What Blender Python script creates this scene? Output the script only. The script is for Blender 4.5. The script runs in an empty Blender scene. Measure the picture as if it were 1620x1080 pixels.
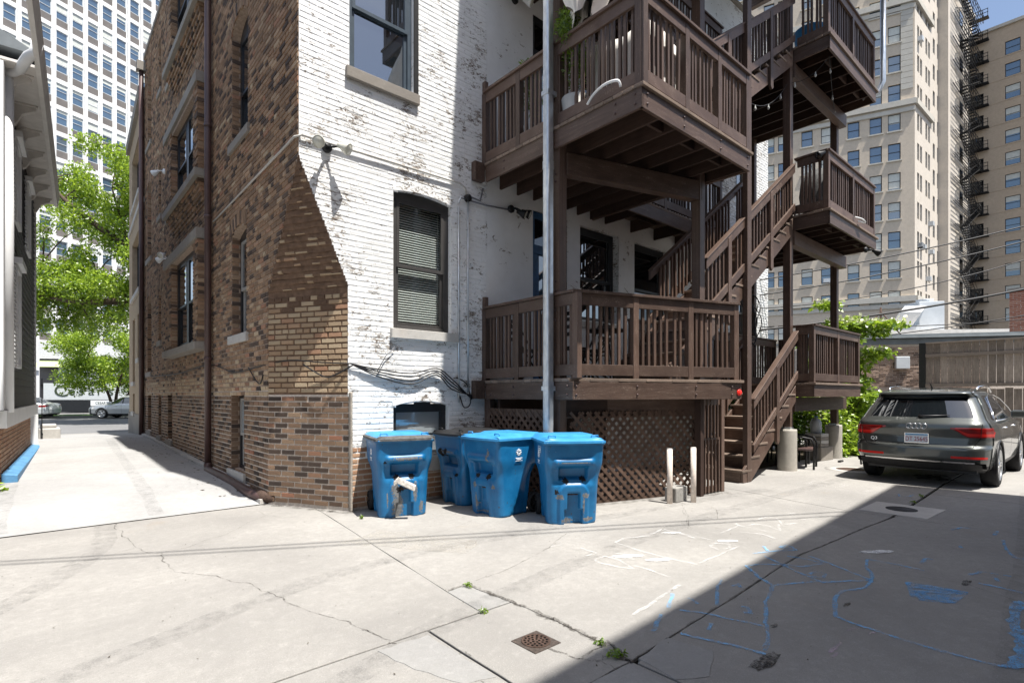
import bpy, bmesh, math, random
from mathutils import Vector, Matrix
import numpy as np
R = math.radians
random.seed(11)
scene = bpy.context.scene
COL = scene.collection
# ------------------------------------------------------------------ camera, sky, sun, exposure
cam_d = bpy.data.cameras.new('camera'); cam = bpy.data.objects.new('camera', cam_d); COL.objects.link(cam)
cam.location = (0, 0, 1.47); cam.rotation_euler = (R(90), 0, R(-41.308))
cam_d.sensor_width = 36; cam_d.lens = 18.844; cam_d.shift_y = 0.05185
cam_d.clip_start = 0.05; cam_d.clip_end = 2000
scene.camera = cam
SUN_EL, SUN_AZ = 69.0, 8.5            # azimuth: degrees east of the wall normal (-Y towards +X)
sd = Vector((math.sin(R(SUN_AZ)) * math.cos(R(SUN_EL)), -math.cos(R(SUN_AZ)) * math.cos(R(SUN_EL)), math.sin(R(SUN_EL))))
W = bpy.data.worlds.new('World'); scene.world = W; W.use_nodes = True
nt = W.node_tree; nt.nodes.clear()
sky = nt.nodes.new('ShaderNodeTexSky'); sky.sky_type = 'NISHITA'; sky.sun_disc = False
sky.sun_elevation = R(SUN_EL); sky.sun_rotation = math.atan2(sd.x, sd.y)
sky.air_density = 1.0; sky.dust_density = 2.2; sky.ozone_density = 1.2
tc = nt.nodes.new('ShaderNodeTexCoord')
mp = nt.nodes.new('ShaderNodeMapping'); mp.inputs['Scale'].default_value = (1, 1, 2.2)
nz = nt.nodes.new('ShaderNodeTexNoise'); nz.inputs['Scale'].default_value = 2.1; nz.inputs['Detail'].default_value = 7
nz.inputs['Roughness'].default_value = .58; nz.inputs['Distortion'].default_value = .3
rp = nt.nodes.new('ShaderNodeValToRGB'); rp.color_ramp.elements[0].position = .50; rp.color_ramp.elements[1].position = .70
rp.color_ramp.elements[0].color = (.0, .0, .0, 1); rp.color_ramp.elements[1].color = (.85, .85, .85, 1)
mx = nt.nodes.new('ShaderNodeMix'); mx.data_type = 'RGBA'
mx.inputs['B'].default_value = (6.6, 7.0, 7.6, 1)
bg = nt.nodes.new('ShaderNodeBackground'); bg.inputs['Strength'].default_value = 0.098
wo = nt.nodes.new('ShaderNodeOutputWorld')
nt.links.new(tc.outputs['Generated'], mp.inputs[0]); nt.links.new(mp.outputs[0], nz.inputs['Vector'])
nt.links.new(nz.outputs['Fac'], rp.inputs[0]); nt.links.new(rp.outputs[0], mx.inputs['Factor'])
nt.links.new(sky.outputs[0], mx.inputs['A']); nt.links.new(mx.outputs['Result'], bg.inputs[0]); nt.links.new(bg.outputs[0], wo.inputs[0])
sun_d = bpy.data.lights.new('sun', 'SUN'); sun_d.energy = 5.0; sun_d.angle = R(0.53); sun_d.color = (1, .96, .90)
sun = bpy.data.objects.new('sun', sun_d); COL.objects.link(sun); sun.location = (0, -20, 40)
sun.rotation_euler = sd.to_track_quat('Z', 'Y').to_euler()
vs = scene.view_settings; vs.view_transform = 'Standard'; vs.look = 'None'; vs.gamma = 1; vs.exposure = 0.90
try: vs.use_curve_mapping = False
except Exception: pass
scene.cycles.max_bounces = 6; scene.cycles.transparent_max_bounces = 12
# ------------------------------------------------------------------ materials
MATS = {}
class NB:
    """small node-tree builder"""
    def __init__(s, name):
        s.m = bpy.data.materials.new(name); s.m.use_nodes = True; s.t = s.m.node_tree; s.t.nodes.clear()
        s.out = s.n('ShaderNodeOutputMaterial'); s.b = s.n('ShaderNodeBsdfPrincipled'); s.l(s.b.outputs[0], s.out.inputs[0]); MATS[name] = s.m
    def n(s, k, **kw):
        x = s.t.nodes.new(k)
        for a, v in kw.items():
            if hasattr(x, a): setattr(x, a, v)
            else: x.inputs[a.replace('_', ' ')].default_value = v
        return x
    def l(s, a, b): s.t.links.new(a, b); return b
    def coord(s, out='Object', scale=(1, 1, 1), rot=(0, 0, 0)):
        c = s.n('ShaderNodeTexCoord'); m = s.n('ShaderNodeMapping'); m.inputs['Scale'].default_value = scale; m.inputs['Rotation'].default_value = rot
        s.l(c.outputs[out], m.inputs[0]); return m.outputs[0]
    def noise(s, vec, scale, detail=3, rough=.55, dist=0):
        x = s.n('ShaderNodeTexNoise'); x.inputs['Scale'].default_value = scale; x.inputs['Detail'].default_value = detail
        x.inputs['Roughness'].default_value = rough; x.inputs['Distortion'].default_value = dist
        if vec is not None: s.l(vec, x.inputs['Vector'])
        return x.outputs['Fac']
    def ramp(s, fac, stops, interp='LINEAR'):
        x = s.n('ShaderNodeValToRGB'); x.color_ramp.interpolation = interp; e = x.color_ramp.elements
        while len(e) < len(stops): e.new(.5)
        for i, (p, c) in enumerate(stops):
            e[i].position = p; e[i].color = (c, c, c, 1) if isinstance(c, (int, float)) else (*c, 1)
        s.l(fac, x.inputs[0]); return x.outputs[0]
    def mix(s, f, a, b, blend='MIX'):
        x = s.n('ShaderNodeMix'); x.data_type = 'RGBA'; x.blend_type = blend
        for v, k in ((f, 'Factor'), (a, 'A'), (b, 'B')):
            if isinstance(v, (int, float)): x.inputs[k].default_value = v if k == 'Factor' else (v, v, v, 1)
            elif isinstance(v, tuple): x.inputs[k].default_value = (*v, 1)
            else: s.l(v, x.inputs[k])
        return x.outputs['Result']
    def math(s, op, a, b=0.0):
        x = s.n('ShaderNodeMath'); x.operation = op
        for i, v in enumerate((a, b)):
            if isinstance(v, (int, float)): x.inputs[i].default_value = v
            else: s.l(v, x.inputs[i])
        return x.outputs[0]
    def rnd(s):
        o = s.n('ShaderNodeObjectInfo'); g = s.n('ShaderNodeNewGeometry')
        return s.math('FRACT', s.math('ADD', s.math('MULTIPLY', o.outputs['Random'], 7.31), s.math('MULTIPLY', g.outputs['Random Per Island'], 3.77)))
    def bump(s, h, strength=.3, dist=.01):
        x = s.n('ShaderNodeBump'); x.inputs['Strength'].default_value = strength; x.inputs['Distance'].default_value = dist
        s.l(h, x.inputs['Height']); s.l(x.outputs[0], s.b.inputs['Normal'])
    def set(s, col=None, rough=None, metal=None, spec=None, **kw):
        for v, k in ((col, 'Base Color'), (rough, 'Roughness'), (metal, 'Metallic'), (spec, 'Specular IOR Level')):
            if v is None: continue
            if isinstance(v, tuple): s.b.inputs[k].default_value = (*v, 1)
            elif isinstance(v, (int, float)): s.b.inputs[k].default_value = v
            else: s.l(v, s.b.inputs[k])
        for k, v in kw.items(): s.b.inputs[k.replace('_', ' ')].default_value = v
        return s.m
def simple(name, col, rough=.6, metal=0, spec=.4, var=.12, scale=6, bump=0, coord='Object'):
    b = NB(name); v = b.coord(coord); n = b.noise(v, scale, 4, .6)
    c = b.mix(b.ramp(n, [(.3, 0.0), (.7, 1.0)]), tuple(x * (1 - var) for x in col), tuple(min(1, x * (1 + var)) for x in col))
    b.set(c, rough, metal, spec)
    if bump: b.bump(b.noise(v, scale * 8, 3), bump, .01)
    return b.m
# concrete family
def concrete(name, base, dark, speck=.5, warm=None, rough=.85):
    b = NB(name); v = b.coord()
    big = b.noise(v, .55, 5, .6, .4); mid = b.noise(v, 3.2, 6, .65); fine = b.noise(v, 62, 4, .75); grit = b.noise(v, 150, 3, .7)
    c = b.mix(b.ramp(big, [(.33, 0.0), (.68, 1.0)]), dark, base)
    c = b.mix(b.math('MULTIPLY', b.ramp(mid, [(.42, 0.0), (.72, 1.0)]), .55), c, tuple(x * .74 for x in base)); blot = b.noise(v, 14, 5, .7, .3); c = b.mix(b.math('MULTIPLY', b.ramp(blot, [(.45, 0.0), (.70, 1.0)]), .30 + speck * .25), c, tuple(x * .66 for x in base)); c = b.mix(b.math('MULTIPLY', b.ramp(blot, [(.30, 1.0), (.45, 0.0)]), .25), c, tuple(min(1, x * 1.22) for x in base))
    c = b.mix(b.math('MULTIPLY', b.ramp(fine, [(.52, 0.0), (.72, 1.0)]), speck), c, tuple(x * .62 for x in base))
    c = b.mix(b.math('MULTIPLY', b.ramp(grit, [(.58, 0.0), (.70, 1.0)]), speck * .9), c, tuple(min(1, x * 1.32) for x in base))
    st = b.noise(v, 9, 2, .5); c = b.mix(b.math('MULTIPLY', b.ramp(st, [(.70, 0.0), (.76, 1.0)]), .35), c, tuple(x * .5 for x in base))
    rs = b.noise(b.coord(scale=(1, 1, 1), rot=(0, 0, .6)), 1.3, 3, .5); c = b.mix(b.math('MULTIPLY', b.ramp(rs, [(.66, 0.0), (.78, 1.0)]), .28), c, tuple(x * y for x, y in zip(base, (.80, .68, .55))))
    b.set(c, rough, 0, .25); b.bump(b.math('ADD', fine, b.math('MULTIPLY', grit, .5)), .6, .006); return b.m
concrete('alley_concrete', (.345, .332, .309), (.222, .214, .202), .95)
concrete('drive_concrete', (.395, .392, .384), (.295, .292, .286), .45)
concrete('patch_concrete', (.33, .325, .31), (.25, .246, .24), .4)
concrete('street_concrete', (.20, .20, .20), (.15, .15, .15), .4)
concrete('pier_concrete', (.44, .41, .36), (.34, .32, .28), .35)
concrete('stone', (.33, .30, .26), (.22, .20, .178), .35)
concrete('stone_pale', (.58, .56, .52), (.44, .42, .39), .3)
concrete('terracotta', (.60, .57, .50), (.52, .49, .43), .15)
simple('dirt', (.085, .07, .052), .95, 0, .1, .4, 18, .6)
simple('black_dirt', (.02, .018, .014), .95, 0, .1, .5, 30, .5)
simple('asphalt', (.06, .06, .062), .9, 0, .2, .3, 4, .4)
simple('grass_green', (.075, .15, .028), .9, 0, .1, .4, 20, .4)
# bricks
def brick_mat(name, stops, grime=.5, bump=.5):
    b = NB(name); v = b.coord(); r = b.rnd()
    c = b.ramp(r, stops, 'LINEAR')
    n = b.noise(v, 38, 4, .65); c = b.mix(b.math('MULTIPLY', b.ramp(n, [(.38, 0.0), (.7, 1.0)]), .55), c, (.05, .038, .03), 'MIX') if grime > .6 else b.mix(b.math('MULTIPLY', b.ramp(n, [(.40, 0.0), (.72, 1.0)]), grime * .6), c, (.07, .05, .038))
    g = b.noise(v, .7, 4, .6); c = b.mix(b.math('MULTIPLY', b.ramp(g, [(.4, 0.0), (.75, 1.0)]), grime * .5), c, (.10, .08, .065))
    b.set(c, .85, 0, .25); b.bump(b.noise(v, 95, 3, .65), bump, .006); return b.m
brick_mat('common_brick', [(0, (.07, .052, .043)), (.18, (.11, .078, .060)), (.32, (.235, .152, .095)), (.62, (.36, .236, .145)), (.82, (.30, .18, .108)), (.92, (.45, .33, .22)), (1, (.36, .18, .11))], .5)
brick_mat('face_brick', [(0, (.045, .034, .029)), (.25, (.065, .046, .036)), (.35, (.165, .105, .068)), (.55, (.235, .155, .10)), (.74, (.20, .125, .08)), (.90, (.29, .20, .13)), (.97, (.26, .15, .095)), (1, (.32, .14, .085))], .45)
brick_mat('tan_brick', [(0, (.38, .255, .155)), (.3, (.44, .335, .22)), (.6, (.52, .41, .275)), (.85, (.47, .325, .205)), (1, (.42, .235, .145))], .35, .9)
brick_mat('orange_brick', [(0, (.33, .17, .10)), (.5, (.42, .25, .155)), (1, (.48, .31, .20))], .3)
brick_mat('red_brick', [(0, (.33, .115, .07)), (.5, (.40, .155, .10)), (1, (.45, .22, .15))], .3)
brick_mat('garage_brick', [(0, (.10, .07, .055)), (.25, (.20, .135, .10)), (.5, (.36, .26, .20)), (1, (.42, .31, .24))], .3)
simple('mortar_brown', (.42, .325, .255), .95, 0, .15, .25, 25, .7)
simple('mortar_pale', (.56, .49, .42), .95, 0, .15, .2, 30, .6)
simple('parge_brown', (.17, .108, .072), .9, 0, .2, .3, 14, 1.0)
simple('stucco_grey', (.36, .32, .27), .95, 0, .15, .3, 8, .8)
def white_paint(name, chip=.59, smooth=False):
    b = NB(name); v = b.coord()
    dirt = b.noise(v, 1.1, 5, .65); base = b.mix(b.ramp(dirt, [(.4, 0.0), (.8, 1.0)]), (.84, .845, .84), (.70, .70, .68))
    n1 = b.noise(b.coord(scale=(.8, .8, 1.9)), 15, 7, .74, .9); region = b.noise(v, 1.7, 3, .6)
    thr = b.math('ADD', n1, b.math('MULTIPLY', b.math('SUBTRACT', region, .5), .50))
    mask = b.ramp(thr, [(chip, 0.0), (chip + .012, 1.0)])
    pn = b.noise(b.coord(scale=(.8, .8, 1.3)), 5.5, 6, .7, 1.2); patch = b.ramp(b.math('ADD', pn, b.math('MULTIPLY', b.math('SUBTRACT', region, .5), .5)), [(.665, 0.0), (.677, 1.0)]); mask = b.math('MAXIMUM', mask, patch)
    under = b.mix(b.ramp(b.noise(v, 30, 2), [(.4, 0.0), (.62, 1.0)]), (.40, .37, .33), (.16, .125, .10))
    c = b.mix(mask, base, under)
    edge = b.ramp(thr, [(chip - .03, 0.0), (chip - .002, 1.0)]); c = b.mix(b.math('MULTIPLY', b.math('SUBTRACT', edge, mask), .35), c, (.45, .44, .42))
    b.set(c, .55, 0, .35)
    h = b.math('ADD', b.math('MULTIPLY', b.noise(v, 60, 4, .6), .5 if not smooth else .2), b.math('MULTIPLY', mask, -1.2))
    b.bump(h, .5 if not smooth else .35, .008); return b.m
white_paint('white_paint_brick'); white_paint('white_plaster', .69, True)
# wood
def wood(name, c0, c1, rough=.55, spec=.35, grain=1.0, worn=None):
    b = NB(name); o = b.n('ShaderNodeObjectInfo')
    g = b.n('ShaderNodeTexCoord'); ad = b.n('ShaderNodeVectorMath'); ad.operation = 'ADD'; b.l(g.outputs['Generated'], ad.inputs[0])
    cm = b.n('ShaderNodeCombineXYZ'); [b.l(b.math('MULTIPLY', o.outputs['Random'], k), cm.inputs[i]) for i, k in enumerate((17, 31, 47))]
    b.l(cm.outputs[0], ad.inputs[1])
    n = b.noise(ad.outputs[0], 5.5, 6, .7, .6); n2 = b.noise(b.coord(), 4, 4, .6); n3 = b.noise(b.coord(), 55, 4, .7)
    c = b.mix(b.ramp(n, [(.3, 0.0), (.72, 1.0)]), c0, c1)
    c = b.mix(b.math('MULTIPLY', b.ramp(n2, [(.45, 0.0), (.75, 1.0)]), .5), c, tuple(x * .62 for x in c0))
    tint = b.math('ADD', .74, b.math('MULTIPLY', o.outputs['Random'], .52)); cc = b.n('ShaderNodeCombineColor'); [b.l(tint, cc.inputs[i]) for i in range(3)]
    c = b.mix(1.0, c, cc.outputs[0], 'MULTIPLY')
    if worn: c = b.mix(b.math('MULTIPLY', b.ramp(b.math('ADD', b.math('MULTIPLY', n3, .6), b.math('MULTIPLY', n, .4)), [(.57, 0.0), (.66, 1.0)]), .8), c, worn)
    b.set(c, b.ramp(n3, [(.3, rough - .1), (.8, rough + .2)]), 0, spec); b.bump(b.math('ADD', n, b.math('MULTIPLY', n3, .4)), .35 * grain, .004); return b.m
wood('brown_wood', (.074, .043, .031), (.132, .087, .065), .5, .45, 1.5, (.30, .235, .19))
wood('tread_wood', (.15, .11, .085), (.25, .19, .15), .7, .3, 1, (.33, .27, .21))
wood('lattice_wood', (.085, .052, .038), (.14, .09, .065), .65, .3, 1, (.22, .15, .11))
wood('fence_wood', (.19, .16, .135), (.36, .31, .265), .85, .15, 1.4, (.10, .08, .065))
wood('fence_dark', (.13, .11, .10), (.22, .19, .17), .85, .15, 1.4)
wood('shade_wood', (.035, .020, .015), (.06, .036, .027), .7, .25)  # darker copy of the porch wood, under-deck shade put into its colour
wood('bark', (.06, .045, .035), (.11, .085, .065), .9, .1, 2)
# metal, glass, plastics
def galv():
    b = NB('galvanised'); v = b.coord('Object', (1, 1, .35)); n = b.noise(v, 22, 4, .6); n2 = b.noise(b.coord(), 1.3, 3)
    c = b.mix(b.ramp(n, [(.35, 0.0), (.65, 1.0)]), (.52, .56, .60), (.72, .75, .77)); c = b.mix(b.math('MULTIPLY', b.ramp(n2, [(.62, 0.0), (.72, 1.0)]), .5), c, (.30, .20, .15))
    b.set(c, .36, .75, .5); return b.m
galv()
simple('brown_metal', (.075, .042, .038), .45, 0, .5, .2, 5)
simple('rust', (.095, .062, .048), .8, .3, .3, .45, 40, .6)
simple('cast_iron', (.10, .08, .068), .6, .5, .4, .4, 30, .6)
simple('black_metal', (.012, .012, .013), .5, .2, .4, .3)
simple('dark_frame', (.050, .047, .045), .5, 0, .4, .15)
simple('black_frame', (.016, .017, .019), .4, 0, .5, .2)
simple('navy_frame', (.045, .065, .085), .4, 0, .5, .2)
simple('blue_paint', (.03, .10, .22), .5, 0, .4, .3, 9)
simple('grey_frame', (.30, .29, .27), .5, 0, .4, .1)
simple('white_trim', (.76, .77, .77), .5, 0, .4, .05, 3)
simple('soffit_paint', (.62, .59, .55), .6, 0, .3, .12, 5)
simple('fascia_paint', (.70, .68, .64), .5, 0, .3, .08, 5)
simple('grey_siding', (.075, .075, .080), .55, 0, .35, .15, 3)
simple('tan_stucco', (.40, .31, .21), .9, 0, .2, .12, 5, .3)
simple('tower_white', (.80, .80, .79), .6, 0, .3, .04, .3)
concrete('tower_beige',(.64,.55,.44),(.58,.50,.40),.12); concrete('tower_pale',(.66,.60,.52),(.60,.545,.47),.12); concrete('tower_brown',(.56,.455,.34),(.51,.41,.31),.1); simple('far_brick',(.30,.22,.17),.9,0,.2,.2,20)
simple('spandrel', (.16, .145, .135), .5, 0, .4, .15, 1)
simple('blind_pale', (.60, .62, .58), .6, 0, .3, .1, 3)
simple('blind_slat', (.70, .71, .66), .5, 0, .4, .05, 3)
simple('interior_dark', (.02, .02, .02), .9, 0, .1)
simple('cable_black', (.012, .012, .013), .5, 0, .4, .2)
simple('cable_grey', (.16, .16, .17), .5, 0, .4, .2)
simple('white_cloth', (.78, .75, .70), .9, 0, .1, .05, 6)
simple('grey_pot', (.42, .41, .38), .7, 0, .3, .1)
simple('yellow_label', (.62, .50, .12), .6, 0, .3, .1)
simple('red_reflector', (.85, .03, .02), .3, 0, .6, .03)
simple('bollard_paint', (.70, .62, .55), .6, 0, .3, .18, 20, .3)
simple('cinder', (.32, .31, .29), .95, 0, .15, .2, 30, .8)
simple('black_plastic', (.018, .018, .019), .45, 0, .4, .3, 12)
simple('lid_black', (.10, .10, .098), .75, 0, .3, .5, 14, .8)
simple('rubber', (.02, .02, .021), .8, 0, .25, .3)
simple('jug_plastic', (.55, .57, .58), .35, 0, .4, .06)
simple('decal_white', (.82, .84, .85), .6, 0, .3, .05)
simple('roof_grey', (.16, .18, .19), .6, 0, .3, .2, 3)
simple('gutter_grey', (.26, .29, .30), .5, 0, .4, .15, 3)
simple('hvac_grey', (.55, .58, .60), .5, .2, .4, .1, 2)
simple('sign_pale', (.60, .63, .63), .6, 0, .3, .05)
simple('sign_green', (.05, .07, .035), .5, 0, .3, .1)
simple('awning_lime', (.52, .60, .28), .6, 0, .3, .1)
simple('curb_blue', (.09, .24, .42), .6, 0, .4, .25, 9)
simple('lamp_glass', (.62, .61, .52), .25, 0, .6, .08, 20)
simple('bulb_glass', (.5, .5, .46), .1, 0, .6, .05)
simple('crumpled_tape', (.50, .47, .43), .6, 0, .35, .35, 30, .6)
simple('duct_white', (.66, .66, .66), .5, 0, .4, .1, 10)
simple('black_gap', (.006, .006, .006), .9, 0, .05)
def bin_blue():
    b = NB('bin_blue'); v = b.coord(); n = b.noise(v, 5, 5, .6); sc = b.noise(b.coord(scale=(1, 1, .5)), 26, 5, .7); big = b.noise(v, 2.2, 3, .6)
    c = b.mix(b.ramp(n, [(.3, 0.0), (.75, 1.0)]), (.004, .105, .265), (.012, .175, .39))
    thr = b.math('ADD', sc, b.math('MULTIPLY', b.math('SUBTRACT', big, .5), .3))
    c = b.mix(b.ramp(thr, [(.66, 0.0), (.685, 1.0)]), c, (.06, .055, .05)); c = b.mix(b.math('MULTIPLY', b.ramp(b.noise(v, 60, 3, .6), [(.68, 0.0), (.72, 1.0)]), .5), c, (.20, .30, .42))
    b.set(c, b.ramp(n, [(.3, .34), (.8, .55)]), 0, .45); return b.m
bin_blue()
simple('bin_lid_blue', (.035, .24, .50), .45, 0, .45, .2, 7)
simple('scuff_black', (.018, .017, .018), .8, 0, .2, .4, 30)
simple('scuff_grey', (.17, .175, .18), .7, 0, .3, .4, 25)
def glassy(name, col, refl=.35, rough=.02):
    b = NB(name); d = b.n('ShaderNodeBsdfDiffuse'); g = b.n('ShaderNodeBsdfGlossy'); m = b.n('ShaderNodeMixShader'); fr = b.n('ShaderNodeLayerWeight'); pw = b.math('POWER', fr.outputs['Facing'], 4)
    d.inputs[0].default_value = (*col, 1); g.inputs['Roughness'].default_value = rough; g.inputs[0].default_value = (.92, .96, 1, 1)
    b.l(b.math('ADD', b.math('MULTIPLY', pw, 1 - refl), refl), m.inputs[0]); b.l(d.outputs[0], m.inputs[1]); b.l(g.outputs[0], m.inputs[2]); b.l(m.outputs[0], b.out.inputs[0]); return b.m
glassy('window_glass', (.012, .016, .02), .30); glassy('dark_glass', (.006, .007, .008), .10); glassy('tower_glass', (.05, .095, .145), .22); glassy('pale_glass', (.30, .34, .36), .25); glassy('car_glass', (.006, .008, .010), .16)
def clear(name, refl=.10):
    b = NB(name); tr = b.n('ShaderNodeBsdfTransparent'); g = b.n('ShaderNodeBsdfGlossy'); m = b.n('ShaderNodeMixShader'); fr = b.n('ShaderNodeLayerWeight'); pw = b.math('POWER', fr.outputs['Facing'], 5)
    tr.inputs[0].default_value = (.88, .92, .92, 1); g.inputs['Roughness'].default_value = .02
    b.l(b.math('ADD', b.math('MULTIPLY', pw, .8), refl), m.inputs[0]); b.l(tr.outputs[0], m.inputs[1]); b.l(g.outputs[0], m.inputs[2]); b.l(m.outputs[0], b.out.inputs[0]); return b.m
clear('clear_glass')
def car_paint(name, col, metal=.3):
    b = NB(name); b.set(col, .38, metal, .5, Coat_Weight=1.0, Coat_Roughness=.04); return b.m
car_paint('suv_paint', (.075, .082, .077), .55); car_paint('silver_paint', (.52, .54, .55), .6); car_paint('white_car_paint', (.62, .65, .66), .1)
simple('chrome', (.75, .75, .76), .15, 1, .5, .02); simple('alloy', (.55, .56, .57), .3, .9, .5, .05); simple('tail_red', (.22, .008, .008), .1, 0, .7, .1); simple('tail_bright', (.62, .02, .015), .12, 0, .7, .05)
simple('headlight', (.6, .6, .6), .08, 0, .8, .1); simple('plate_white', (.72, .78, .84), .4, 0, .4, .03); simple('plate_red', (.38, .05, .06), .5, 0, .3, .02); simple('plate_blue', (.18, .42, .66), .4, 0, .4, .05)
def leaf(name, c0, c1):
    b = NB(name); r = b.rnd(); c = b.ramp(r, [(0, c0), (.6, c1), (1, tuple(x * 1.25 for x in c1))]); d = b.n('ShaderNodeBsdfDiffuse'); t = b.n('ShaderNodeBsdfTranslucent'); g = b.n('ShaderNodeBsdfGlossy'); m = b.n('ShaderNodeMixShader'); m2 = b.n('ShaderNodeMixShader')
    b.l(c, d.inputs[0]); b.l(b.mix(.5, c, (.36, .50, .04)), t.inputs[0]); m.inputs[0].default_value = .45; g.inputs['Roughness'].default_value = .35; m2.inputs[0].default_value = .06
    b.l(d.outputs[0], m.inputs[1]); b.l(t.outputs[0], m.inputs[2]); b.l(m.outputs[0], m2.inputs[1]); b.l(g.outputs[0], m2.inputs[2]); b.l(m2.outputs[0], b.out.inputs[0]); return b.m
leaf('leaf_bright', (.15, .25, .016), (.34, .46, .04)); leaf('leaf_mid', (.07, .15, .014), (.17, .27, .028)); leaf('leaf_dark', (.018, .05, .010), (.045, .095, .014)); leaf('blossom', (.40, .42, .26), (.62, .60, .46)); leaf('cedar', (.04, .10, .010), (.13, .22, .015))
def chalk(name, col, cover=.5, amax=.62):
    b = NB(name); v = b.coord(); n = b.noise(v, 95, 4, .75); n2 = b.noise(v, 9, 3, .6)
    a = b.ramp(b.math('ADD', n, b.math('MULTIPLY', b.math('SUBTRACT', n2, .5), .7)), [(cover - .10, 0.0), (cover + .18, amax)])
    d = b.n('ShaderNodeBsdfDiffuse'); d.inputs[0].default_value = (*col, 1); tr = b.n('ShaderNodeBsdfTransparent'); m = b.n('ShaderNodeMixShader'); b.l(a, m.inputs[0]); b.l(tr.outputs[0], m.inputs[1]); b.l(d.outputs[0], m.inputs[2]); b.l(m.outputs[0], b.out.inputs[0]); return b.m
chalk('chalk_white', (.80, .80, .79), .50, .42); chalk('chalk_fill', (.85, .85, .84), .45, .8); chalk('chalk_blue', (.22, .50, .82), .45, .66); chalk('chalk_blue_fill', (.22, .50, .82), .54, .55); chalk('chalk_pink', (.60, .45, .55), .55); chalk('crack_dark', (.045, .038, .03), .47); chalk('stain_light', (.46, .44, .40), .52); chalk('grime', (.09, .08, .068), .50, .5); chalk('tyre_mark', (.10, .10, .10), .52, .22); chalk('oil_stain', (.05, .045, .04), .52)
def M(n): return MATS[n]
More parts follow.
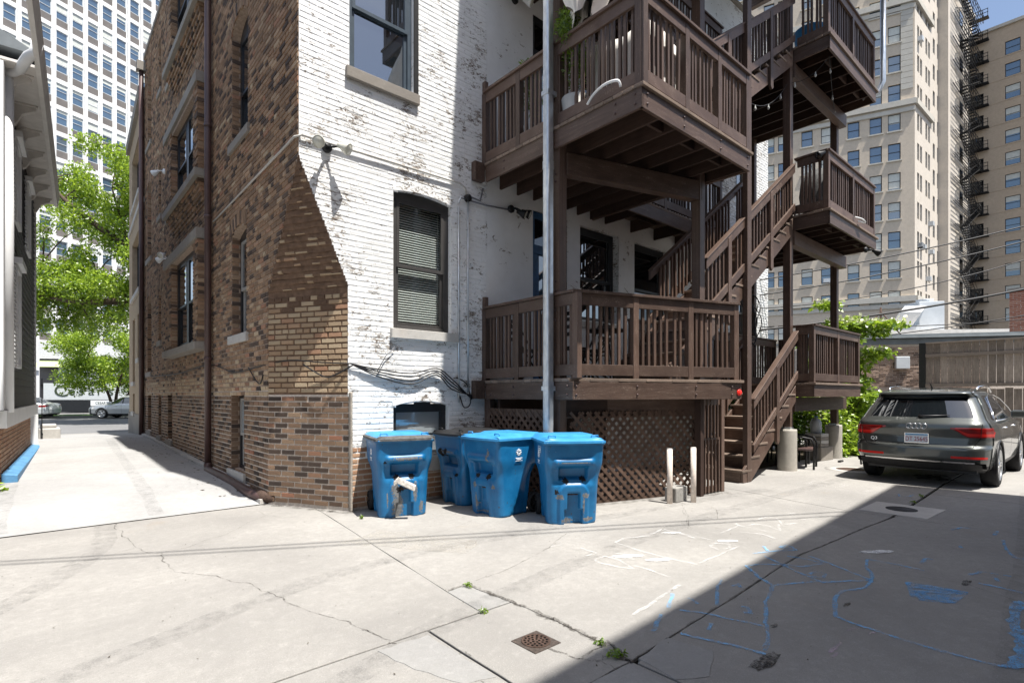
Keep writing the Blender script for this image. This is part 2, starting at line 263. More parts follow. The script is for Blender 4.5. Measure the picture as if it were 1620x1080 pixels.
# ------------------------------------------------------------------ mesh helpers
class MB:
    def __init__(s): s.v = []; s.f = []; s.mi = []; s.sm = []
    def add(s, vs, fs, mi=0, smooth=False):
        o = len(s.v); s.v += [tuple(p) for p in vs]
        for f in fs: s.f.append(tuple(i + o for i in f)); s.mi.append(mi); s.sm.append(smooth)
        return s
    def box(s, x0, x1, y0, y1, z0, z1, mi=0):
        return s.add([(x0, y0, z0), (x1, y0, z0), (x1, y1, z0), (x0, y1, z0), (x0, y0, z1), (x1, y0, z1), (x1, y1, z1), (x0, y1, z1)],
                     [(0, 3, 2, 1), (4, 5, 6, 7), (0, 1, 5, 4), (1, 2, 6, 5), (2, 3, 7, 6), (3, 0, 4, 7)], mi)
    def obox(s, c, a, b, d, mi=0):
        """box about centre c with half-axis vectors a, b, d"""
        c, a, b, d = map(Vector, (c, a, b, d)); vs = [c + i * a + j * b + k * d for k in (-1, 1) for i, j in ((-1, -1), (1, -1), (1, 1), (-1, 1))]
        return s.add(vs, [(0, 3, 2, 1), (4, 5, 6, 7), (0, 1, 5, 4), (1, 2, 6, 5), (2, 3, 7, 6), (3, 0, 4, 7)], mi)
    def bar(s, p0, p1, w, h, up=(0, 0, 1), mi=0):
        """straight board: w across, h along 'up'"""
        p0, p1 = Vector(p0), Vector(p1); d = p1 - p0; side = d.cross(Vector(up)).normalized(); u = side.cross(d).normalized()
        return s.obox((p0 + p1) / 2, d / 2, side * w / 2, u * h / 2, mi)
    def quad(s, a, b, c, d, mi=0): return s.add([a, b, c, d], [(0, 1, 2, 3)], mi)
    def poly(s, pts, z0, z1, mi=0):
        n = len(pts); vs = [(p[0], p[1], z0) for p in pts] + [(p[0], p[1], z1) for p in pts]
        return s.add(vs, [tuple(range(n - 1, -1, -1)), tuple(range(n, 2 * n))] + [(i, (i + 1) % n, n + (i + 1) % n, n + i) for i in range(n)], mi)
    def prism(s, pts, off, mi=0):
        """planar polygon of 3-D points extruded by vector off"""
        n = len(pts); off = Vector(off); vs = [Vector(p) for p in pts] + [Vector(p) + off for p in pts]
        return s.add(vs, [tuple(range(n - 1, -1, -1)), tuple(range(n, 2 * n))] + [(i, (i + 1) % n, n + (i + 1) % n, n + i) for i in range(n)], mi)
    def tube(s, pts, r, n=8, mi=0, cap=True, closed=False):
        pts = [Vector(p) for p in pts]; k = len(pts); rr = r if isinstance(r, (list, tuple)) else [r] * k; o = len(s.v); ref = Vector((0, 0, 1)); prev = None
        for i, p in enumerate(pts):
            if closed: d = pts[(i + 1) % k] - pts[i - 1]
            else: d = pts[min(i + 1, k - 1)] - pts[max(i - 1, 0)]
            d.normalize(); a = d.cross(ref if prev is None else prev)
            if a.length < 1e-4: a = d.cross(Vector((1, 0, 0)))
            a.normalize(); b = a.cross(d).normalized(); prev = b if prev is not None or abs(d.z) > .9 else None
            if prev is None: pass
            for j in range(n):
                t = 2 * math.pi * j / n; s.v.append(tuple(p + (a * math.cos(t) + b * math.sin(t)) * rr[i]))
        for i in range(k if closed else k - 1):
            for j in range(n):
                i2 = (i + 1) % k; s.f.append((o + i * n + j, o + i * n + (j + 1) % n, o + i2 * n + (j + 1) % n, o + i2 * n + j)); s.mi.append(mi); s.sm.append(True)
        if cap and not closed:
            s.f.append(tuple(o + j for j in range(n - 1, -1, -1))); s.f.append(tuple(o + (k - 1) * n + j for j in range(n))); s.mi += [mi, mi]; s.sm += [False, False]
        return s
    def cyl(s, p0, p1, r0, r1=None, n=16, mi=0): return s.tube([p0, p1], [r0, r0 if r1 is None else r1], n, mi)
    def lathe(s, c, axis, prof, n=24, mi=0):
        """prof: (radius, distance along axis)"""
        c = Vector(c); ax = Vector(axis).normalized(); a = ax.orthogonal().normalized(); b = ax.cross(a); o = len(s.v)
        for r, h in prof:
            for j in range(n):
                t = 2 * math.pi * j / n; s.v.append(tuple(c + ax * h + (a * math.cos(t) + b * math.sin(t)) * r))
        for i in range(len(prof) - 1):
            for j in range(n): s.f.append((o + i * n + j, o + i * n + (j + 1) % n, o + (i + 1) * n + (j + 1) % n, o + (i + 1) * n + j)); s.mi.append(mi); s.sm.append(True)
        return s
    def grid(s, rows, closed=False, mi=0, smooth=True):
        o = len(s.v); m = len(rows[0])
        for r in rows: s.v += [tuple(p) for p in r]
        for i in range(len(rows) - 1):
            for j in range(m if closed else m - 1):
                k = mi(i, j) if callable(mi) else mi
                if k is None: continue
                s.f.append((o + i * m + j, o + i * m + (j + 1) % m, o + (i + 1) * m + (j + 1) % m, o + (i + 1) * m + j)); s.mi.append(k); s.sm.append(smooth)
        return s
    def mesh(s, name, mats):
        me = bpy.data.meshes.new(name); me.from_pydata(s.v, [], s.f)
        for m in (mats if isinstance(mats, (list, tuple)) else [mats]): me.materials.append(M(m))
        me.polygons.foreach_set('material_index', s.mi); me.polygons.foreach_set('use_smooth', s.sm); me.update(); return me
    def build(s, name, mats, parent=None, bevel=0, kind=None, fix=False):
        me = s.mesh(name, mats)
        if fix:
            bm = bmesh.new(); bm.from_mesh(me); bmesh.ops.recalc_face_normals(bm, faces=bm.faces); bm.to_mesh(me); bm.free()
        o = link(name, me, parent)
        if bevel:
            b = o.modifiers.new('bevel', 'BEVEL'); b.width = bevel; b.segments = 2; b.limit_method = 'ANGLE'; b.angle_limit = R(40)
        if kind: o['kind'] = kind
        return o
def link(name, data, parent=None, loc=None):
    o = bpy.data.objects.new(name, data); COL.objects.link(o)
    if parent is not None: o.parent = parent
    if loc is not None: o.location = loc
    return o
def thing(name, label, cat, loc=(0, 0, 0), rz=0, group=None):
    o = bpy.data.objects.new(name, None); COL.objects.link(o); o.location = loc; o.rotation_euler = (0, 0, rz); o.empty_display_size = .1
    return tag(o, label, cat, group)
def tag(o, label=None, cat=None, group=None, kind=None):
    for k, v in (('label', label), ('category', cat), ('group', group), ('kind', kind)):
        if v: o[k] = v
    return o
def copy_tree(o, parent=None):
    c = o.copy(); COL.objects.link(c)
    if parent is not None: c.parent = parent
    for ch in list(o.children): copy_tree(ch, c)
    return c
def smooth_path(pts, n=4):
    P = [Vector(p) for p in pts]
    if len(P) < 3: return P
    out = []
    for i in range(len(P) - 1):
        a, b, c, d = P[max(i - 1, 0)], P[i], P[i + 1], P[min(i + 2, len(P) - 1)]
        for k in range(n): t = k / n; out.append(.5 * ((2 * b) + (c - a) * t + (2 * a - 5 * b + 4 * c - d) * t * t + (3 * b - a - 3 * c + d) * t ** 3))
    return out + [P[-1]]
def catenary(p0, p1, sag, n=16):
    p0, p1 = Vector(p0), Vector(p1); return [p0.lerp(p1, i / n) - Vector((0, 0, sag * 4 * (i / n) * (1 - i / n))) for i in range(n + 1)]
def text_mesh(txt, size, depth=.004, font_scale=(1, 1)):
    cu = bpy.data.curves.new('text', 'FONT'); cu.body = txt; cu.size = size; cu.extrude = depth; cu.align_x = 'CENTER'; cu.align_y = 'CENTER'; cu.resolution_u = 3
    ob = bpy.data.objects.new('text', cu); COL.objects.link(ob); dg = bpy.context.evaluated_depsgraph_get(); me = bpy.data.meshes.new_from_object(ob.evaluated_get(dg)); bpy.data.objects.remove(ob)
    me.transform(Matrix.Diagonal((font_scale[0], font_scale[1], 1, 1))); return me
def text(name, txt, size, mat, loc, right, up, parent=None, depth=.004, fs=(1, 1)):
    me = text_mesh(txt, size, depth, fs); me.materials.clear(); me.materials.append(M(mat)); r, u = Vector(right).normalized(), Vector(up).normalized(); n = r.cross(u)
    mt = Matrix.Identity(4); mt.col[0][:3] = r; mt.col[1][:3] = u; mt.col[2][:3] = n; mt.col[3][:3] = loc; me.transform(mt); return link(name, me, parent)
CH_BLUE=[[(4.94,2.15),(4.74,1.83),(4.6,1.57),(4.42,1.67),(4.23,1.77),(4.34,1.94),(4.54,2.13),(4.69,2.05),(4.81,1.94)],[(5.25,1.88),(5.17,1.72),(5.06,1.53),(4.96,1.36),(4.93,1.31)],[(4.58,1.55),(4.75,1.44),(4.93,1.31)],[(5.53,1.5),(5.28,1.44),(5.1,1.35),(4.9,1.3),(4.7,1.29),(4.5,1.38),(4.33,1.37),(4.06,1.29),(3.95,1.25),(3.91,1.11),(3.9,0.98),(3.87,0.88),(3.87,0.68),(3.88,0.54),(3.9,0.41)],[(5.53,1.5),(5.55,1.27),(5.53,1.09)],[(5.08,1.11),(5.16,0.77),(4.99,1.08),(5.11,0.75),(4.88,1.04),(4.94,0.77),(4.76,1.02),(4.84,0.77),(4.72,0.94),(5.08,1.11)],[(4.23,1.77),(3.99,1.7),(3.85,1.67),(3.67,1.58),(3.5,1.52),(3.35,1.43),(3.12,1.35)],[(2.95,1.79),(2.99,1.65),(3.05,1.48),(3.08,1.33)],[(3.27,1.99),(3.35,1.83),(3.4,1.65),(3.44,1.5)],[(4.07,2.1),(3.84,2.02),(3.54,1.86)],[(3.5,2.19),(3.24,2.06)],[(3.11,2.03),(2.85,1.92)],[(3.23,1.74),(3.13,1.7)],[(5.48,0.74),(5.48,0.61),(5.45,0.48)],[(5.75,1.16),(5.96,1.16),(5.96,1.11)],[(5.66,0.82),(5.85,0.77),(5.88,0.59)],[(7.28,0.79),(6.86,0.72),(6.58,0.64),(6.59,0.58)],[(7.46,0.88),(7.72,0.88)],[(7.41,1.22),(7.63,1.17),(7.65,1.09)],[(4.94,2.25),(5.17,2.15),(5.36,2.03),(5.48,2.16),(5.33,2.17),(5.35,2.09)],[(3.98,1.97),(4.07,1.96),(4.0,1.92)],[(3.64,1.74),(3.66,1.7),(3.58,1.64),(3.55,1.68)],[(9.52,2.18),(9.3,2.12),(9.42,2.02),(9.59,2.02)],[(5.1,2.01),(5.12,1.9),(5.13,1.7),(4.87,1.8),(4.81,1.94)],[(5.25,2.29),(5.12,2.19)],[(4.72,1.69),(4.83,1.67),(4.82,1.6),(4.71,1.58),(4.67,1.66)],[(3.5,2.07),(3.49,2.02),(3.47,1.96)],[(5.74,0.67),(5.65,0.63)],[(6.72,1.05),(6.62,1.01)]]
CH_THICK=[[(5.23,0.46),(5.11,0.48),(4.76,0.46),(4.53,0.43),(4.38,0.39),(4.18,0.37),(3.98,0.38),(3.9,0.41)]]
CH_WHITE=[[(4.55,3.31),(4.74,3.27),(5.04,3.29),(5.09,3.12),(5.07,2.45),(4.62,2.43),(4.25,2.43),(4.22,2.73),(4.23,3.08)],[(4.86,2.63),(5.01,2.65),(5.06,2.54),(4.95,2.48),(4.81,2.51),(4.86,2.63)],[(5.41,2.81),(5.86,2.83),(5.97,2.91)],[(6.32,2.82),(6.55,2.81),(6.58,2.71),(6.29,2.53),(6.47,2.45)],[(5.94,2.76),(6.09,2.75),(6.11,2.62),(5.99,2.44),(6.26,2.56)],[(9.51,3.43),(9.88,3.43),(9.87,2.95),(9.44,2.96),(9.51,3.43)],[(3.7,2.25),(3.47,2.22),(3.15,2.17),(2.96,2.15)],[(5.92,3.0),(5.87,2.75),(5.84,2.5)],[(6.7,2.48),(6.98,2.4)],[(5.61,2.71),(5.7,2.49),(5.59,2.28)],[(9.32,2.56),(9.57,2.54),(9.59,2.38)],[(6.93,2.71),(7.03,2.67)],[(4.28,3.32),(4.47,3.36),(4.73,3.24),(5.1,3.32),(5.08,3.1),(5.02,2.88)],[(4.28,3.32),(4.24,3.06),(4.22,2.77),(4.27,2.45)],[(3.88,3.43),(3.87,3.21),(3.72,3.22)],[(3.71,3.1),(3.85,3.1),(3.85,2.94),(3.75,2.71),(3.69,2.84),(3.66,3.02),(3.71,3.1)],[(3.98,3.12),(4.08,2.9),(3.9,3.06),(3.98,2.86),(3.87,3.0)],[(3.82,2.76),(3.83,2.62),(3.8,2.4)],[(3.69,3.64),(3.83,3.61)]]
CH_PINK=[[(3.76,1.12),(3.89,1.1)],[(3.8,1.03),(3.88,1.0)],[(3.37,1.1),(3.58,1.1)],[(3.3,1.07),(3.4,1.07)]]
CH_BLOB=[(4.0,2.96,0.13,0.06),(4.11,2.72,0.1,0.06),(5.01,3.16,0.08,0.05),(5.02,3.16,0.09,0.05),(5.17,2.61,0.09,0.06),(5.86,1.51,0.15,0.07)]
CRACKS=[[(0.64,7.57),(0.61,7.37),(0.66,7.06),(0.63,6.84),(0.67,6.68),(0.68,6.33),(0.73,6.03),(0.84,5.89),(0.83,5.7),(0.81,5.64),(0.83,5.44),(0.82,5.33),(0.83,5.19),(0.9,5.08),(1.07,4.85),(1.12,4.64),(1.22,4.5),(1.24,4.3),(1.29,4.13),(1.3,3.91),(1.35,3.73),(1.41,3.52),(1.49,3.33),(1.5,3.2),(1.54,3.03),(1.53,3.11),(1.55,2.94),(1.58,2.83)],[(0.85,5.91),(1.06,5.93),(1.25,6.11),(1.47,6.22),(1.79,6.63),(2.06,6.87),(2.3,7.1)],[(2.06,7.22),(2.06,6.87),(2.16,6.66),(2.37,6.46),(2.56,6.38)],[(0.08,5.93),(0.35,6.06),(0.67,6.24)],[(1.59,2.81),(1.59,2.71),(1.62,2.58),(1.64,2.48),(1.66,2.36),(1.64,2.28),(1.67,2.21),(1.7,2.15)],[(1.62,2.58),(1.68,2.45),(1.82,2.49),(1.82,2.42)],[(2.47,4.72),(2.76,4.79),(3.06,4.82),(3.25,4.83),(3.46,4.89),(3.78,5.01)],[(2.58,3.37),(2.84,3.39),(3.12,3.46),(3.4,3.55),(3.67,3.63),(3.9,3.76),(4.19,3.89)],[(6.33,3.78),(6.03,3.63),(5.87,3.46),(5.57,3.3),(5.38,3.13)],[(6.46,3.9),(6.15,3.66),(5.82,3.42),(5.34,3.15)],[(6.61,3.55),(6.45,3.4),(6.02,3.16)],[(2.21,2.2),(2.24,2.0),(2.28,1.94),(2.34,1.9),(2.42,1.92),(2.41,1.84),(2.45,1.8)],[(2.24,2.0),(2.33,2.0),(2.47,2.02)],[(2.32,1.89),(2.31,1.8),(2.38,1.77)],[(8.05,3.81),(7.99,3.42),(7.78,2.95)],[(5.24,1.4),(5.3,1.14),(5.41,0.82),(5.29,0.62),(5.23,0.46)]]
JGAP=[(2.29,3.33),(2.41,3.35),(2.48,3.34),(2.48,3.18),(2.5,3.0),(2.51,2.83),(2.52,2.69),(2.51,2.54),(2.52,2.43),(2.51,2.33),(2.51,2.24),(2.5,2.15),(2.5,2.06),(2.53,2.0),(2.47,1.89),(2.45,1.79)]
J4=[(2.45,1.78),(2.85,1.81),(3.37,1.84),(3.81,1.86),(4.35,1.9),(4.78,1.93),(5.28,1.95),(5.79,1.92),(6.54,1.89),(7.64,1.82),(8.66,1.85),(11.2,1.94)]
# ------------------------------------------------------------------ ground, driveway, street
def gz(Y):
    if Y < 7.6: return 0.0
    if Y < 8.7: return .12 * (Y - 7.6) / 1.1
    if Y < 18.6: return .12 + .0185 * (Y - 8.7)
    if Y < 26: return .303 * (26 - Y) / 7.4
    return 0.0
def base_ground():
    g = MB().box(-400, 500, -400, 500, -.6, -.12).build('ground', 'asphalt'); g['kind'] = 'structure'
    a = MB().box(-9.2, 24.5, -9.2, 9, -.10, -.02).build('alley_ground', 'black_dirt'); a['kind'] = 'structure'; return a
alley = base_ground()
def inset(poly, d):
    n = len(poly); out = []
    A = sum(poly[i][0] * poly[(i + 1) % n][1] - poly[(i + 1) % n][0] * poly[i][1] for i in range(n)); sg = 1 if A > 0 else -1
    for i in range(n):
        p0, p1, p2 = (Vector(poly[(i + k) % n]) for k in (-1, 0, 1)); e0 = (p1 - p0).normalized(); e1 = (p2 - p1).normalized()
        n0 = Vector((-e0.y, e0.x)) * sg; n1 = Vector((-e1.y, e1.x)) * sg; m = (n0 + n1); m = m / max(.5, m.length_squared) * 2 if m.length > .3 else n0 * 2
        out.append(p1 + m * d * .5 * (1 if m.length < 3 else .5))
    return out
def rough(poly, step=.35, j=.004):
    out = []
    for i in range(len(poly)):
        a, b = Vector(poly[i]), Vector(poly[(i + 1) % len(poly)]); L = (b - a).length; k = max(1, min(40, int(L / step)))
        for t in range(k): out.append(a.lerp(b, t / k) + (Vector((random.uniform(-j, j), random.uniform(-j, j))) if t else Vector((0, 0))))
    return out
J1 = [(2.64, 6.56), (2.43, 4.69), (2.28, 3.33)]
J5 = [(7.70, 1.83), (7.68, 2.26), (7.82, 2.95), (8.05, 3.81), (8.35, 8)]
def slabs():
    g = JGAP
    polys = [[(-9, 2.87), (2.24, 2.87)] + J1[::-1] + [(2.72, 7.59), (-9, 7.59)],
             [(2.72, 8), (2.72, 7.59)] + J1 + g[1:] + J4[1:9] + J5,
             [(2.24, 2.87), (2.51, 2.87)] + g[4:0:-1] + [(2.28, 3.33)],
             [(1.80, 1.79), (2.45, 1.79)] + g[::-1][1:11] + [(2.51, 2.86), (1.82, 2.86)],
             [(-9, 2.86), (1.81, 2.86), (1.79, 1.79), (-9, 1.79)],
             [(-9, 1.78), (2.45, 1.78), (2.47, -9), (-9, -9)],
             [(2.46, 1.76)] + J4[1:9] + [(7.69, 1.81), (7.76, .68), (7.8, -9), (2.48, -9)],
             [(7.70, 1.81), (8.66, 1.83), (9.87, 1.87), (9.93, .87), (9.95, -9), (7.8, -9), (7.76, .68)],
             [(9.88, 1.87), (11.2, 1.92), (24, 2.1), (24, -9), (9.96, -9), (9.94, .87)],
             [(7.71, 1.84), (8.66, 1.86), (11.2, 1.95), (24, 2.13), (24, 8), (8.36, 8), (8.06, 3.81), (7.83, 2.95), (7.69, 2.26)]]
    for k, p in enumerate(polys):
        q = rough(inset(p, .006)); o = MB().poly([(v.x, v.y) for v in q], -.07, 0).build('slab', 'patch_concrete' if k == 2 else 'alley_concrete', alley, bevel=.005, fix=True)
slabs()
def ribbon(mb, pts, w, z, jit=.3, closed=False, mi=0, sub=3, wob=.25):
    """thin strip along a ground polyline"""
    P = [Vector(p) for p in pts]; Q = []
    for i in range(len(P) - 1):
        for t in range(sub): Q.append(P[i].lerp(P[i + 1], t / sub) + (Vector((random.gauss(0, w * wob), random.gauss(0, w * wob))) if t else Vector((0, 0))))
    Q.append(P[-1]); L = []; Rr = []
    for i, p in enumerate(Q):
        d = (Q[min(i + 1, len(Q) - 1)] - Q[max(0, i - 1)]); d = d.normalized() if d.length > 1e-6 else Vector((1, 0)); n = Vector((-d.y, d.x)); ww = w * random.uniform(1 - jit, 1 + jit) / 2
        L.append((p.x + n.x * ww, p.y + n.y * ww, z)); Rr.append((p.x - n.x * ww, p.y - n.y * ww, z))
    return mb.grid([L, Rr], mi=mi, smooth=False)
for i, c in enumerate(CRACKS): ribbon(MB(), c, .009 if i == 0 else .004 if i in (2, 3) else .014 if i in (11, 12) else .0055, .003, .6, sub=4, wob=.9).build('crack', 'crack_dark', alley)
ribbon(MB(), JGAP, .034, .0035, .6, sub=5, wob=.35).build('crack', 'crack_dark', alley); ribbon(MB(), J4, .020, .0035, .5, sub=5).build('crack', 'crack_dark', alley)
ribbon(MB(), [(1.3, 1.80), (1.8, 1.79), (2.45, 1.78)], .014, .0035, .5, sub=5).build('crack', 'crack_dark', alley)
# broken concrete pieces and patches
for pts, m in (([(2.5, 1.78), (2.85, 1.81), (2.9, 1.55), (2.62, 1.42), (2.46, 1.52)], 'patch_concrete'), ([(2.0, 1.79), (2.42, 1.78), (2.40, 1.5), (2.2, 1.42), (1.95, 1.52)], 'patch_concrete'),
               ([(1.45, 2.82), (1.78, 2.80), (1.78, 2.15), (1.62, 2.2), (1.5, 2.5)], 'patch_concrete')):
    MB().poly([(v.x, v.y) for v in rough(pts, .08, .012)], -.05, .004).build('concrete_patch', m, alley, bevel=.003, fix=True)
MB().poly([(v.x, v.y) for v in rough([(2.2, 5.1), (2.95, 4.0), (3.3, 4.3), (2.75, 5.35)], .15, .05)], .001, .0025).build('pale_stain', 'stain_light', alley)
for x, y, rx, ry in ((3.5, 1.46, .04, .02), (4.23, 1.27, .07, .015), (5.43, .8, .10, .03), (3.0, 1.3, .16, .05), (8.25, 1.85, .3, .16), (11.9, 2.2, .5, .3)):
    MB().poly([(x + rx * math.cos(t) * random.uniform(.7, 1.2), y + ry * math.sin(t) * random.uniform(.7, 1.2)) for t in [i * .4 for i in range(16)]], .0045, .0055).build('oil_stain', 'oil_stain', alley)
for pts, w in (([(2.28, 7.70), (2.55, 7.15), (2.92, 6.43), (3.4, 6.40), (4.4, 6.40), (5.1, 6.36)], .22), ([(2.24, 7.62), (2.50, 7.02), (2.86, 6.35), (3.2, 6.25)], .10), ([(5.2, 4.76), (6.2, 4.46), (7.2, 4.08), (7.8, 3.95)], .20)): ribbon(MB(), pts, w, .0042, .35, sub=6, wob=.08).build('grime', 'grime', alley)
for pts in ([(-3, 1.2), (0, 2.2), (2.5, 3.0), (6, 3.3), (11, 3.2)], [(-3, 2.6), (0, 3.6), (2.2, 4.3), (5.8, 4.0), (8.5, 3.6)], [(-2.5, 3.0), (-.6, 4.6), (.35, 6.2), (.55, 7.55)], [(-4, 4.2), (-2.2, 5.4), (-1.1, 6.6), (-.95, 7.55)], [(2.6, .3), (6, .5), (11, .9)], [(2.8, -1.0), (6, -.8), (11, -.4)]): ribbon(MB(), [v.to_2d() if len(v) > 2 else v for v in smooth_path([(*p, 0) for p in pts])], .20, .0028, .15, sub=2, wob=.02).build('tyre_mark', 'tyre_mark', alley)
# leaf litter and grit on the concrete
lit = MB()
for _ in range(420):
    x = random.uniform(-1.5, 9); y = random.uniform(1.0, 6.3); s = random.uniform(.003, .009); a = random.uniform(0, 6.3); u = Vector((math.cos(a), math.sin(a), random.uniform(-.2, .2))) * s; w = Vector((-math.sin(a), math.cos(a), 0)) * s * .6
    p = Vector((x, y, .006)); lit.add([p - u, p + w, p + u + Vector((0, 0, .004)), p - w], [(0, 1, 2, 3)], 0)
for _ in range(170):
    y = random.uniform(8, 18); x = 2.26 - abs(random.gauss(0, .35)); s = random.uniform(.01, .035); a = random.uniform(0, 6.3); u = Vector((math.cos(a), math.sin(a), 0)) * s; w = Vector((-math.sin(a), math.cos(a), .2)) * s * .5; p = Vector((x, y, gz(y) + .012)); lit.add([p - u, p + w, p + u, p - w], [(0, 1, 2, 3)], 0)
tag(lit.build('leaf_litter', ['dirt', 'stone_pale']), 'tiny dry leaf scraps and grit scattered over the alley concrete', 'litter', kind='stuff')
# chalk drawings
cd = thing('chalk_drawing', 'blue chalk outlines and scribbles drawn on the shaded alley concrete', 'chalk drawing')
for p in CH_BLUE: ribbon(MB(), p, .026, .0060, .35, sub=4, wob=.15).build('stroke', 'chalk_blue', cd)
for p in CH_THICK: ribbon(MB(), p, .06, .0075, .35, sub=5, wob=.15).build('stroke', 'chalk_blue', cd)
MB().poly([(5.09, 1.12), (5.14, 1.02), (5.15, 0.88), (5.17, 0.75), (5.07, 0.75), (4.88, 0.77), (4.77, 0.82), (4.8, 0.9), (4.69, 0.95), (4.76, 1.02)], .0062, .0066).build('scribble_fill', 'chalk_blue_fill', cd)
cw = thing('chalk_drawing', 'white chalk shapes with filled ovals on the sunlit concrete', 'chalk drawing')
for p in CH_WHITE: ribbon(MB(), p, .026, .0060, .35, sub=4, wob=.15).build('stroke', 'chalk_white', cw)
for x, y, rx, ry in CH_BLOB:
    MB().poly([(x + rx * math.cos(t) * random.uniform(.85, 1.1) - .3 * ry * math.sin(t), y + ry * math.sin(t) * random.uniform(.85, 1.1) - .5 * rx * math.cos(t)) for t in [i * math.pi / 10 for i in range(20)]], .0062, .0072).build('filled_oval', 'chalk_fill', cw)
cp = thing('chalk_drawing', 'faint pink chalk strokes inside the big blue chalk outline', 'chalk drawing')
for p in CH_PINK: ribbon(MB(), p, .02, .006, .35, sub=4, wob=.15).build('stroke', 'chalk_pink', cp)
# driveway: cast strip of new concrete running to the street
def driveway():
    Ys = [7.61 + .35 * i for i in range(46)]; rows = []
    for Y in Ys: rows.append([(-1.0 + .042 * max(0, Y - 11) + (3.75 - .042 * max(0, Y - 11)) * t / 6, Y, gz(Y) + .004) for t in range(7)])
    o = MB().grid(rows, smooth=False).build('driveway', 'drive_concrete'); o['kind'] = 'structure'
    for Y in (11.4, 15.2, 19.0): ribbon(MB(), [(-1, Y), (.6, Y), (2.3, Y)], .014, 0, .2).build('joint', 'crack_dark', o).location.z = gz(Y) + .008
    MB().box(-9, 2.3, 7.585, 7.612, -.06, -.004).build('joint', 'black_dirt', o)
    for xs in ((-.35, .15), (1.05, .85)):
        for k in range(1): ribbon(MB(), [(xs[0] + k * .05 + (.2 if xs[0] > 0 else .1) * (Y - 7.7) / 11 * 0 + xs[1] * (Y - 7.7) / 11 * .4, Y) for Y in (7.7, 9, 11, 13, 15, 18)], .16 + .1 * k, 0, .2, sub=3, wob=.03).build('tyre_mark', 'tyre_mark', o)
    for ch in o.children:
        if ch.name.startswith('tyre_mark'):
            for v in ch.data.vertices: v.co.z = gz(v.co.y) + .0085 + .001 * (hash(ch.name) % 5)
    return o
drive = driveway()
rows = [[(x, y, gz(y) - .01) for x in (-30, -12, 2, 14, 40)] for y in (23, 24, 25, 26.2)]
MB().grid(rows, smooth=False).build('pavement', 'alley_concrete')['kind'] = 'structure'
MB().box(-60, 60, 26.3, 44.6, -.11, -.02).build('street', 'street_concrete')['kind'] = 'structure'
MB().box(-60, 60, 44.6, 44.8, -.1, .12).build('curb', 'alley_concrete')['kind'] = 'structure'
MB().box(-60, 60, 44.8, 47.2, -.1, .11).build('grass', 'grass_green')['kind'] = 'structure'
MB().box(-60, 60, 47.2, 49.8, -.1, .12).build('pavement', 'alley_concrete')['kind'] = 'structure'
MB().box(-3.5, -1.0, 7.6, 10.5, -.05, .02).build('soil_bed', 'dirt')['kind'] = 'structure'
MB().box(9.5, 23.5, 4.75, 6.0, -.05, .015).build('soil_bed', 'dirt')['kind'] = 'structure'
# ------------------------------------------------------------------ brick building
BX, BY, COURSE = 2.30, 6.452, .0707      # side wall plane X, rear wall plane Y
house = thing('brick_apartment_building', 'three storey brown brick walk-up with a chamfered corner and a white painted rear wall', 'building', (BX, BY, 0)); HB = Vector((BX, BY, 0))
class Rel:
    """parent helper: children of a thing at loc keep world coordinates in their meshes"""
def attach(o, root): o.parent = root; o.matrix_parent_inverse = root.matrix_world.inverted() if False else Matrix.Translation(-root.location); return o
def part(mb, name, mats, root=None, bevel=0, kind=None, fix=False):
    o = mb.build(name, mats, None, bevel, kind, fix); 
    if root is not None:
        top = root
        if top.type == 'EMPTY' and top.parent is None: attach(o, top)
        else: o.parent = top
    return o
UB = {}
def unit_brick(mat):
    if mat not in UB:
        b = MB(); brick_faces(b, Vector((0, 0, 0)), Vector((1, 0, 0)), Vector((0, 0, 1)), Vector((0, -1, 0)), 1, 1, .014, .0, (.03, .10)); UB[mat] = b.mesh('brick', mat)
    return UB[mat]
def brick_faces(b, p, u, w, n, L, H, dep, jit, bev, mi=0):
    """brick with its lower-left corner at p: five faces, front bevelled and uneven"""
    bl, bh = bev; dd = [dep + random.uniform(-jit, jit) for _ in range(4)]
    back = [p - n * .004, p + u * L - n * .004, p + u * L + w * H - n * .004, p + w * H - n * .004]
    fr = [p + u * bl + w * bh + n * dd[0], p + u * (L - bl) + w * bh + n * dd[1], p + u * (L - bl) + w * (H - bh) + n * dd[2], p + u * bl + w * (H - bh) + n * dd[3]]
    b.add(back + fr, [(4, 5, 6, 7), (0, 1, 5, 4), (1, 2, 6, 5), (2, 3, 7, 6), (3, 0, 4, 7)], mi)
def opening_at(op, z):
    s0, s1, z0, z1, a = op
    if z < z0 or z > z1: return None
    if a > 0 and z > z1 - a:
        hw = (s1 - s0) / 2; Rr = (hw * hw + a * a) / (2 * a); t = z - (z1 - a); q = Rr * Rr - (Rr - a + t) ** 2
        if q <= 0: return None
        h = math.sqrt(q); m = (s0 + s1) / 2; return (m - h, m + h)
    return (s0, s1)
def intervals(lo, hi, ops, z):
    iv = [(lo, hi)]
    for op in ops:
        r = opening_at(op, z)
        if not r: continue
        nv = []
        for a, b in iv:
            if r[1] <= a or r[0] >= b: nv.append((a, b)); continue
            if r[0] > a: nv.append((a, r[0]))
            if r[1] < b: nv.append((r[1], b))
        iv = nv
    return iv
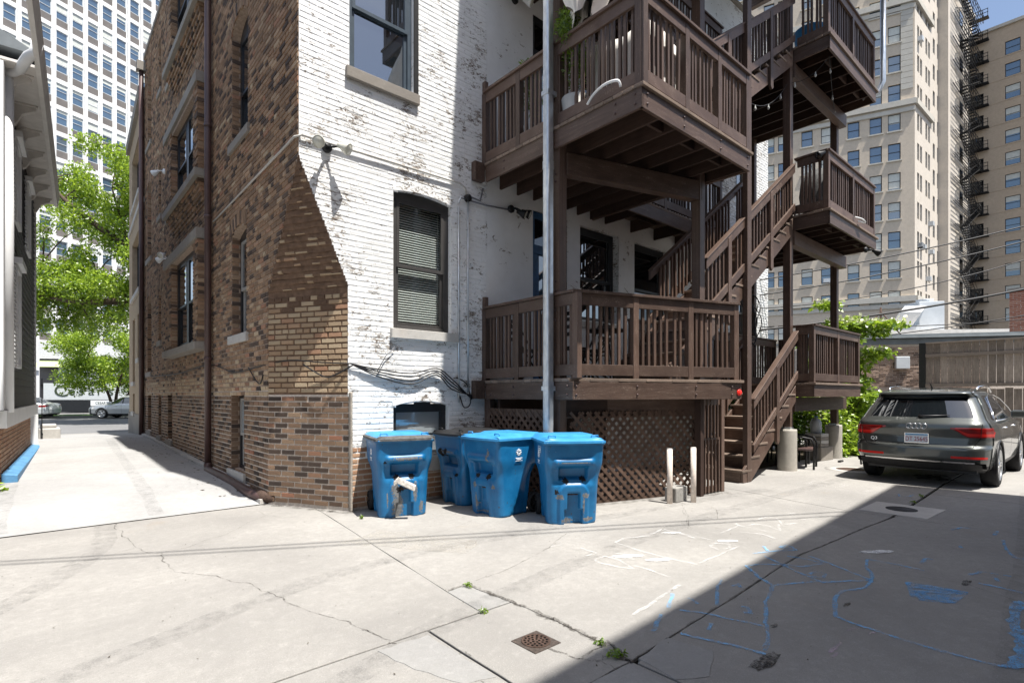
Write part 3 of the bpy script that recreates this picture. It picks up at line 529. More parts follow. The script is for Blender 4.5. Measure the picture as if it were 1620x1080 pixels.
def brick_field(o, u, n, fn, z0, z1, pick, dep=.012, jit=.002, L=.205, joint=.011, head=6, seed=1, course=COURSE, indiv=None, parent=None, bev=.0045, jv=None, bevv=None):
    """courses of bricks; pick(s,z) -> (mesh builder, material index) or None; indiv(s,z) -> material name for single bricks"""
    rs = random.Random(seed); o, u, n = Vector(o), Vector(u), Vector(n); w = Vector((0, 0, 1)); k = 0; z = z0
    while z < z1 - .02:
        h = course - joint; zz = z + joint / 2; hd = head and k % head == head - 1; step = (L - joint) / 2 + joint if hd else L + joint
        step = (L / 2 if hd else L) + joint
        for a, b in fn(z + course / 2):
            off = (0 if k % 2 else step * .5); s = math.floor((a - off) / step) * step + off
            while s < b:
                g = joint if jv is None else jv; x0, x1 = max(s + g / 2 + rs.uniform(-.004, .004), a + .001), min(s + step - g / 2 + rs.uniform(-.004, .004), b - .001); s += step
                if x1 - x0 < .025: continue
                sm = (x0 + x1) / 2; p = o + u * x0 + w * (zz + rs.uniform(-.002, .002))
                mname = indiv(sm, z) if indiv else None
                if mname:
                    ob = bpy.data.objects.new('brick', unit_brick(mname)); COL.objects.link(ob); ob.parent = parent; mt = Matrix.Identity(4)
                    mt.col[0][:3] = u; mt.col[1][:3] = -n; mt.col[2][:3] = w; mt.col[3][:3] = p + n * rs.uniform(-.002, .002); mt = mt @ Matrix.Diagonal((x1 - x0, .65, h, 1)); ob.matrix_local = mt; continue
                t = pick(sm, z)
                if t: brick_faces(t[0], p, u, w, n, x1 - x0, h, dep, jit, (bev if bevv is None else bevv, bev), t[1])
        z += course; k += 1
def backing(mb, o, u, fn, z0, z1, mi=lambda z: 0, step=COURSE):
    o, u = Vector(o), Vector(u); w = Vector((0, 0, 1)); z = z0; cur = None; st = z0
    def flush(iv, a, b):
        for s0, s1 in iv: mb.quad(o + u * s0 + w * a, o + u * s1 + w * a, o + u * s1 + w * b, o + u * s0 + w * b, mi((a + b) / 2))
    while z < z1 - 1e-6:
        zn = min(z + step, z1); iv = [(round(a, 4), round(b, 4)) for a, b in fn((z + zn) / 2)]; key = (iv, mi((z + zn) / 2))
        if cur is not None and key != cur: flush(cur[0], st, z); st = z
        cur = key; z = zn
    flush(cur[0], st, z1)
def reveal(mb, o, u, n, op, depth, mi=0):
    s0, s1, z0, z1, a = op; o, u, n = Vector(o), Vector(u), Vector(n); w = Vector((0, 0, 1)); pts = [(s0, z0), (s0, z1 - a)]
    if a > 0:
        for i in range(1, 9):
            zt = z1 - a; hw = (s1 - s0) / 2; Rr = (hw * hw + a * a) / (2 * a); m = (s0 + s1) / 2; th = math.asin(hw / Rr); t = -th + 2 * th * i / 9; pts.append((m + Rr * math.sin(t), zt - (Rr - a) + Rr * math.cos(t)))
    pts += [(s1, z1 - a), (s1, z0)]
    for i in range(len(pts)):
        (a0, b0), (a1, b1) = pts[i], pts[(i + 1) % len(pts)]; p, q = o + u * a0 + w * b0, o + u * a1 + w * b1; mb.quad(p, q, q - n * depth, p - n * depth, mi)
def arch_outline(op, o, u, gap=0):
    s0, s1, z0, z1, a = op; s0 += gap; s1 -= gap; z1 -= gap; z0 += gap; o, u = Vector(o), Vector(u); w = Vector((0, 0, 1)); pts = [(s0, z0), (s1, z0), (s1, z1 - a)]
    if a > 0:
        hw = (s1 - s0) / 2; Rr = (hw * hw + a * a) / (2 * a); m = (s0 + s1) / 2; th = math.asin(hw / Rr)
        for i in range(1, 8): t = th - 2 * th * i / 8; pts.append((m + Rr * math.sin(t), z1 - a - (Rr - a) + Rr * math.cos(t)))
    pts.append((s0, z1 - a)); return [o + u * s + w * z for s, z in pts]
def window(root, o, u, n, op, depth, frame='dark_frame', glass='window_glass', fw=.07, sash=True, inner=None, blinds=None, lower=None, sashmat=None):
    """double-hung window set back in its opening: part window > glass panes, sashes, blind"""
    o, u, n = Vector(o), Vector(u), Vector(n); w = Vector((0, 0, 1)); s0, s1, z0, z1, a = op; bk = o - n * depth; f = MB()
    out = arch_outline(op, bk, u); top = z1 - a - fw
    ins = [bk + u * s + w * z for s, z in ((s0 + fw, z0 + fw * .7), (s1 - fw, z0 + fw * .7), (s1 - fw, top), (s0 + fw, top))]
    # frame as four members plus the arched head
    f.obox((bk + u * (s0 + fw / 2) + w * (z0 + top) / 2), u * fw / 2, n * .035, w * (top - z0) / 2); f.obox((bk + u * (s1 - fw / 2) + w * (z0 + top) / 2), u * fw / 2, n * .035, w * (top - z0) / 2)
    f.obox(bk + u * (s0 + s1) / 2 + w * (z0 + fw * .35), u * (s1 - s0 - 2 * fw) / 2, n * .040, w * fw * .35)
    head = [bk + u * s0 + w * top, bk + u * s1 + w * top] + [p for p in out if (p - o).z > top + 1e-4]
    f.prism([p - n * .035 for p in head], n * .072)
    fo = part(f, 'window', frame, root, .004, fix=True)
    mid = z0 + (top - z0) * (.5 if lower is None else lower); sw = .045
    def pane(za, zb, dn, nm):
        g = MB(); c = bk + n * dn; q = [c + u * (s0 + fw) + w * za, c + u * (s1 - fw) + w * za, c + u * (s1 - fw) + w * zb, c + u * (s0 + fw) + w * zb]
        if sash:
            s_ = MB(); cx0, cx1 = s0 + fw, s1 - fw
            for (xa, xb, ya, yb) in ((cx0, cx0 + sw, za, zb), (cx1 - sw, cx1, za, zb), (cx0 + sw, cx1 - sw, za, za + sw), (cx0 + sw, cx1 - sw, zb - sw * .8, zb)):
                s_.obox(c + u * (xa + xb) / 2 + w * (ya + yb) / 2, u * (xb - xa) / 2, n * .018, w * (yb - ya) / 2)
            part(s_, 'sash', sashmat or frame, fo); 
        g.quad(*q); part(g, 'pane', glass, fo)
    pane(z0 + fw * .7, mid, -.012, 0); pane(mid - .03, top, .022 if sash else -.012, 1)
    if blinds:
        b = MB(); c = bk - n * .075; zt, zb_ = top - .02, z0 + fw * .7 + blinds * (top - z0)
        z = zt
        while z > zb_: b.obox(c + u * (s0 + s1) / 2 + w * z, u * (s1 - s0 - 2 * fw) / 2, n * .012 - w * .011, (w * .0010)); z -= .034
        for q in (.12, .88): b.obox(c + u * (s0 + (s1 - s0) * q) + w * (zt + zb_) / 2, u * .002, n * .002, w * (zt - zb_) / 2)
        part(b, 'blind', 'blind_slat', fo); d = MB(); c2 = bk - n * .45
        d.quad(c2 + u * s0 + w * z0, c2 + u * s1 + w * z0, c2 + u * s1 + w * z1, c2 + u * s0 + w * z1)
        for s_a in (s0, s1): d.quad(c2 + u * s_a + w * z0, c2 + u * s_a + w * z1, bk - n * .05 + u * s_a + w * z1, bk - n * .05 + u * s_a + w * z0)
        for z_a in (z0, z1): d.quad(c2 + u * s0 + w * z_a, c2 + u * s1 + w * z_a, bk - n * .05 + u * s1 + w * z_a, bk - n * .05 + u * s0 + w * z_a)
        part(d, 'interior', 'interior_dark', fo)
    return fo
def sill(root, o, u, n, s0, s1, z0, z1, pro, mat='stone', name='window_sill', back=.1):
    o, u, n = Vector(o), Vector(u), Vector(n); return part(MB().obox(o + u * (s0 + s1) / 2 + n * (pro - back) / 2 + Vector((0, 0, (z0 + z1) / 2)), u * (s1 - s0) / 2, n * (pro + back) / 2, Vector((0, 0, (z1 - z0) / 2))), name, mat, root, .006, fix=True)
def arch_bricks(mb, o, u, n, op, mi=0, rows=1, h=.20, proud=.016):
    s0, s1, z0, z1, a = op; o, u, n = Vector(o), Vector(u), Vector(n); w = Vector((0, 0, 1)); a = max(a, .02); hw = (s1 - s0) / 2; Rr = (hw * hw + a * a) / (2 * a); m = (s0 + s1) / 2; th = math.asin(hw / Rr); c = o + u * m + w * (z1 - a - (Rr - a)); k = int(2 * th * Rr / .072)
    for i in range(k):
        t = -th + 2 * th * (i + .5) / k; rd = u * math.sin(t) + w * math.cos(t); tg = u * math.cos(t) - w * math.sin(t); mb.obox(c + rd * (Rr + h / 2 + .004) + n * proud / 2, tg * .031, rd * h / 2, n * proud / 2 + n * random.uniform(0, .003), mi)
# --- side wall (faces the driveway)
SO, SU, SN = (BX, 0, 0), (0, 1, 0), (-1, 0, 0); SEND = 19.0; CH_Y, CH_X = 7.58, 2.923; ZC, ZA = 2.84, 4.31
def cham(z):
    """0 below the corbels, 1 at the full corner"""
    return min(1, max(0, (z - ZC) / (ZA - ZC)))
side_ops = [(8.71, 9.47, .29, 1.48, 0), (8.58, 9.42, 2.40, 4.08, .10), (8.50, 9.42, 5.44, 7.36, .20), (8.50, 9.42, 8.75, 10.6, .2)]
for (a, b, z0, z1) in ((14.7, 15.22, 2.5, 4.2), (16.1, 16.5, 2.85, 4.2), (17.7, 18.5, 2.1, 4.25)):
    for k in range(3): side_ops.append((a, b, z0 + 3.2 * k, z1 + 3.2 * k, .14))
side_ops += [(14.6, 15.2, .40, 1.45, 0), (16.1, 16.55, .42, 1.45, 0), (17.75, 18.4, .46, 1.45, 0)]
bays = [(11.0, 14.35, 2.30, 4.48), (11.0, 14.35, 5.42, 7.30), (11.0, 14.35, 8.62, 10.7)]
bay_ops = [(11.4, 13.6, 2.45, 4.28), (11.4, 13.6, 5.56, 7.08), (11.4, 13.6, 8.78, 10.5)]
holes = side_ops + [(a + .1, b - .1, z0 + .1, z1 - .1, 0) for a, b, z0, z1 in bays]
ZTOP = 11.3
def side_fn(z): return intervals(BY + (CH_Y - BY) * (1 - cham(z)), SEND, holes, z)
sw = MB(); backing(sw, SO, SU, side_fn, 0, ZTOP, lambda z: 1 if z < 1.55 else 0)
for op in side_ops: reveal(sw, SO, SU, SN, op, .20, 0)
side_wall = part(sw, 'side_wall', ['mortar_brown', 'mortar_pale'], house)
bf = MB()
def side_pick(s, z):
    if z < 1.44: return (bf, 1)
    if z < 1.75: return (bf, 1 if random.random() < .15 else 2)
    return (bf, 2 if random.random() < .03 else 0)
def side_indiv(s, z): return 'face_brick' if z < 1.44 and s < 8.1 else None
brick_field(SO, SU, SN, side_fn, .035, ZTOP, side_pick, .012, .003, joint=.014, seed=3, indiv=side_indiv, parent=side_wall)
for op in side_ops:
    if op[1] - op[0] > .3 and op[4] > 0: arch_bricks(bf, SO, SU, SN, op, 0)
    zz = op[2]; k = 0
    while zz < op[3] - op[4] - .05:           # toothed far jamb
        bf.box(BX + .002, BX + (.185 if k % 2 else .10), op[1] - (.012 if k % 2 else .005), op[1] + .01, zz + .006, zz + COURSE - .006, 0 if op[3] > 1.6 else 1); zz += COURSE; k += 1
part(bf, 'brick', ['common_brick', 'face_brick', 'tan_brick'], None, kind='stuff').parent = side_wall
for i, op in enumerate(side_ops):
    small = op[1] - op[0] < .6; window(house, SO, SU, SN, op, .16, 'black_frame' if i < 4 else 'dark_frame', 'window_glass' if op[2] > 2 else 'pale_glass' if i == 0 else 'dark_glass', .05 if small else .07, sash=not small, sashmat='grey_frame' if i in (0, 1) else None)
    zs = op[2]; sill(house, SO, SU, SN, op[0] - .10, op[1] + .08, zs - .135, zs - .004, .05, 'stone_pale' if i in (0, 1) else 'stone', back=.14)
# projecting bays with stone sills, lintels, corbels and toothed piers
for (a, b, z0, z1), (oa, ob, oz0, oz1) in zip(bays, bay_ops):
    pr = .17; bo = (BX - pr, 0, 0); by = MB(); fn = lambda z: intervals(a, b, [(oa, ob, oz0, oz1, 0)], z)
    backing(by, bo, SU, fn, z0, z1); by.quad((BX - pr, a, z0), (BX, a, z0), (BX, a, z1), (BX - pr, a, z1)); by.quad((BX - pr, b, z0), (BX, b, z0), (BX, b, z1), (BX - pr, b, z1)); by.quad((BX - pr, a, z1), (BX, a, z1), (BX, b, z1), (BX - pr, b, z1)); by.quad((BX - pr, a, z0), (BX, a, z0), (BX, b, z0), (BX - pr, b, z0)); reveal(by, bo, SU, SN, (oa, ob, oz0, oz1, 0), .3)
    bb = part(by, 'bay', 'mortar_brown', house); m = MB(); brick_field(bo, SU, SN, fn, z0 + .13, z1 - .2, lambda s, z: (m, 0), .012, .003, seed=int(z0 * 10), head=0)
    z = z0 + .14; k = 0
    while z < z1 - .2:                        # quoined piers: every other course steps out
        e = .022 if k % 2 else .004
        m.box(BX - pr - e, BX - .01, a - e, a + .17, z + .006, z + COURSE - .006, 0)
        m.box(BX - pr - e, BX + .05, ob - e * .6, ob + .16, z + .006, z + COURSE - .006, 0); z += COURSE; k += 1
    if z0 > 3:
        for k in range(6):                    # corbelled courses carrying the bay
            y = a + .06 + k * .03
            while y < b - .06 - k * .03: m.box(BX - pr + k * .028, BX, y, y + .095, z0 - (k + 1) * COURSE + .008, z0 - k * COURSE, 0); y += .106
    part(m, 'brick', 'common_brick', None, kind='stuff').parent = bb
    sill(house, bo, SU, SN, a - .04, b + .04, z0 - .01, z0 + .13, .07, 'stone', back=.2); sill(house, bo, SU, SN, a - .05, b + .05, z1 - .19, z1, .05, 'stone', 'lintel', back=.2)
    for q in range(2):
        wa, wb = oa + (ob - oa) * q / 2, oa + (ob - oa) * (q + 1) / 2; window(house, bo, SU, SN, (wa, wb, oz0, oz1, 0), .14, 'black_frame', 'window_glass', .09)
# --- chamfered corner
cdir = Vector((CH_X - BX, BY - CH_Y, 0)); clen = cdir.length; cu = cdir.normalized(); cn = Vector((cu.y, -cu.x, 0)); cn = cn if cn.y < 0 else -cn
cw_ = MB(); co = Vector((BX, CH_Y, 0)); cfn = lambda z: [(0, clen)]
cw_.quad(co, co + cdir, co + cdir + Vector((0, 0, 1.47)), co + Vector((0, 0, 1.47)), 1); cw_.quad(co + Vector((0, 0, 1.47)), co + cdir + Vector((0, 0, 1.47)), co + cdir + Vector((0, 0, ZC)), co + Vector((0, 0, ZC)), 2)
zz, k = ZC, 0; nst = 21; chs = (ZA - ZC) / nst
for k in range(nst):                          # corbelled courses, parged with brown mortar
    f = k / nst; f1 = (k + 1) / nst; z0, z1 = ZC + k * chs, ZC + (k + 1) * chs; E_ = lambda q: (Vector((BX, BY + (CH_Y - BY) * (1 - q), 0)), Vector((BX + (CH_X - BX) * (1 - q), BY, 0))); A, B = E_(f); A1, B1 = E_(f1)
    m = 7; lo = [A.lerp(B, i / m) + Vector((0, 0, z0 + random.uniform(-.006, .008))) + cn * random.uniform(.004, .012) for i in range(m + 1)]; md = [(A.lerp(B, i / m) * .6 + A1.lerp(B1, i / m) * .4) + Vector((0, 0, z0 + chs * .4)) + cn * random.uniform(.004, .012) for i in range(m + 1)]; hi = [A1.lerp(B1, i / m) + Vector((0, 0, z1)) - cn * random.uniform(-.002, .006) for i in range(m + 1)]; bk = [p - cn * .12 for p in lo]
    cw_.grid([bk, lo, md, hi], mi=2, smooth=False)
chw = part(cw_, 'chamfer_wall', ['mortar_brown', 'mortar_pale', 'parge_brown'], house)
brick_field(co, cu, cn, cfn, .035, 1.46, None, L=.205, joint=.013, seed=5, indiv=lambda s, z: 'face_brick', parent=chw, head=0)
brick_field(co, cu, cn, cfn, 1.49, ZC - .06, None, L=.20, joint=.016, seed=8, indiv=lambda s, z: 'tan_brick' if not (z > 2.55 and random.random() < .45) else 'parge_brown', parent=chw, head=6)
ch = MB()
for k in range(nst):
    f = (k + .1) / nst; A = Vector((BX, BY + (CH_Y - BY) * (1 - f), 0)); B = Vector((BX + (CH_X - BX) * (1 - f), BY, 0)); L = (B - A).length; s = random.uniform(0, .15)
    while s < L - .1:
        if random.random() < .6:
            l = min(random.uniform(.06, .2), L - s - .02); p = A.lerp(B, s / L) + Vector((0, 0, ZC + k * chs + .002)); brick_faces(ch, p, cu, Vector((0, 0, 1)), cn, l, random.uniform(.02, .045), .020, .006, (.01, .008))
        s += random.uniform(.12, .3)
part(ch, 'brick', 'tan_brick', None, kind='stuff').parent = chw
part(MB().bar(co + cdir + Vector((.012, -.012, .0)), co + cdir + Vector((.012, -.012, 1.5)), .10, .03, (1, 0, 0)), 'corner_stucco', 'stucco_grey', house, .01)
# --- rear wall, painted white (faces the alley)
RO, RU, RN = (0, BY, 0), (1, 0, 0), (0, -1, 0); REND = 15.07
rear_ops = [(2.93, 3.86, 5.60, 7.7, 0), (3.55, 4.49, 2.36, 4.262, .05), (3.55, 4.45, .615, 1.385, .07), (6.12, 6.95, 1.73, 4.55, 0), (7.29, 8.41, 2.80, 4.55, 0), (8.92, 10.15, 2.80, 4.55, 0), (13.2, 13.75, 2.7, 4.5, 0), (6.12, 6.95, 5.0, 7.80, 0), (7.29, 8.41, 6.1, 7.8, 0), (8.92, 10.15, 6.1, 7.8, 0), (13.2, 13.75, 5.95, 7.8, 0), (3.55, 4.49, 8.8, 10.6, .05)]
def rear_fn(z): return intervals(BX + (CH_X - BX) * (1 - cham(z)) + (.03 if z < 1.45 else -.012 if z < ZC else 0), REND, rear_ops, z)
rw = MB(); backing(rw, RO, RU, rear_fn, 0, ZTOP, lambda z: 1 if z < .66 else 0)
for op in rear_ops: reveal(rw, RO, RU, RN, op, .22, 0)
rw.quad((REND, BY, 0), (REND, BY + 12, 0), (REND, BY + 12, ZTOP), (REND, BY, ZTOP), 2); rw.quad((BX, SEND, 0), (REND, SEND, 0), (REND, SEND, ZTOP), (BX, SEND, ZTOP), 2)
rear_wall = part(rw, 'rear_wall', ['white_paint_brick', 'mortar_pale', 'tan_stucco'], house)
wb = MB(); rfA = lambda z: [(a, min(b, 5.15)) for a, b in rear_fn(z) if a < 5.1]; rfB = lambda z: [(max(a, 12.4), b) for a, b in rear_fn(z) if b > 12.5]
def rear_pick(s, z): return (wb, 1) if z < .62 + .02 * math.sin(s * 9) or (s < 3.2 and z < .74) else (wb, 0)
brick_field(RO, RU, RN, rfA, .02, 9.5, rear_pick, .0036, .0018, seed=21, bev=.013, joint=.005, jv=.0, bevv=.005)
for op in (rear_ops[1], rear_ops[2], rear_ops[11]):
    s0_, s1_, _, z1_, a_ = op; hw_ = (s1_ - s0_) / 2; Rr_ = (hw_ * hw_ + a_ * a_) / (2 * a_); th_ = math.asin(hw_ / Rr_); m_ = (s0_ + s1_) / 2; zc_ = z1_ - a_ - (Rr_ - a_); inn, outr = [], []
    for i in range(13):
        t_ = -th_ + 2 * th_ * i / 12; inn.append((m_ + Rr_ * math.sin(t_), BY - .0075, zc_ + Rr_ * math.cos(t_))); outr.append((m_ + (Rr_ + .085) * math.sin(t_), BY - .0075 + .004, zc_ + (Rr_ + .085) * math.cos(t_)))
    wb.grid([[(x, BY + .22, z) for x, y, z in inn], inn, outr], smooth=False)
wc = MB(); brick_field(RO, RU, RN, rfB, 1.2, 10.5, lambda s, z: (wc, 0), .010, .004, seed=22, bev=.008, joint=.010)
part(wb, 'brick', ['white_paint_brick', 'orange_brick'], None, kind='stuff').parent = rear_wall; part(wc, 'brick', 'white_paint_brick', None, kind='stuff').parent = rear_wall
pl = MB(); plfn = lambda z: [(max(a, 5.15), min(b, 12.4)) for a, b in rear_fn(z) if b > 5.2 and a < 12.3]
backing(pl, (0, BY - .012, 0), RU, plfn, .0, ZTOP); part(pl, 'plaster', 'white_plaster', house)
window(house, RO, RU, RN, rear_ops[0], .09, 'navy_frame', 'window_glass', .06, lower=.42)
window(house, RO, RU, RN, rear_ops[1], .11, 'dark_frame', 'clear_glass', .085, blinds=.03, sashmat='dark_frame')
window(house, RO, RU, RN, rear_ops[2], .12, 'black_frame', 'pale_glass', .09, sash=False)
for i in (4, 5, 8, 9): window(house, RO, RU, RN, rear_ops[i], .16, 'black_frame', 'dark_glass' if i != 4 else 'window_glass', .10)
for i in (6, 10): window(house, RO, RU, RN, rear_ops[i], .10, 'grey_frame', 'tower_glass', .05)
window(house, RO, RU, RN, rear_ops[11], .1, 'dark_frame', 'window_glass', .08)
sill(house, RO, RU, RN, 2.875, 3.93, 5.46, 5.597, .06); sill(house, RO, RU, RN, 3.50, 4.588, 2.226, 2.356, .065, 'stone_pale'); sill(house, RO, RU, RN, 3.5, 4.42, .40, .61, .05, 'stone_pale')
for a, b in ((7.25, 8.45), (8.88, 10.2)): sill(house, RO, RU, RN, a, b, 2.68, 2.795, .05, 'stone_pale'); sill(house, RO, RU, RN, a, b, 5.98, 6.095, .05, 'stone_pale')
part(MB().box(3.86, 3.93, BY - .02, BY - .005, 5.60, 7.7), 'window_trim', 'black_metal', house)
for z in (1.73, 5.0):                          # back doors: leaf with glazing, transom over
    d = MB(); d.box(6.12, 6.20, BY + .03, BY + .10, z, z + 2.8); d.box(6.87, 6.95, BY + .03, BY + .10, z, z + 2.8); d.box(6.20, 6.87, BY + .03, BY + .10, z + 2.1, z + 2.25); d.box(6.20, 6.87, BY + .03, BY + .10, z + 2.7, z + 2.8); d.box(6.20, 6.87, BY + .05, BY + .09, z, z + 1.0); d.box(6.20, 6.32, BY + .05, BY + .09, z + 1.0, z + 2.1); d.box(6.75, 6.87, BY + .05, BY + .09, z + 1.0, z + 2.1)
    dr = part(d, 'door', 'blue_paint' if z < 2 else 'black_frame', house, .004); part(MB().quad((6.32, BY + .07, z + 1), (6.75, BY + .07, z + 1), (6.75, BY + .07, z + 2.1), (6.32, BY + .07, z + 2.1)), 'pane', 'tower_glass', dr); part(MB().quad((6.2, BY + .08, z + 2.25), (6.87, BY + .08, z + 2.25), (6.87, BY + .08, z + 2.7), (6.2, BY + .08, z + 2.7)), 'pane', 'dark_glass', dr); part(MB().lathe((6.80, BY + .05, z + 1.0), (0, -1, 0), [(0, .05), (.028, .045), (.03, .02), (.012, .01), (.012, 0)], 10), 'door_knob', 'chrome', dr)
part(MB().box(BX - .04, REND + .03, BY - .05, SEND + .02, ZTOP, ZTOP + .12), 'coping', 'stone', house)

ft = MB()
for i in range(30): y = 7.62 + i * .38; ft.box(2.20, 2.30, y, y + .38, -.05, gz(y + .2) + .045)
part(ft, 'wall_footing', 'stone_pale', house, .006)
# ------------------------------------------------------------------ wooden back porch
porch = thing('wooden_back_porch', 'three level brown wooden back porch with open stairs between its decks', 'porch', (5.06, BY, 0)); PV = Vector((5.06, BY, 0))
BWD = 'brown_wood'
def pp(mb, name, mat=BWD, parent=None, bevel=.004): return part(mb, name, mat, parent or porch, bevel, fix=True)
_bal = {}
def baluster(p, z0, z1, parent, s=.036):
    """shared unit baluster scaled to its length"""
    if 'm' not in _bal: _bal['m'] = MB().box(-.5, .5, -.5, .5, 0, 1).mesh('baluster', BWD)
    o = bpy.data.objects.new('baluster', _bal['m']); COL.objects.link(o); o.parent = parent; o.location = (p[0], p[1], z0); o.scale = (s * random.uniform(.92, 1.08), s * random.uniform(.92, 1.08), z1 - z0); o.rotation_euler = (random.gauss(0, .004), random.gauss(0, .004), parent.get('yaw', 0)); return o
def railing(A, B, zf, secs, nb=7, H=1.12, ends=(True, True), out=None, gap=.035):
    """guard rail from A to B: cap, fascia and foot boards between posts, irregular balusters; secs = section boundaries 0..1"""
    A, B = Vector((*A, 0)), Vector((*B, 0)); d = B - A; L = d.length; u = d.normalized(); n = Vector((u.y, -u.x, 0)) if out is None else Vector((*out, 0)); yaw = math.atan2(u.y, u.x); Z = Vector((0, 0, 1))
    r = MB(); ps = .088
    r.obox(A + d / 2 + Z * (zf + H - .018) - n * .03, u * L / 2, n * .062, Z * .018)
    cuts = [s * L for s in secs]
    for a, b in zip(cuts[:-1], cuts[1:]):
        xa, xb = a + ps / 2 + .001, b - ps / 2 - .001; m = A + u * (xa + xb) / 2
        r.obox(m + Z * (zf + H - .112) - n * .019, u * (xb - xa) / 2, n * .019, Z * .074); r.obox(m + Z * (zf + gap + .072) - n * .019, u * (xb - xa) / 2, n * .019, Z * .072)
    ro = pp(r, 'railing'); ro['yaw'] = yaw
    for i, c in enumerate(cuts):
        if (i == 0 and not ends[0]) or (i == len(cuts) - 1 and not ends[1]): continue
        p = A + u * c - n * .040; pp(MB().obox(p + Z * (zf + (H - .037) / 2 + .0), u * ps / 2, n * ps / 2, Z * (H - .037) / 2), 'post', parent=ro)
    for j, (a, b) in enumerate(zip(cuts[:-1], cuts[1:])):
        k = max(1, int(round((b - a - ps) / .108))) if nb is None else nb[j] if isinstance(nb, tuple) else nb
        gaps = [random.choice((1, 1, 1.45)) for _ in range(k + 1)]; t = sum(gaps); acc = 0
        for i in range(k):
            acc += gaps[i]; s = a + ps / 2 + (b - a - ps) * acc / t; p = A + u * s - n * (.038 + .020); baluster(p, zf + gap + .01, zf + H - .05, ro)
    return ro
def post(x0, x1, y0, y1, z0, z1, name='post'): return pp(MB().box(x0, x1, y0, y1, z0, z1), name, bevel=.006)
def bolts(mb, pts, n, r=.014):
    for p in pts: mb.lathe(p, n, [(r, 0), (r, .006), (r * .6, .014), (0, .016)], 8)
FL = [1.68, 4.95, 8.22]
def deck(poly, zt, rim_edges, jx, jy0, jy1, joist_ends=None, boards=True, name='deck', rim_h=.235, board=None):
    """floor boards along X, joists along Y, rim boards round the edge"""
    r = MB(); zb = zt - .04
    for (a, b, n) in rim_edges:
        a, b, n = Vector((*a, 0)), Vector((*b, 0)), Vector((*n, 0)); d = b - a; r.obox((a + b) / 2 - n * .02 + Vector((0, 0, zb - rim_h / 2 - .002)), d / 2, n * .02, Vector((0, 0, rim_h / 2 - .001)))
    dk = pp(r, name)
    for x in jx:
        y0 = jy0(x) if callable(jy0) else jy0; pp(MB().box(x - .019, x + .019, y0 + .042, jy1 - .005, zb - rim_h + .008, zb - .003), 'joist', 'shade_wood', dk, .003)
    for i, (a, b) in enumerate(zip(jx[:-1], jx[1:])):
        if i % 2 == 0:
            y0 = jy0((a + b) / 2) if callable(jy0) else jy0; pp(MB().box(a + .02, b - .02, y0 + .20, y0 + .24, zb - rim_h + .02, zb - .05), 'blocking', 'shade_wood', dk, 0)
    if boards:
        ymin, ymax = min(p[1] for p in poly) - .035, max(p[1] for p in poly); y = ymin
        while y < ymax - .02:
            y1 = min(y + .142, ymax); x0, x1 = board(y), board(y1); f = MB(); f.poly([(x0[0], y + .003), (x0[1], y + .003), (x1[1], y1 - .003), (x1[0], y1 - .003)], zb + random.uniform(-.001, .001), zt + random.uniform(-.002, .003)); pp(f, 'floor_board', 'tread_wood', dk, .004); y += .142
    return dk
DX0, DX1 = 5.06, 7.64; DYF = 3.53
# first-floor deck with its front cut on the diagonal
dg = Vector((7.64 - 5.06, 3.665 - 4.563)).normalized(); dgn = (dg.y, -dg.x)
fr = lambda x: 4.563 + (x - 5.06) * (3.665 - 4.563) / 2.58
def d1_board(y):
    x = 5.03 if y >= 4.563 else 5.03 + (4.563 - y) / (.898 / 2.58); return (min(x, 7.6), 7.70)
d1 = deck([(5.06, 4.60), (7.64, 3.665), (7.64, BY), (5.06, BY)], FL[0], [((5.03, BY - .12), (5.03, 4.565), (-1, 0)), ((5.03, 4.565), (7.66, 3.655), dgn), ((7.64, 3.72), (7.64, BY - .01), (1, 0))], [5.4 + .4 * i for i in range(6)], lambda x: fr(x) + .02, BY, board=d1_board)
def d2_board(y): return (5.01, 7.70)
rim2 = lambda z: [((5.03, BY - .12), (5.03, DYF), (-1, 0)), ((5.03, DYF), (7.66, DYF), (0, -1)), ((7.66, DYF + .04), (7.66, BY - .01), (1, 0))]
d2 = deck([(5.06, DYF), (7.64, BY)], FL[1], rim2(0), [5.42 + .36 * i for i in range(7)], DYF, BY, board=d2_board)
d3 = deck([(5.06, DYF), (7.64, BY)], FL[2], rim2(0), [5.42 + .36 * i for i in range(7)], DYF, BY, board=d2_board)
for zt in FL: pp(MB().box(4.845, 5.03, BY - .115, BY - .015, zt - .275, zt + .0), 'ledger', bevel=.006)
bo = MB()
for zt, front in ((FL[0], None), (FL[1], DYF)):
    za, zb_ = zt - .10, zt - .21
    if front is None:
        for s in (.05, .97, 1.95, 2.60): p = Vector((5.03, 4.565, 0)) + Vector((dg.x, dg.y, 0)) * s; bolts(bo, [p + Vector((0, 0, za)), p + Vector((0, 0, zb_))], (dgn[0], dgn[1], 0))
    else: bolts(bo, [(x, front, z) for x in (5.13, 5.9, 6.8, 7.58) for z in (za, zb_)], (0, -1, 0))
    bolts(bo, [(5.03, y, z) for y in ((4.66, 4.9, 5.7, 6.2) if front is None else (3.62, 3.9, 4.9, 5.9)) for z in (za, zb_)], (-1, 0, 0))
bolts(bo, [(5.068, 4.905, z) for z in (4.36, 4.26, 2.95, 2.83, 2.7, 2.58, 2.45, 5.15, 5.28, 5.45, 5.62)], (-1, 0, 0), .018)
o = part(bo, 'bolts', 'brown_metal', d1); o['kind'] = 'stuff'
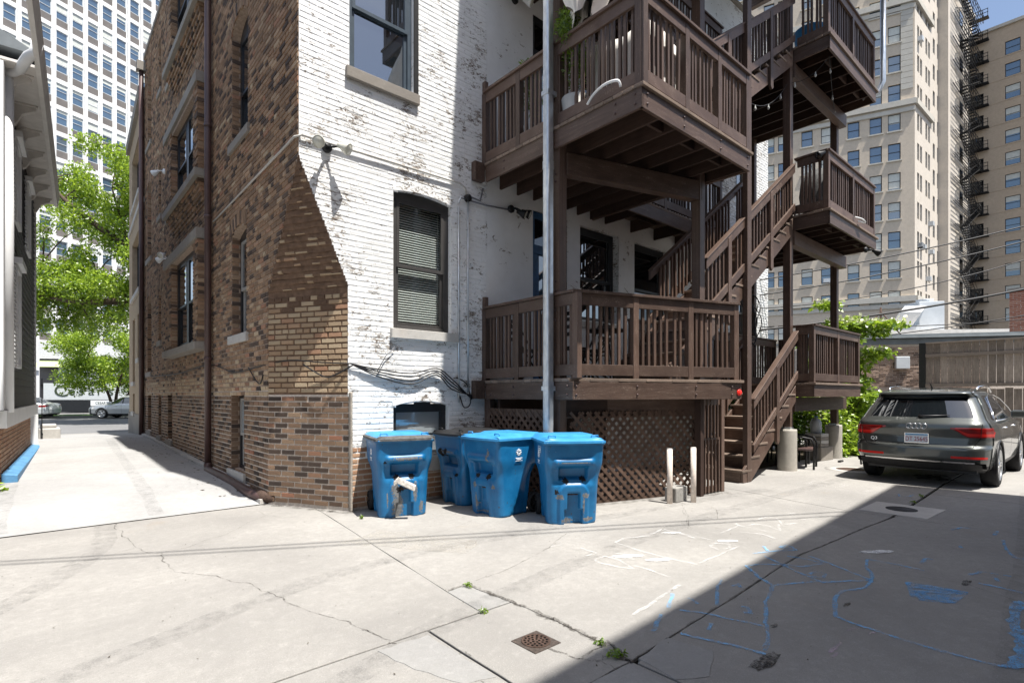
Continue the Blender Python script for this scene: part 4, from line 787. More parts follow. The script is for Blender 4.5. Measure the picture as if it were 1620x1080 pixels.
# main posts and diagonal beams under the decks
post(5.072, 5.212, 4.835, 4.975, 0, 11.6); post(7.36, 7.50, 4.14, 4.28, 0, 8.0)
for zt in (FL[1], FL[2]): pp(MB().bar((5.215, 4.875, zt - .44), (7.44, 4.20, zt - .44), .14, .285), 'beam', bevel=.006)
pp(MB().bar((5.215, 4.875, FL[0] - .40), (7.36, 4.20, FL[0] - .40), .05, .25), 'beam'); pp(MB().box(5.09, 5.19, 6.3, 6.43, 0, 1.4), 'post')
# guard rails
railing((5.055, 6.40), (5.055, 4.55), FL[0], [0, .40, .78, 1], (7, 6, 3), ends=(True, True), out=(-1, 0)); 
pp(MB().box(5.055, 5.12, 6.37, 6.44, FL[0] + .9, FL[0] + 1.27), 'post'); pp(MB().box(5.055, 5.12, 6.37, 6.44, FL[1] + .9, FL[1] + 1.27), 'post')
A1, B1_ = (5.05, 4.565), (7.62, 3.675); railing(A1, B1_, FL[0], [.017, .345, .68, .983], 7, out=dgn)
railing((5.055, 6.40), (5.055, DYF + .03), FL[1], [0, .27, .53, .985], (7, 6, 13), out=(-1, 0)); railing((5.05, DYF), (7.64, DYF), FL[1], [.02, .36, .67, .98], 7, out=(0, -1))
railing((7.63, 4.15), (7.63, DYF + .05), FL[1], [.08, .92], 4, out=(1, 0), ends=(True, False)); railing((5.055, 6.40), (5.055, DYF + .03), FL[2], [0, .5, .985], 9, out=(-1, 0)); railing((5.05, DYF), (7.64, DYF), FL[2], [.02, .36, .67, .98], 7, out=(0, -1))
# far decks on concrete piers
EX0, EX1 = 11.06, 13.95
def e_board(a, b): return lambda y: (a, b)
e1 = deck([(11.06, 3.86), (13.75, 5.6)], 1.70, [((11.04, 5.6), (11.04, 3.86), (-1, 0)), ((11.04, 3.86), (13.77, 3.86), (0, -1)), ((13.77, 3.90), (13.77, 5.6), (1, 0))], [11.4 + .45 * i for i in range(6)], 3.86, 5.6, board=e_board(11.02, 13.82))
for zt in FL[1:]: deck([(11.06, 3.6), (13.9, BY)], zt, [((11.04, BY - .05), (11.04, 3.6), (-1, 0)), ((11.04, 3.6), (13.92, 3.6), (0, -1)), ((13.92, 3.64), (13.92, BY - .02), (1, 0))], [11.42 + .42 * i for i in range(6)], 3.6, BY, board=e_board(11.01, 13.99))
railing((11.06, 4.25), (11.06, 3.88), 1.70, [.0, .88], 4, out=(-1, 0), ends=(False, True)); railing((11.05, 3.87), (13.74, 3.87), 1.70, [.015, .5, .985], 9, out=(0, -1)); railing((13.74, 3.90), (13.74, 5.6), 1.70, [.05, .97], 12, out=(1, 0))
for zt in FL[1:]: railing((11.06, 4.22), (11.06, 3.63), zt, [.0, .93], 5, out=(-1, 0), ends=(False, True)); railing((11.05, 3.62), (13.9, 3.62), zt, [.015, .5, .985], 10, out=(0, -1)); railing((13.9, 3.66), (13.9, 6.4), zt, [.03, .5, .98], 9, out=(1, 0))
PYA, PYB = 4.24, 4.38
post(10.90, 11.035, PYA, PYB, .80, 11.6); post(13.78, 13.915, PYA + .1, PYB + .1, .78, 11.6); post(8.87, 9.02, 4.13, 4.215, 0, 11.4); post(13.7, 13.83, 6.2, 6.33, 0, 8)
for zt in (1.70, FL[1], FL[2]): pp(MB().box(11.04, 14.02, PYA - .03, PYA + .12, zt - .56, zt - .285), 'beam', bevel=.006)
for x, y, h, m in ((10.93, 4.31, .80, 0), (13.86, 4.43, .77, 0)):
    q = MB(); q.lathe((x, y, -.03), (0, 0, 1), [(.176, 0), (.172, h * .5), (.174, h - .01), (.168, h + .03), (0, h + .032)], 32); part(q, 'pier', 'pier_concrete', porch)
    part(MB().box(x - .085, x + .085, y - .085, y + .085, h - .005, h + .035), 'post_base', 'galvanised', porch)
# galleries along the wall, linking the decks
for zt in FL:
    deck([(7.70, 5.68), (11.0, BY)], zt, [((7.68, 5.65), (11.04, 5.65), (0, -1))], [8.0 + .8 * i for i in range(4)], 5.65, BY, board=e_board(7.71, 11.0))
    railing((7.75, 5.66), (11.0, 5.66), zt, [.02, .33, .66, .98], 8, out=(0, -1))
railing((11.05, 5.66), (13.7, 5.66), 1.70, [.02, .5, .98], 10, out=(0, -1))
# stairs
def stair(x0, z0, x1, z1, n, y0=4.215, y1=5.18, low_rail=None, rail_x=None, hang=()):
    Z = Vector((0, 0, 1)); rise = (z1 - z0) / n; run = (x1 - x0) / (n - 1); s = MB(); sl = Vector((x1 - x0, 0, (z1 - rise) - z0)).normalized(); nrm = Vector((-sl.z, 0, sl.x))
    for y in (y0 + .02, y1 - .02): s.prism([(x0 + .02, y - .02, max(z0 - .0, 0)), (x0 + .30, y - .02, z0), (x1 + .05, y - .02, z1 - .36), (x1 + .05, y - .02, z1 - .06), (x0 - .0, y - .02, z0 + rise * .9)], (0, .04, 0))
    st = pp(s, 'stairs')
    for k in range(n - 1):
        x = x0 + run * k; z = z0 + rise * (k + 1); pp(MB().box(x - .03, x + run + .005, y0 - .012, y1 + .012, z - .038, z), 'tread', 'tread_wood', st, .005); pp(MB().box(x + .0, x + .02, y0 + .041, y1 - .041, z - rise + .001, z - .039), 'riser', BWD, st, 0)
    for y, out in ((y0, -1), (y1, 1)):
        ra, rb = rail_x or (x0 - .05, x1 + .02); f = lambda x, h: z0 + rise + (x - x0) * (rise / run) + h
        r = MB()
        for h, hh in ((.93, .15), (.18, .135)): r.prism([(ra, y + out * .0, f(ra, h)), (rb, y, f(rb, h)), (rb, y, f(rb, h - hh)), (ra, y, f(ra, h - hh))], (0, out * .038, 0))
        r.prism([(ra, y - out * .05, f(ra, .955)), (rb, y - out * .05, f(rb, .955)), (rb, y - out * .05, f(rb, .93)), (ra, y - out * .05, f(ra, .93))], (0, out * .10, 0))
        ro = pp(r, 'stair_railing', parent=st); k = int((rb - ra) / .118)
        for i in range(1, k):
            x = ra + (rb - ra) * i / k + random.uniform(-.012, .012)
            if random.random() < .9: baluster((x, y - out * .02), f(x, .06 if i % 4 else -.02), f(x, .84), ro)
        for x in hang: pp(MB().prism([(x - .055, y + out * .002, f(x, -.48)), (x, y + out * .002, f(x, -.53)), (x + .055, y + out * .002, f(x, -.48)), (x + .055, y + out * .002, f(x + .05, .90)), (x - .055, y + out * .002, f(x - .05, .90))], (0, out * .045, 0)), 'post', parent=ro, bevel=.003)
    return st
stair(8.72, 0.0, 10.86, 1.70, 8, 4.14, 5.10, rail_x=(9.05, 10.92), hang=(10.0,))
stair(6.62, FL[0], 10.92, FL[1], 16, 4.215, 5.18, rail_x=(7.62, 10.98), hang=(8.35, 9.92)); stair(6.62, FL[1], 10.92, FL[2], 16, 4.215, 5.18, rail_x=(7.62, 10.98), hang=(8.35, 9.92))
# unseen roof added over the top decks to shade the white wall
rf = MB(); rf.poly([(4.90, 2.35), (14.2, 2.35), (14.2, BY), (4.90, BY)], 11.95, 12.1); pp(rf, 'shadow_roof', 'roof_grey')
for x in (5.07, 14.0): pp(MB().box(x - .02, x + .12, 2.7, BY, 11.6, 11.93), 'beam')
# lattice skirts, plywood band and gate under the first deck
def lattice(A, B, z0, z1, sp, name='lattice', n=None, w=.042):
    A, B = Vector((*A, 0)), Vector((*B, 0)); d = B - A; L = d.length; u = d.normalized(); n = Vector((u.y, -u.x, 0)); H = z1 - z0; Z = Vector((0, 0, 1)); fr_ = MB()
    fr_.obox((A + B) / 2 + Z * (z0 - .02) - n * .01, u * L / 2, n * .012, Z * .02); lo = pp(fr_, name, 'lattice_wood', None, 0)
    for sgn, lay in ((1, .0), (-1, .010)):
        s = -H if sgn > 0 else 0; s = -H + sp * .3 if sgn > 0 else sp * .3
        while s < (L if sgn > 0 else L + H):
            a = Vector((s, 0)); b = Vector((s + sgn * H, H)); t0, t1 = 0, 1; dx = b.x - a.x
            for lim, sg in ((0, 1), (L, -1)):
                pa, pb = sg * (a.x - lim), sg * (b.x - lim)
                if pa < 0 and pb < 0: t0, t1 = 1, 0; break
                if pa < 0: t0 = max(t0, pa / (pa - pb))
                if pb < 0: t1 = min(t1, pa / (pa - pb))
            if t1 - t0 > .05:
                p, q = a.lerp(b, t0), a.lerp(b, t1 + (.03 if t1 == 1 else 0)); P, Q = A + u * p.x + Z * (z0 + p.y) + n * lay, A + u * q.x + Z * (z0 + q.y) + n * lay; m = MB(); m.bar(P, Q, w if False else .008, w, up=(n.cross((Q - P).normalized()))); pp(m, 'slat', 'lattice_wood', lo, 0)
            s += sp
    return lo
lattice((5.24, 4.80), (7.36, 4.19), .04, 1.20, .128); lattice((5.085, 6.30), (5.085, 4.98), .04, 1.22, .128)
pp(MB().bar((5.21, 4.84, 1.31), (7.36, 4.235, 1.31), .02, .26), 'skirt_panel', 'shade_wood', None, 0); pp(MB().bar((5.10, 6.30, 1.22), (5.10, 4.98, 1.22), .02, .10), 'skirt_panel', 'lattice_wood', None, 0)
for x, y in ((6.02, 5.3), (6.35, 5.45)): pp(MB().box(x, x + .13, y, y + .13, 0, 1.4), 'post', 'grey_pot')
pp(MB().box(5.12, 7.6, 6.1, 6.15, 0, 1.42), 'skirt_panel', 'shade_wood', None, 0)
gA, gB = Vector((7.20, 4.09, 0)), Vector((7.74, 4.05, 0)); gu = (gB - gA).normalized(); g = MB(); Z = Vector((0, 0, 1))
for z in (.06, .78, 1.36): g.bar(gA + gu * .08 + Z * z, gB + Z * z, .05, .09)
ga = pp(g, 'gate'); pp(MB().box(7.13, 7.22, 4.0, 4.10, -.01, 1.42), 'post', 'shade_wood', ga); pp(MB().box(7.74, 7.83, 4.0, 4.09, 0, 1.42), 'post', BWD, ga)
for i in range(5):
    p = gA + gu * (.12 + i * .09) + Vector((0, -.035, 0)); baluster(p, .02, .80, ga, .03); baluster(p + Vector((0, .02, 0)), .78, 1.40, ga, .03)
tag(MB().lathe((Vector((5.03, 4.565, 1.50)) + Vector((dg.x, dg.y, 0)) * 2.735)[:], (dgn[0], dgn[1], 0), [(0, .012), (.040, .012), (.046, .006), (.046, 0)], 20).build('reflector', 'red_reflector'), 'round red reflector screwed to the right end of the lower deck rim', 'reflector')
# ------------------------------------------------------------------ recycling bins
def sst(a, b, x):
    t = min(1, max(0, (x - a) / (b - a))); return t * t * (3 - 2 * t)
def rring(x0, x1, y0, y1, r, nf, nc, ns):
    """rounded rectangle, front (-y) first: left to right, then round"""
    P = []
    def arc(cx_, cy_, a0):
        for i in range(1, nc): t = a0 + (math.pi / 2) * i / nc; P.append((cx_ + r * math.cos(t), cy_ + r * math.sin(t)))
    for i in range(nf + 1): P.append((x0 + r + (x1 - x0 - 2 * r) * i / nf, y0))
    arc(x1 - r, y0 + r, -math.pi / 2)
    for i in range(ns + 1): P.append((x1, y0 + r + (y1 - y0 - 2 * r) * i / ns))
    arc(x1 - r, y1 - r, 0)
    for i in range(5): P.append((x1 - r - (x1 - x0 - 2 * r) * i / 4, y1))
    arc(x0 + r, y1 - r, math.pi / 2)
    for i in range(ns + 1): P.append((x0, y1 - r - (y1 - y0 - 2 * r) * i / ns))
    arc(x0 + r, y0 + r, math.pi)
    return P
BH = .93
def bin_w(z): return .575 + .075 * z + .048 * sst(.48, .70, z)
def bin_body(scuffs, greys, seed):
    rs = random.Random(seed); rows = []; NF, NC, NS = 56, 5, 8; zs = [.0, .012] + [.03 + i * (BH - .05) / 62 for i in range(63)] + [BH]
    for z in zs:
        w = bin_w(z) - (.03 if z == 0 else 0); yf = -(.275 + .075 * z / BH + .015 * sst(.55, .72, z)); yb = .20 + .10 * z / BH + .05 * sst(.42, .66, z); r = .085 - .035 * sst(.5, .7, z); ring = rring(-w / 2, w / 2, yf, yb, r, NF, NC, NS); out = []
        for j, (x, y) in enumerate(ring):
            d = 0
            if j <= NF:
                u = x / .27; au = abs(u); m = lambda a, b: 1 - sst(a, b, au)
                d -= .030 * sst(.655, .685, z) * (1 - sst(.715, .76, z)) * m(.74, .95)
                d += .075 * sst(.50, .53, z) * (1 - sst(.640, .664, z)) * m(.52, .66) + .02 * sst(.42, .5, z) * (1 - sst(.62, .66, z)) * m(.85, 1.0)
                top = .49 - .10 * max(0, au - .25) ** 2 * 6
                d -= .026 * (1 - sst(top - .05, top, z)) * m(.56, .72)
                cw2 = .22 if z > .17 else .34; d += .060 * (1 - sst(.345, .36, z)) * (1 - sst(cw2, cw2 + .07, au))
            else:
                if abs(x) > w / 2 - .02: d = 0
            # diagonal swoop on the flanks: lower rear is pulled in
            if j > NF and abs(abs(x) - w / 2) < .012 and z < .62:
                cut = sst(.0, .05, (y + .20) - (.62 - z) * -.55 - .42) * .035; x -= math.copysign(cut, x)
            out.append((x, y + d, z))
        rows.append(out)
    n = len(rows[0]); xs = np.array(rows)
    def mi(i, j):
        x, y, z = xs[i, j]
        if j <= NF:
            u = x / .27
            for (a, b, s) in scuffs:
                if ((u - a) / s) ** 2 + ((z - b) / (s * .22)) ** 2 < rs.uniform(.4, 1.1): return 1
            for (a, b, s, t) in greys:
                if ((u - a) / s) ** 2 + ((z - b) / t) ** 2 < rs.uniform(.3, 1.1): return 2
        return 0
    b = MB(); b.grid(rows, closed=True, mi=mi); k = len(b.v); b.f.append(tuple(range(n - 1, -1, -1))); b.mi.append(0); b.sm.append(False)
    ring = [(x * 1.0, y, BH) for x, y, z in rows[-1]]; flange = [[(x * a, y * a2, z) for x, y, _ in rows[-1]] for a, a2, z in ((1.0, 1.0, BH - .028), (1.045, 1.045, BH - .026), (1.05, 1.05, BH + .004), (.99, .99, BH + .006), (.96, .96, BH - .05))]
    b.grid(flange, closed=True); return b
def lid(mat_rim):
    b = MB(); W_, Y0, Y1 = .375, -.42, .36; NX, NY = 28, 28; rows = []
    for j in range(NY + 1):
        v = j / NY; row = []
        for i in range(NX + 1):
            u = -1 + 2 * i / NX; e = min(1 - abs(u), v * 2, (1 - v) * 2 + .3); y = Y0 + (Y1 - Y0) * v; x = u * W_ * (1 - .05 * (1 - v) ** 4)
            z = .012 + .028 * sst(.0, .16, e) + .012 * (1 - u * u) * math.sin(math.pi * min(1, v)); arc = .30 + .22 * u * u; z += .020 * sst(arc - .02, arc + .05, v) * (1 - sst(.74, .95, abs(u)))
            if v < .04: y += .05 * u * u
            row.append((x, y, BH + .008 + z))
        rows.append(row)
    def mi(i, j):
        u = abs(-1 + 2 * (j + .5) / NX); v = (i + .5) / NY; return 1 if (u > .90 or v < .10) else 0
    b.grid(rows, mi=mi if mat_rim else 0); edge = [r[0] for r in rows][::-1] + rows[0][1:] + [r[-1] for r in rows][1:] + rows[-1][::-1][1:-1]
    b.grid([edge, [(x * 1.004, y * 1.004, z - .026) for x, y, z in edge]], closed=True, mi=1 if mat_rim else 0, smooth=False); return b
def recycle_bin(x, y, yaw, label, seed, scuffs, greys, lids=('bin_lid_blue', 'bin_lid_blue'), sticker=False, tilt=0):
    t = thing('recycling_bin', label, 'recycling bin', (x, y, 0), R(yaw), 'blue recycling bins by the white wall'); body = bin_body(scuffs, greys, seed).build('body', ['bin_blue', 'scuff_black', 'scuff_grey'], t)
    l = lid(lids[0] != lids[1]).build('lid', list(lids), t); l.rotation_euler = (R(tilt), 0, 0)
    hb = MB()
    for hx in (-.25, .25): hb.tube([(hx - .04, -.30, BH + .045), (hx - .04, -.30, BH + .075), (hx + .04, -.30, BH + .075), (hx + .04, -.30, BH + .045)], .008, 6)
    hb.build('lid_handle', lids[0], l)
    MB().tube([(-.31, .40, BH - .02), (-.31, .47, BH + .005), (.31, .47, BH + .005), (.31, .40, BH - .02)], .016, 8).build('handle', 'bin_blue', t)
    MB().tube([(-.075, -.262, .335), (.075, -.262, .335)], .011, 8).build('catch_bar', 'rust', t)
    for sx in (-1, 1):
        w = MB(); w.lathe((sx * .285, .30, .125), (sx, 0, 0), [(.04, -.035), (.095, -.035), (.118, -.028), (.125, -.012), (.125, .012), (.118, .028), (.098, .035), (.085, .018), (.04, .014), (.036, .03), (0, .03)], 28)
        wo_ = w.build('wheel', 'rubber', t); hub = MB()
        for k in range(5): a = k * 1.2566; hub.obox((sx * .312, .30 + .058 * math.cos(a), .125 + .058 * math.sin(a)), Vector((.006, 0, 0)), Vector((0, math.cos(a), math.sin(a))) * .032, Vector((0, -math.sin(a), math.cos(a))) * .012)
        hub.build('hub', 'black_plastic', wo_)
    MB().cyl((-.28, .30, .125), (.28, .30, .125), .012, n=8).build('axle', 'black_metal', t)
    for sx in (-1, 1):
        m = MB(); X = sx * (bin_w(.80) / 2 + .004); cy0, cz = (-.03, .775)
        for k in range(5):
            a = math.pi / 2 + k * 1.2566; c = (cy0 + .030 * math.cos(a), cz + .030 * math.sin(a)); pts = [(X, c[0] + .013 * math.cos(s), c[1] + .013 * math.sin(s)) for s in [a + .6 + i * .55 for i in range(10)]]; m.tube(pts, .0042, 5)
        for z, l in ((.705, .055), (.690, .035), (.672, .060)): m.box(X - .002, X + .002, cy0 - l, cy0 + l, z - (.004 if z > .68 else .0018), z + (.004 if z > .68 else .0018))
        m.build('logo', 'decal_white', t)
    if sticker:
        s = MB(); X = -(bin_w(.84) / 2 + .005)
        for z0, z1 in ((.868, .872), (.80, .804)): s.box(X - .001, X + .001, -.16, -.01, z0, z1)
        for ya, yb in ((-.16, -.155), (-.015, -.01)): s.box(X - .001, X + .001, ya, yb, .804, .868)
        for z in (.845, .825): s.box(X - .001, X + .001, -.145, -.03, z - .005, z + .005)
        s.build('sticker', 'decal_white', t)
    return t
b1 = recycle_bin(3.37, 5.99, -16, 'scuffed blue recycling bin with taped front, in front of the low basement window', 1, [(-.36, .47, .2), (.30, .475, .16), (-.2, .33, .22), (-.92, .66, .08)], [(-.3, .12, .30, .22), (-.42, .33, .22, .10), (0, .70, .75, .025), (.45, .3, .1, .14), (.75, .1, .1, .08), (-.8, .2, .08, .12)], ('bin_lid_blue', 'lid_black'))
b2 = recycle_bin(4.46, 5.98, -92, 'blue recycling bin with a black lid, half hidden behind another bin', 2, [(-.6, .68, .3), (-.1, .70, .2), (.6, .40, .12)], [(0, .70, .8, .015), (-.6, .2, .08, .3)], ('black_plastic', 'black_plastic'), tilt=0)
b3 = recycle_bin(4.36, 5.16, -88, 'bright blue recycling bin with a pale blue lid, seen side on', 3, [(-.40, .47, .16), (.35, .475, .17)], [(-.5, .36, .14, .05), (.5, .72, .1, .1), (-.45, .15, .07, .12), (.7, .36, .1, .03), (0, .03, .5, .02)])
b4 = recycle_bin(4.70, 4.36, -33, 'blue recycling bin facing the alley, the one nearest the lattice skirt', 4, [(-.36, .485, .17), (.40, .50, .15), (-.75, .36, .13)], [(-.6, .31, .22, .035), (.5, .32, .17, .03), (0, .70, .8, .010), (-.3, .03, .3, .03), (.6, .05, .2, .03), (.42, .2, .05, .12)], sticker=True)
tp = MB(); tp.obox((3.22, 5.53, .42), Vector((.085, -.05, -.05)), Vector((.02, .03, 0)), Vector((.012, 0, .032))); tp.obox((3.12, 5.60, .455), Vector((.03, -.01, .03)), Vector((.01, .02, 0)), Vector((0, .0, .03)))
tag(tp.build('crumpled_tape', 'crumpled_tape', bevel=.01), 'crumpled grey strip of tape stuck to the front of the scuffed bin', 'tape')
# ------------------------------------------------------------------ bollards, block, drain, covers
for x, y, h, r, lb in ((6.386, 4.036, .73, .037, 'slim off white bollard pipe left of the concrete block'), (6.705, 3.87, .74, .037, 'slim off white bollard pipe between the concrete block and the gate')):
    t = thing('bollard', lb, 'bollard', (x, y, 0), 0, 'bollard pipes by the lattice'); MB().cyl((0, 0, -.03), (0, 0, h), r, n=20).build('pipe', 'bollard_paint', t); MB().lathe((0, 0, h), (0, 0, 1), [(r * .98, 0), (r * .9, .012), (0, .014)], 20).build('cap', 'stone_pale', t)
t = thing('concrete_block', 'rough grey concrete block on the ground between the two bollards', 'concrete block', (6.60, 4.08, 0)); MB().box(-.13, .16, -.09, .09, 0, .20).build('block', 'cinder', t, bevel=.012)
def drain(x, y):
    t = thing('floor_drain', 'square rusty cast iron floor drain with a round grate in the alley', 'drain', (x, y, 0), R(0)); MB().box(-.155, .155, -.155, .155, -.01, .006).build('frame', 'cast_iron', t, bevel=.004); t.scale = (.68, .68, 1)
    MB().lathe((0, 0, .006), (0, 0, 1), [(.128, 0), (.128, .006), (.120, .007), (.118, .004), (0, .0045)], 36).build('grate', 'rust', t); h = MB()
    for rr, k in ((.03, 5), (.065, 10), (.098, 15)):
        for i in range(k): a = i * 6.283 / k + rr * 20; h.lathe((rr * math.cos(a), rr * math.sin(a), .0105), (0, 0, 1), [(.0105, 0), (.0105, .002), (0, .002)], 8)
    o = h.build('grate_holes', 'black_gap', t); o['kind'] = 'stuff'; return t
drain(2.21, 2.30)
t = thing('utility_cover', 'pale square concrete utility cover set in the shaded alley joint', 'utility cover', (8.26, 1.86, 0)); MB().poly([(-.40, .36), (.36, .365), (.385, -.385), (-.41, -.345)], -.03, .008).build('collar', 'stone_pale', t, bevel=.004, fix=True); MB().lathe((0, 0, .008), (0, 0, 1), [(.17, 0), (.17, .004), (0, .005)], 28).build('cover', 'asphalt', t)
t = thing('manhole', 'round rusty manhole cover in a white ring near the far pier', 'manhole', (11.95, 3.50, 0)); MB().lathe((0, 0, -.01), (0, 0, 1), [(.46, 0), (.46, .018), (.27, .018)], 36).build('collar', 'stone_pale', t); MB().lathe((0, 0, 0), (0, 0, 1), [(.27, .006), (.25, .008), (0, .009)], 36).build('cover', 'rust', t)
# ------------------------------------------------------------------ downspouts
def rect_pipe(pts, w, d, nrm, mb=None):
    mb = mb or MB(); nrm = Vector(nrm)
    for a, b in zip(pts[:-1], pts[1:]): mb.bar(a, b, w, d, up=nrm)
    return mb
t = thing('downspout', 'tall galvanised downspout strapped to the post by the bins', 'downspout', (4.96, 4.93, 0)); g = MB(); n = 12
prof = [(.058 * math.copysign(abs(math.cos(a)) ** .5, math.cos(a)), .058 * math.copysign(abs(math.sin(a)) ** .5, math.sin(a))) for a in [i * math.pi / 12 for i in range(24)]]
g.grid([[(x * k, y * k, z) for x, y in prof] for z, k in ((.02, 1), (1.56, 1), (1.56, 1.06), (1.64, 1.06), (1.64, .98), (2.05, .98), (4.4, .98), (4.4, 1.05), (4.5, 1.05), (4.5, .97), (11.8, .97))], closed=True, smooth=False); g.build('pipe', 'galvanised', t)
for z in (1.52, 5.35, 8.4): MB().box(-.066, .13, -.064, .064, z, z + .06).build('strap', 'galvanised', t, bevel=.004)
t = thing('downspout', 'dark brown downspout on the side wall ending in a long drain boot', 'downspout', (2.21, 10.63, 0)); MB().cyl((0, 0, .24), (0, 0, 11.3), .055, n=14).build('pipe', 'brown_metal', t)
st = MB()
for z in (2.1, 4.6, 6.2, 8.6): st.lathe((0, 0, z), (0, 0, 1), [(.056, -.03), (.064, -.03), (.064, .03), (.056, .03)], 14)
st.build('strap', 'brown_metal', t); MB().tube([(0, 0, .26), (0, -.02, .19), (-.02, -.12, .155), (-.02, -1.2, .15), (-.02, -2.55, .10), (.06, -2.95, .075)], .068, 12).build('boot', 'brown_metal', t); MB().tube([(.02, -2.62, .095), (.08, -2.95, .078), (.20, -3.10, .075)], [.072, .088, .082], 14).build('boot_end', 'rust', t)
t = thing('downspout', 'dark brown downspout at the far end of the brick side wall', 'downspout', (2.20, 18.9, 0)); MB().cyl((0, 0, .3), (0, 0, 10.9), .06, n=12).build('pipe', 'brown_metal', t); MB().box(-.12, .1, -.12, .12, 10.9, 11.15).build('hopper', 'stone', t)
t = thing('downspout', 'shiny downspout running down beside the far upper deck', 'downspout', (14.12, 3.52, 0)); MB().tube([(0, 0, 11.8), (0, 0, 8.45), (-.05, .08, 8.22), (-.22, .35, 8.10)], .055, 12).build('pipe', 'galvanised', t)
# ------------------------------------------------------------------ floodlights and camera-like lamps
def flood(x, y, z, out, label, lens='lamp_glass', heads=((-.13, -.02), (.12, .0)), shell='lamp_glass', arm='black_metal'):
    t = thing('floodlight', label, 'floodlight', (x, y, z)); o = Vector(out); s = Vector((-o.y, o.x, 0)); MB().lathe((0, 0, 0), o, [(.06, 0), (.06, .035), (.03, .05), (0, .05)], 16).build('mount', arm, t); a = MB()
    for k, (hs, hz) in enumerate(heads):
        p = o * .17 + s * hs + Vector((0, 0, hz)); a.tube([o * .04, o * .09 + s * hs * .4, p], .014, 8); d = (o * .55 + s * (1 if hs > 0 else -1) * .5 + Vector((0, 0, -.35))).normalized()
        h = MB(); h.lathe(p - d * .02, d, [(0, -.03), (.03, -.03), (.04, .02), (.068, .09), (.074, .125), (.066, .126)], 20); ho = h.build('lamp_head', shell, t); MB().lathe(p + d * .10, d, [(.066, 0), (.05, .012), (0, .018)], 20).build('lens', lens, ho)
    a.build('arm', arm, t); return t
flood(2.63, BY - .01, 4.49, (0, -1, 0), 'twin floodlight with pale lamps high on the white wall corner'); flood(5.62, BY - .02, 4.42, (0, -1, 0), 'dark twin floodlight under the upper deck beside the back door', 'bulb_glass', ((.05, -.08), (.14, -.06)), 'black_metal'); flood(5.70, BY - .02, 7.78, (0, -1, 0), 'twin floodlight high on the wall above the upper deck', 'lamp_glass', ((-.10, 0), (.10, -.04)), 'decal_white')
flood(2.27, 14.6, 4.62, (-1, 0, 0), 'pair of small white floodlights on the brick side wall', 'lamp_glass', ((-.1, 0), (.12, .05)), 'decal_white', 'decal_white'); flood(2.27, 15.4, 6.9, (-1, 0, 0), 'single small white lamp far along the brick side wall', 'lamp_glass', ((0, -.05),), 'decal_white', 'decal_white')
flood(13.2, 3.62, 4.55, (0, -1, 0), 'small black floodlight under the right end of the far second deck', 'lamp_glass', ((.05, -.05),), 'black_metal'); flood(11.15, 3.70, 6.00, (-1, 0, 0), 'black floodlight clamped to the rail of the far second deck', 'dark_glass', ((0, -.02),), 'black_metal')
# ------------------------------------------------------------------ conduits and cables
def cable(name, paths, r, mat, label, cat='cable', group=None): 
    m = MB()
    for p in paths: m.tube(smooth_path(p) if name in ('wall_cables', 'hose', 'cable_coil') else p, r, 6)
    return tag(m.build(name, mat), label, cat, group)
yw = BY - .035
cable('conduit', [[(BX - .03, 10.5, 4.50), (BX - .03, 8.5, 4.52), (BX - .035, 6.5, 4.535), (BX + .02, yw, 4.54)], [(BX + .02, yw, 4.545), (3.4, yw, 4.56), (4.62, yw, 4.57), (4.72, yw, 4.52), (4.75, yw, 4.40)]], .014, 'stone_pale', 'painted conduit running level round the corner and along the white wall', 'conduit')
cable('conduit', [[(4.77, yw, 4.35), (4.77, yw, 1.5)], [(4.60, yw, 4.22), (4.60, yw, 1.35)], [(4.72, yw, 4.36), (4.63, yw, 4.36), (4.60, yw, 4.28)]], .013, 'galvanised', 'two thin vertical conduits on the white wall beside the deck', 'conduit')
tag(MB().lathe((4.77, BY, 4.39), (0, -1, 0), [(.055, 0), (.055, .06), (.03, .08), (0, .08)], 12).build('junction_box', 'black_metal'), 'round black junction box at the top of the wall conduits', 'junction box')
cable('conduit', [[(4.82, yw, 4.36), (5.1, yw, 4.36), (5.6, yw, 4.40)], [(4.80, yw, 4.42), (5.0, yw, 4.40), (5.05, yw, 4.60)]], .012, 'cable_grey', 'dark conduit from the junction box to the floodlight under the deck', 'conduit')
cable('wall_cables', [[(BX - .02, 18.5, 1.98), (BX - .03, 14, 1.93), (BX - .03, 10.8, 2.0), (BX - .03, 9.2, 1.82), (BX - .02, 7.9, 1.86), (2.45, 7.2, 1.92), (2.7, 6.75, 1.88), (2.93, BY - .03, 1.86)]] + [[(2.93, yw, 1.86), (3.3, yw - .01, 1.80 - .03 * k), (3.8, yw - .01, 1.76 - .05 * k), (4.2, yw - .02, 1.84 - .03 * k), (4.45, yw - .03, 1.70 - .05 * k), (4.84, yw, 1.40 + .02 * k)] for k in range(4)] + [[(2.55, 7.0, 1.86), (2.7, 6.7, 1.70), (2.80, 6.58, 1.72), (2.95, 6.4, 1.84)], [(BX - .02, 7.75, 1.74), (BX - .03, 7.9, 1.62), (BX - .03, 8.4, 1.86)], [(4.55, yw, 1.72), (4.75, yw, 1.62), (4.80, yw - .02, 1.35), (4.7, yw, 1.28), (4.62, yw, 1.45)]], .009, 'cable_black', 'loose bundle of black cables sagging along the brick corner and white wall', 'cables')
cable('wall_cable', [[(3.30, yw, 1.78), (3.42, yw, 1.98), (3.55, yw, 2.10)]], .006, 'cable_grey', 'short grey wire stub fixed below the white wall window sill', 'wire')
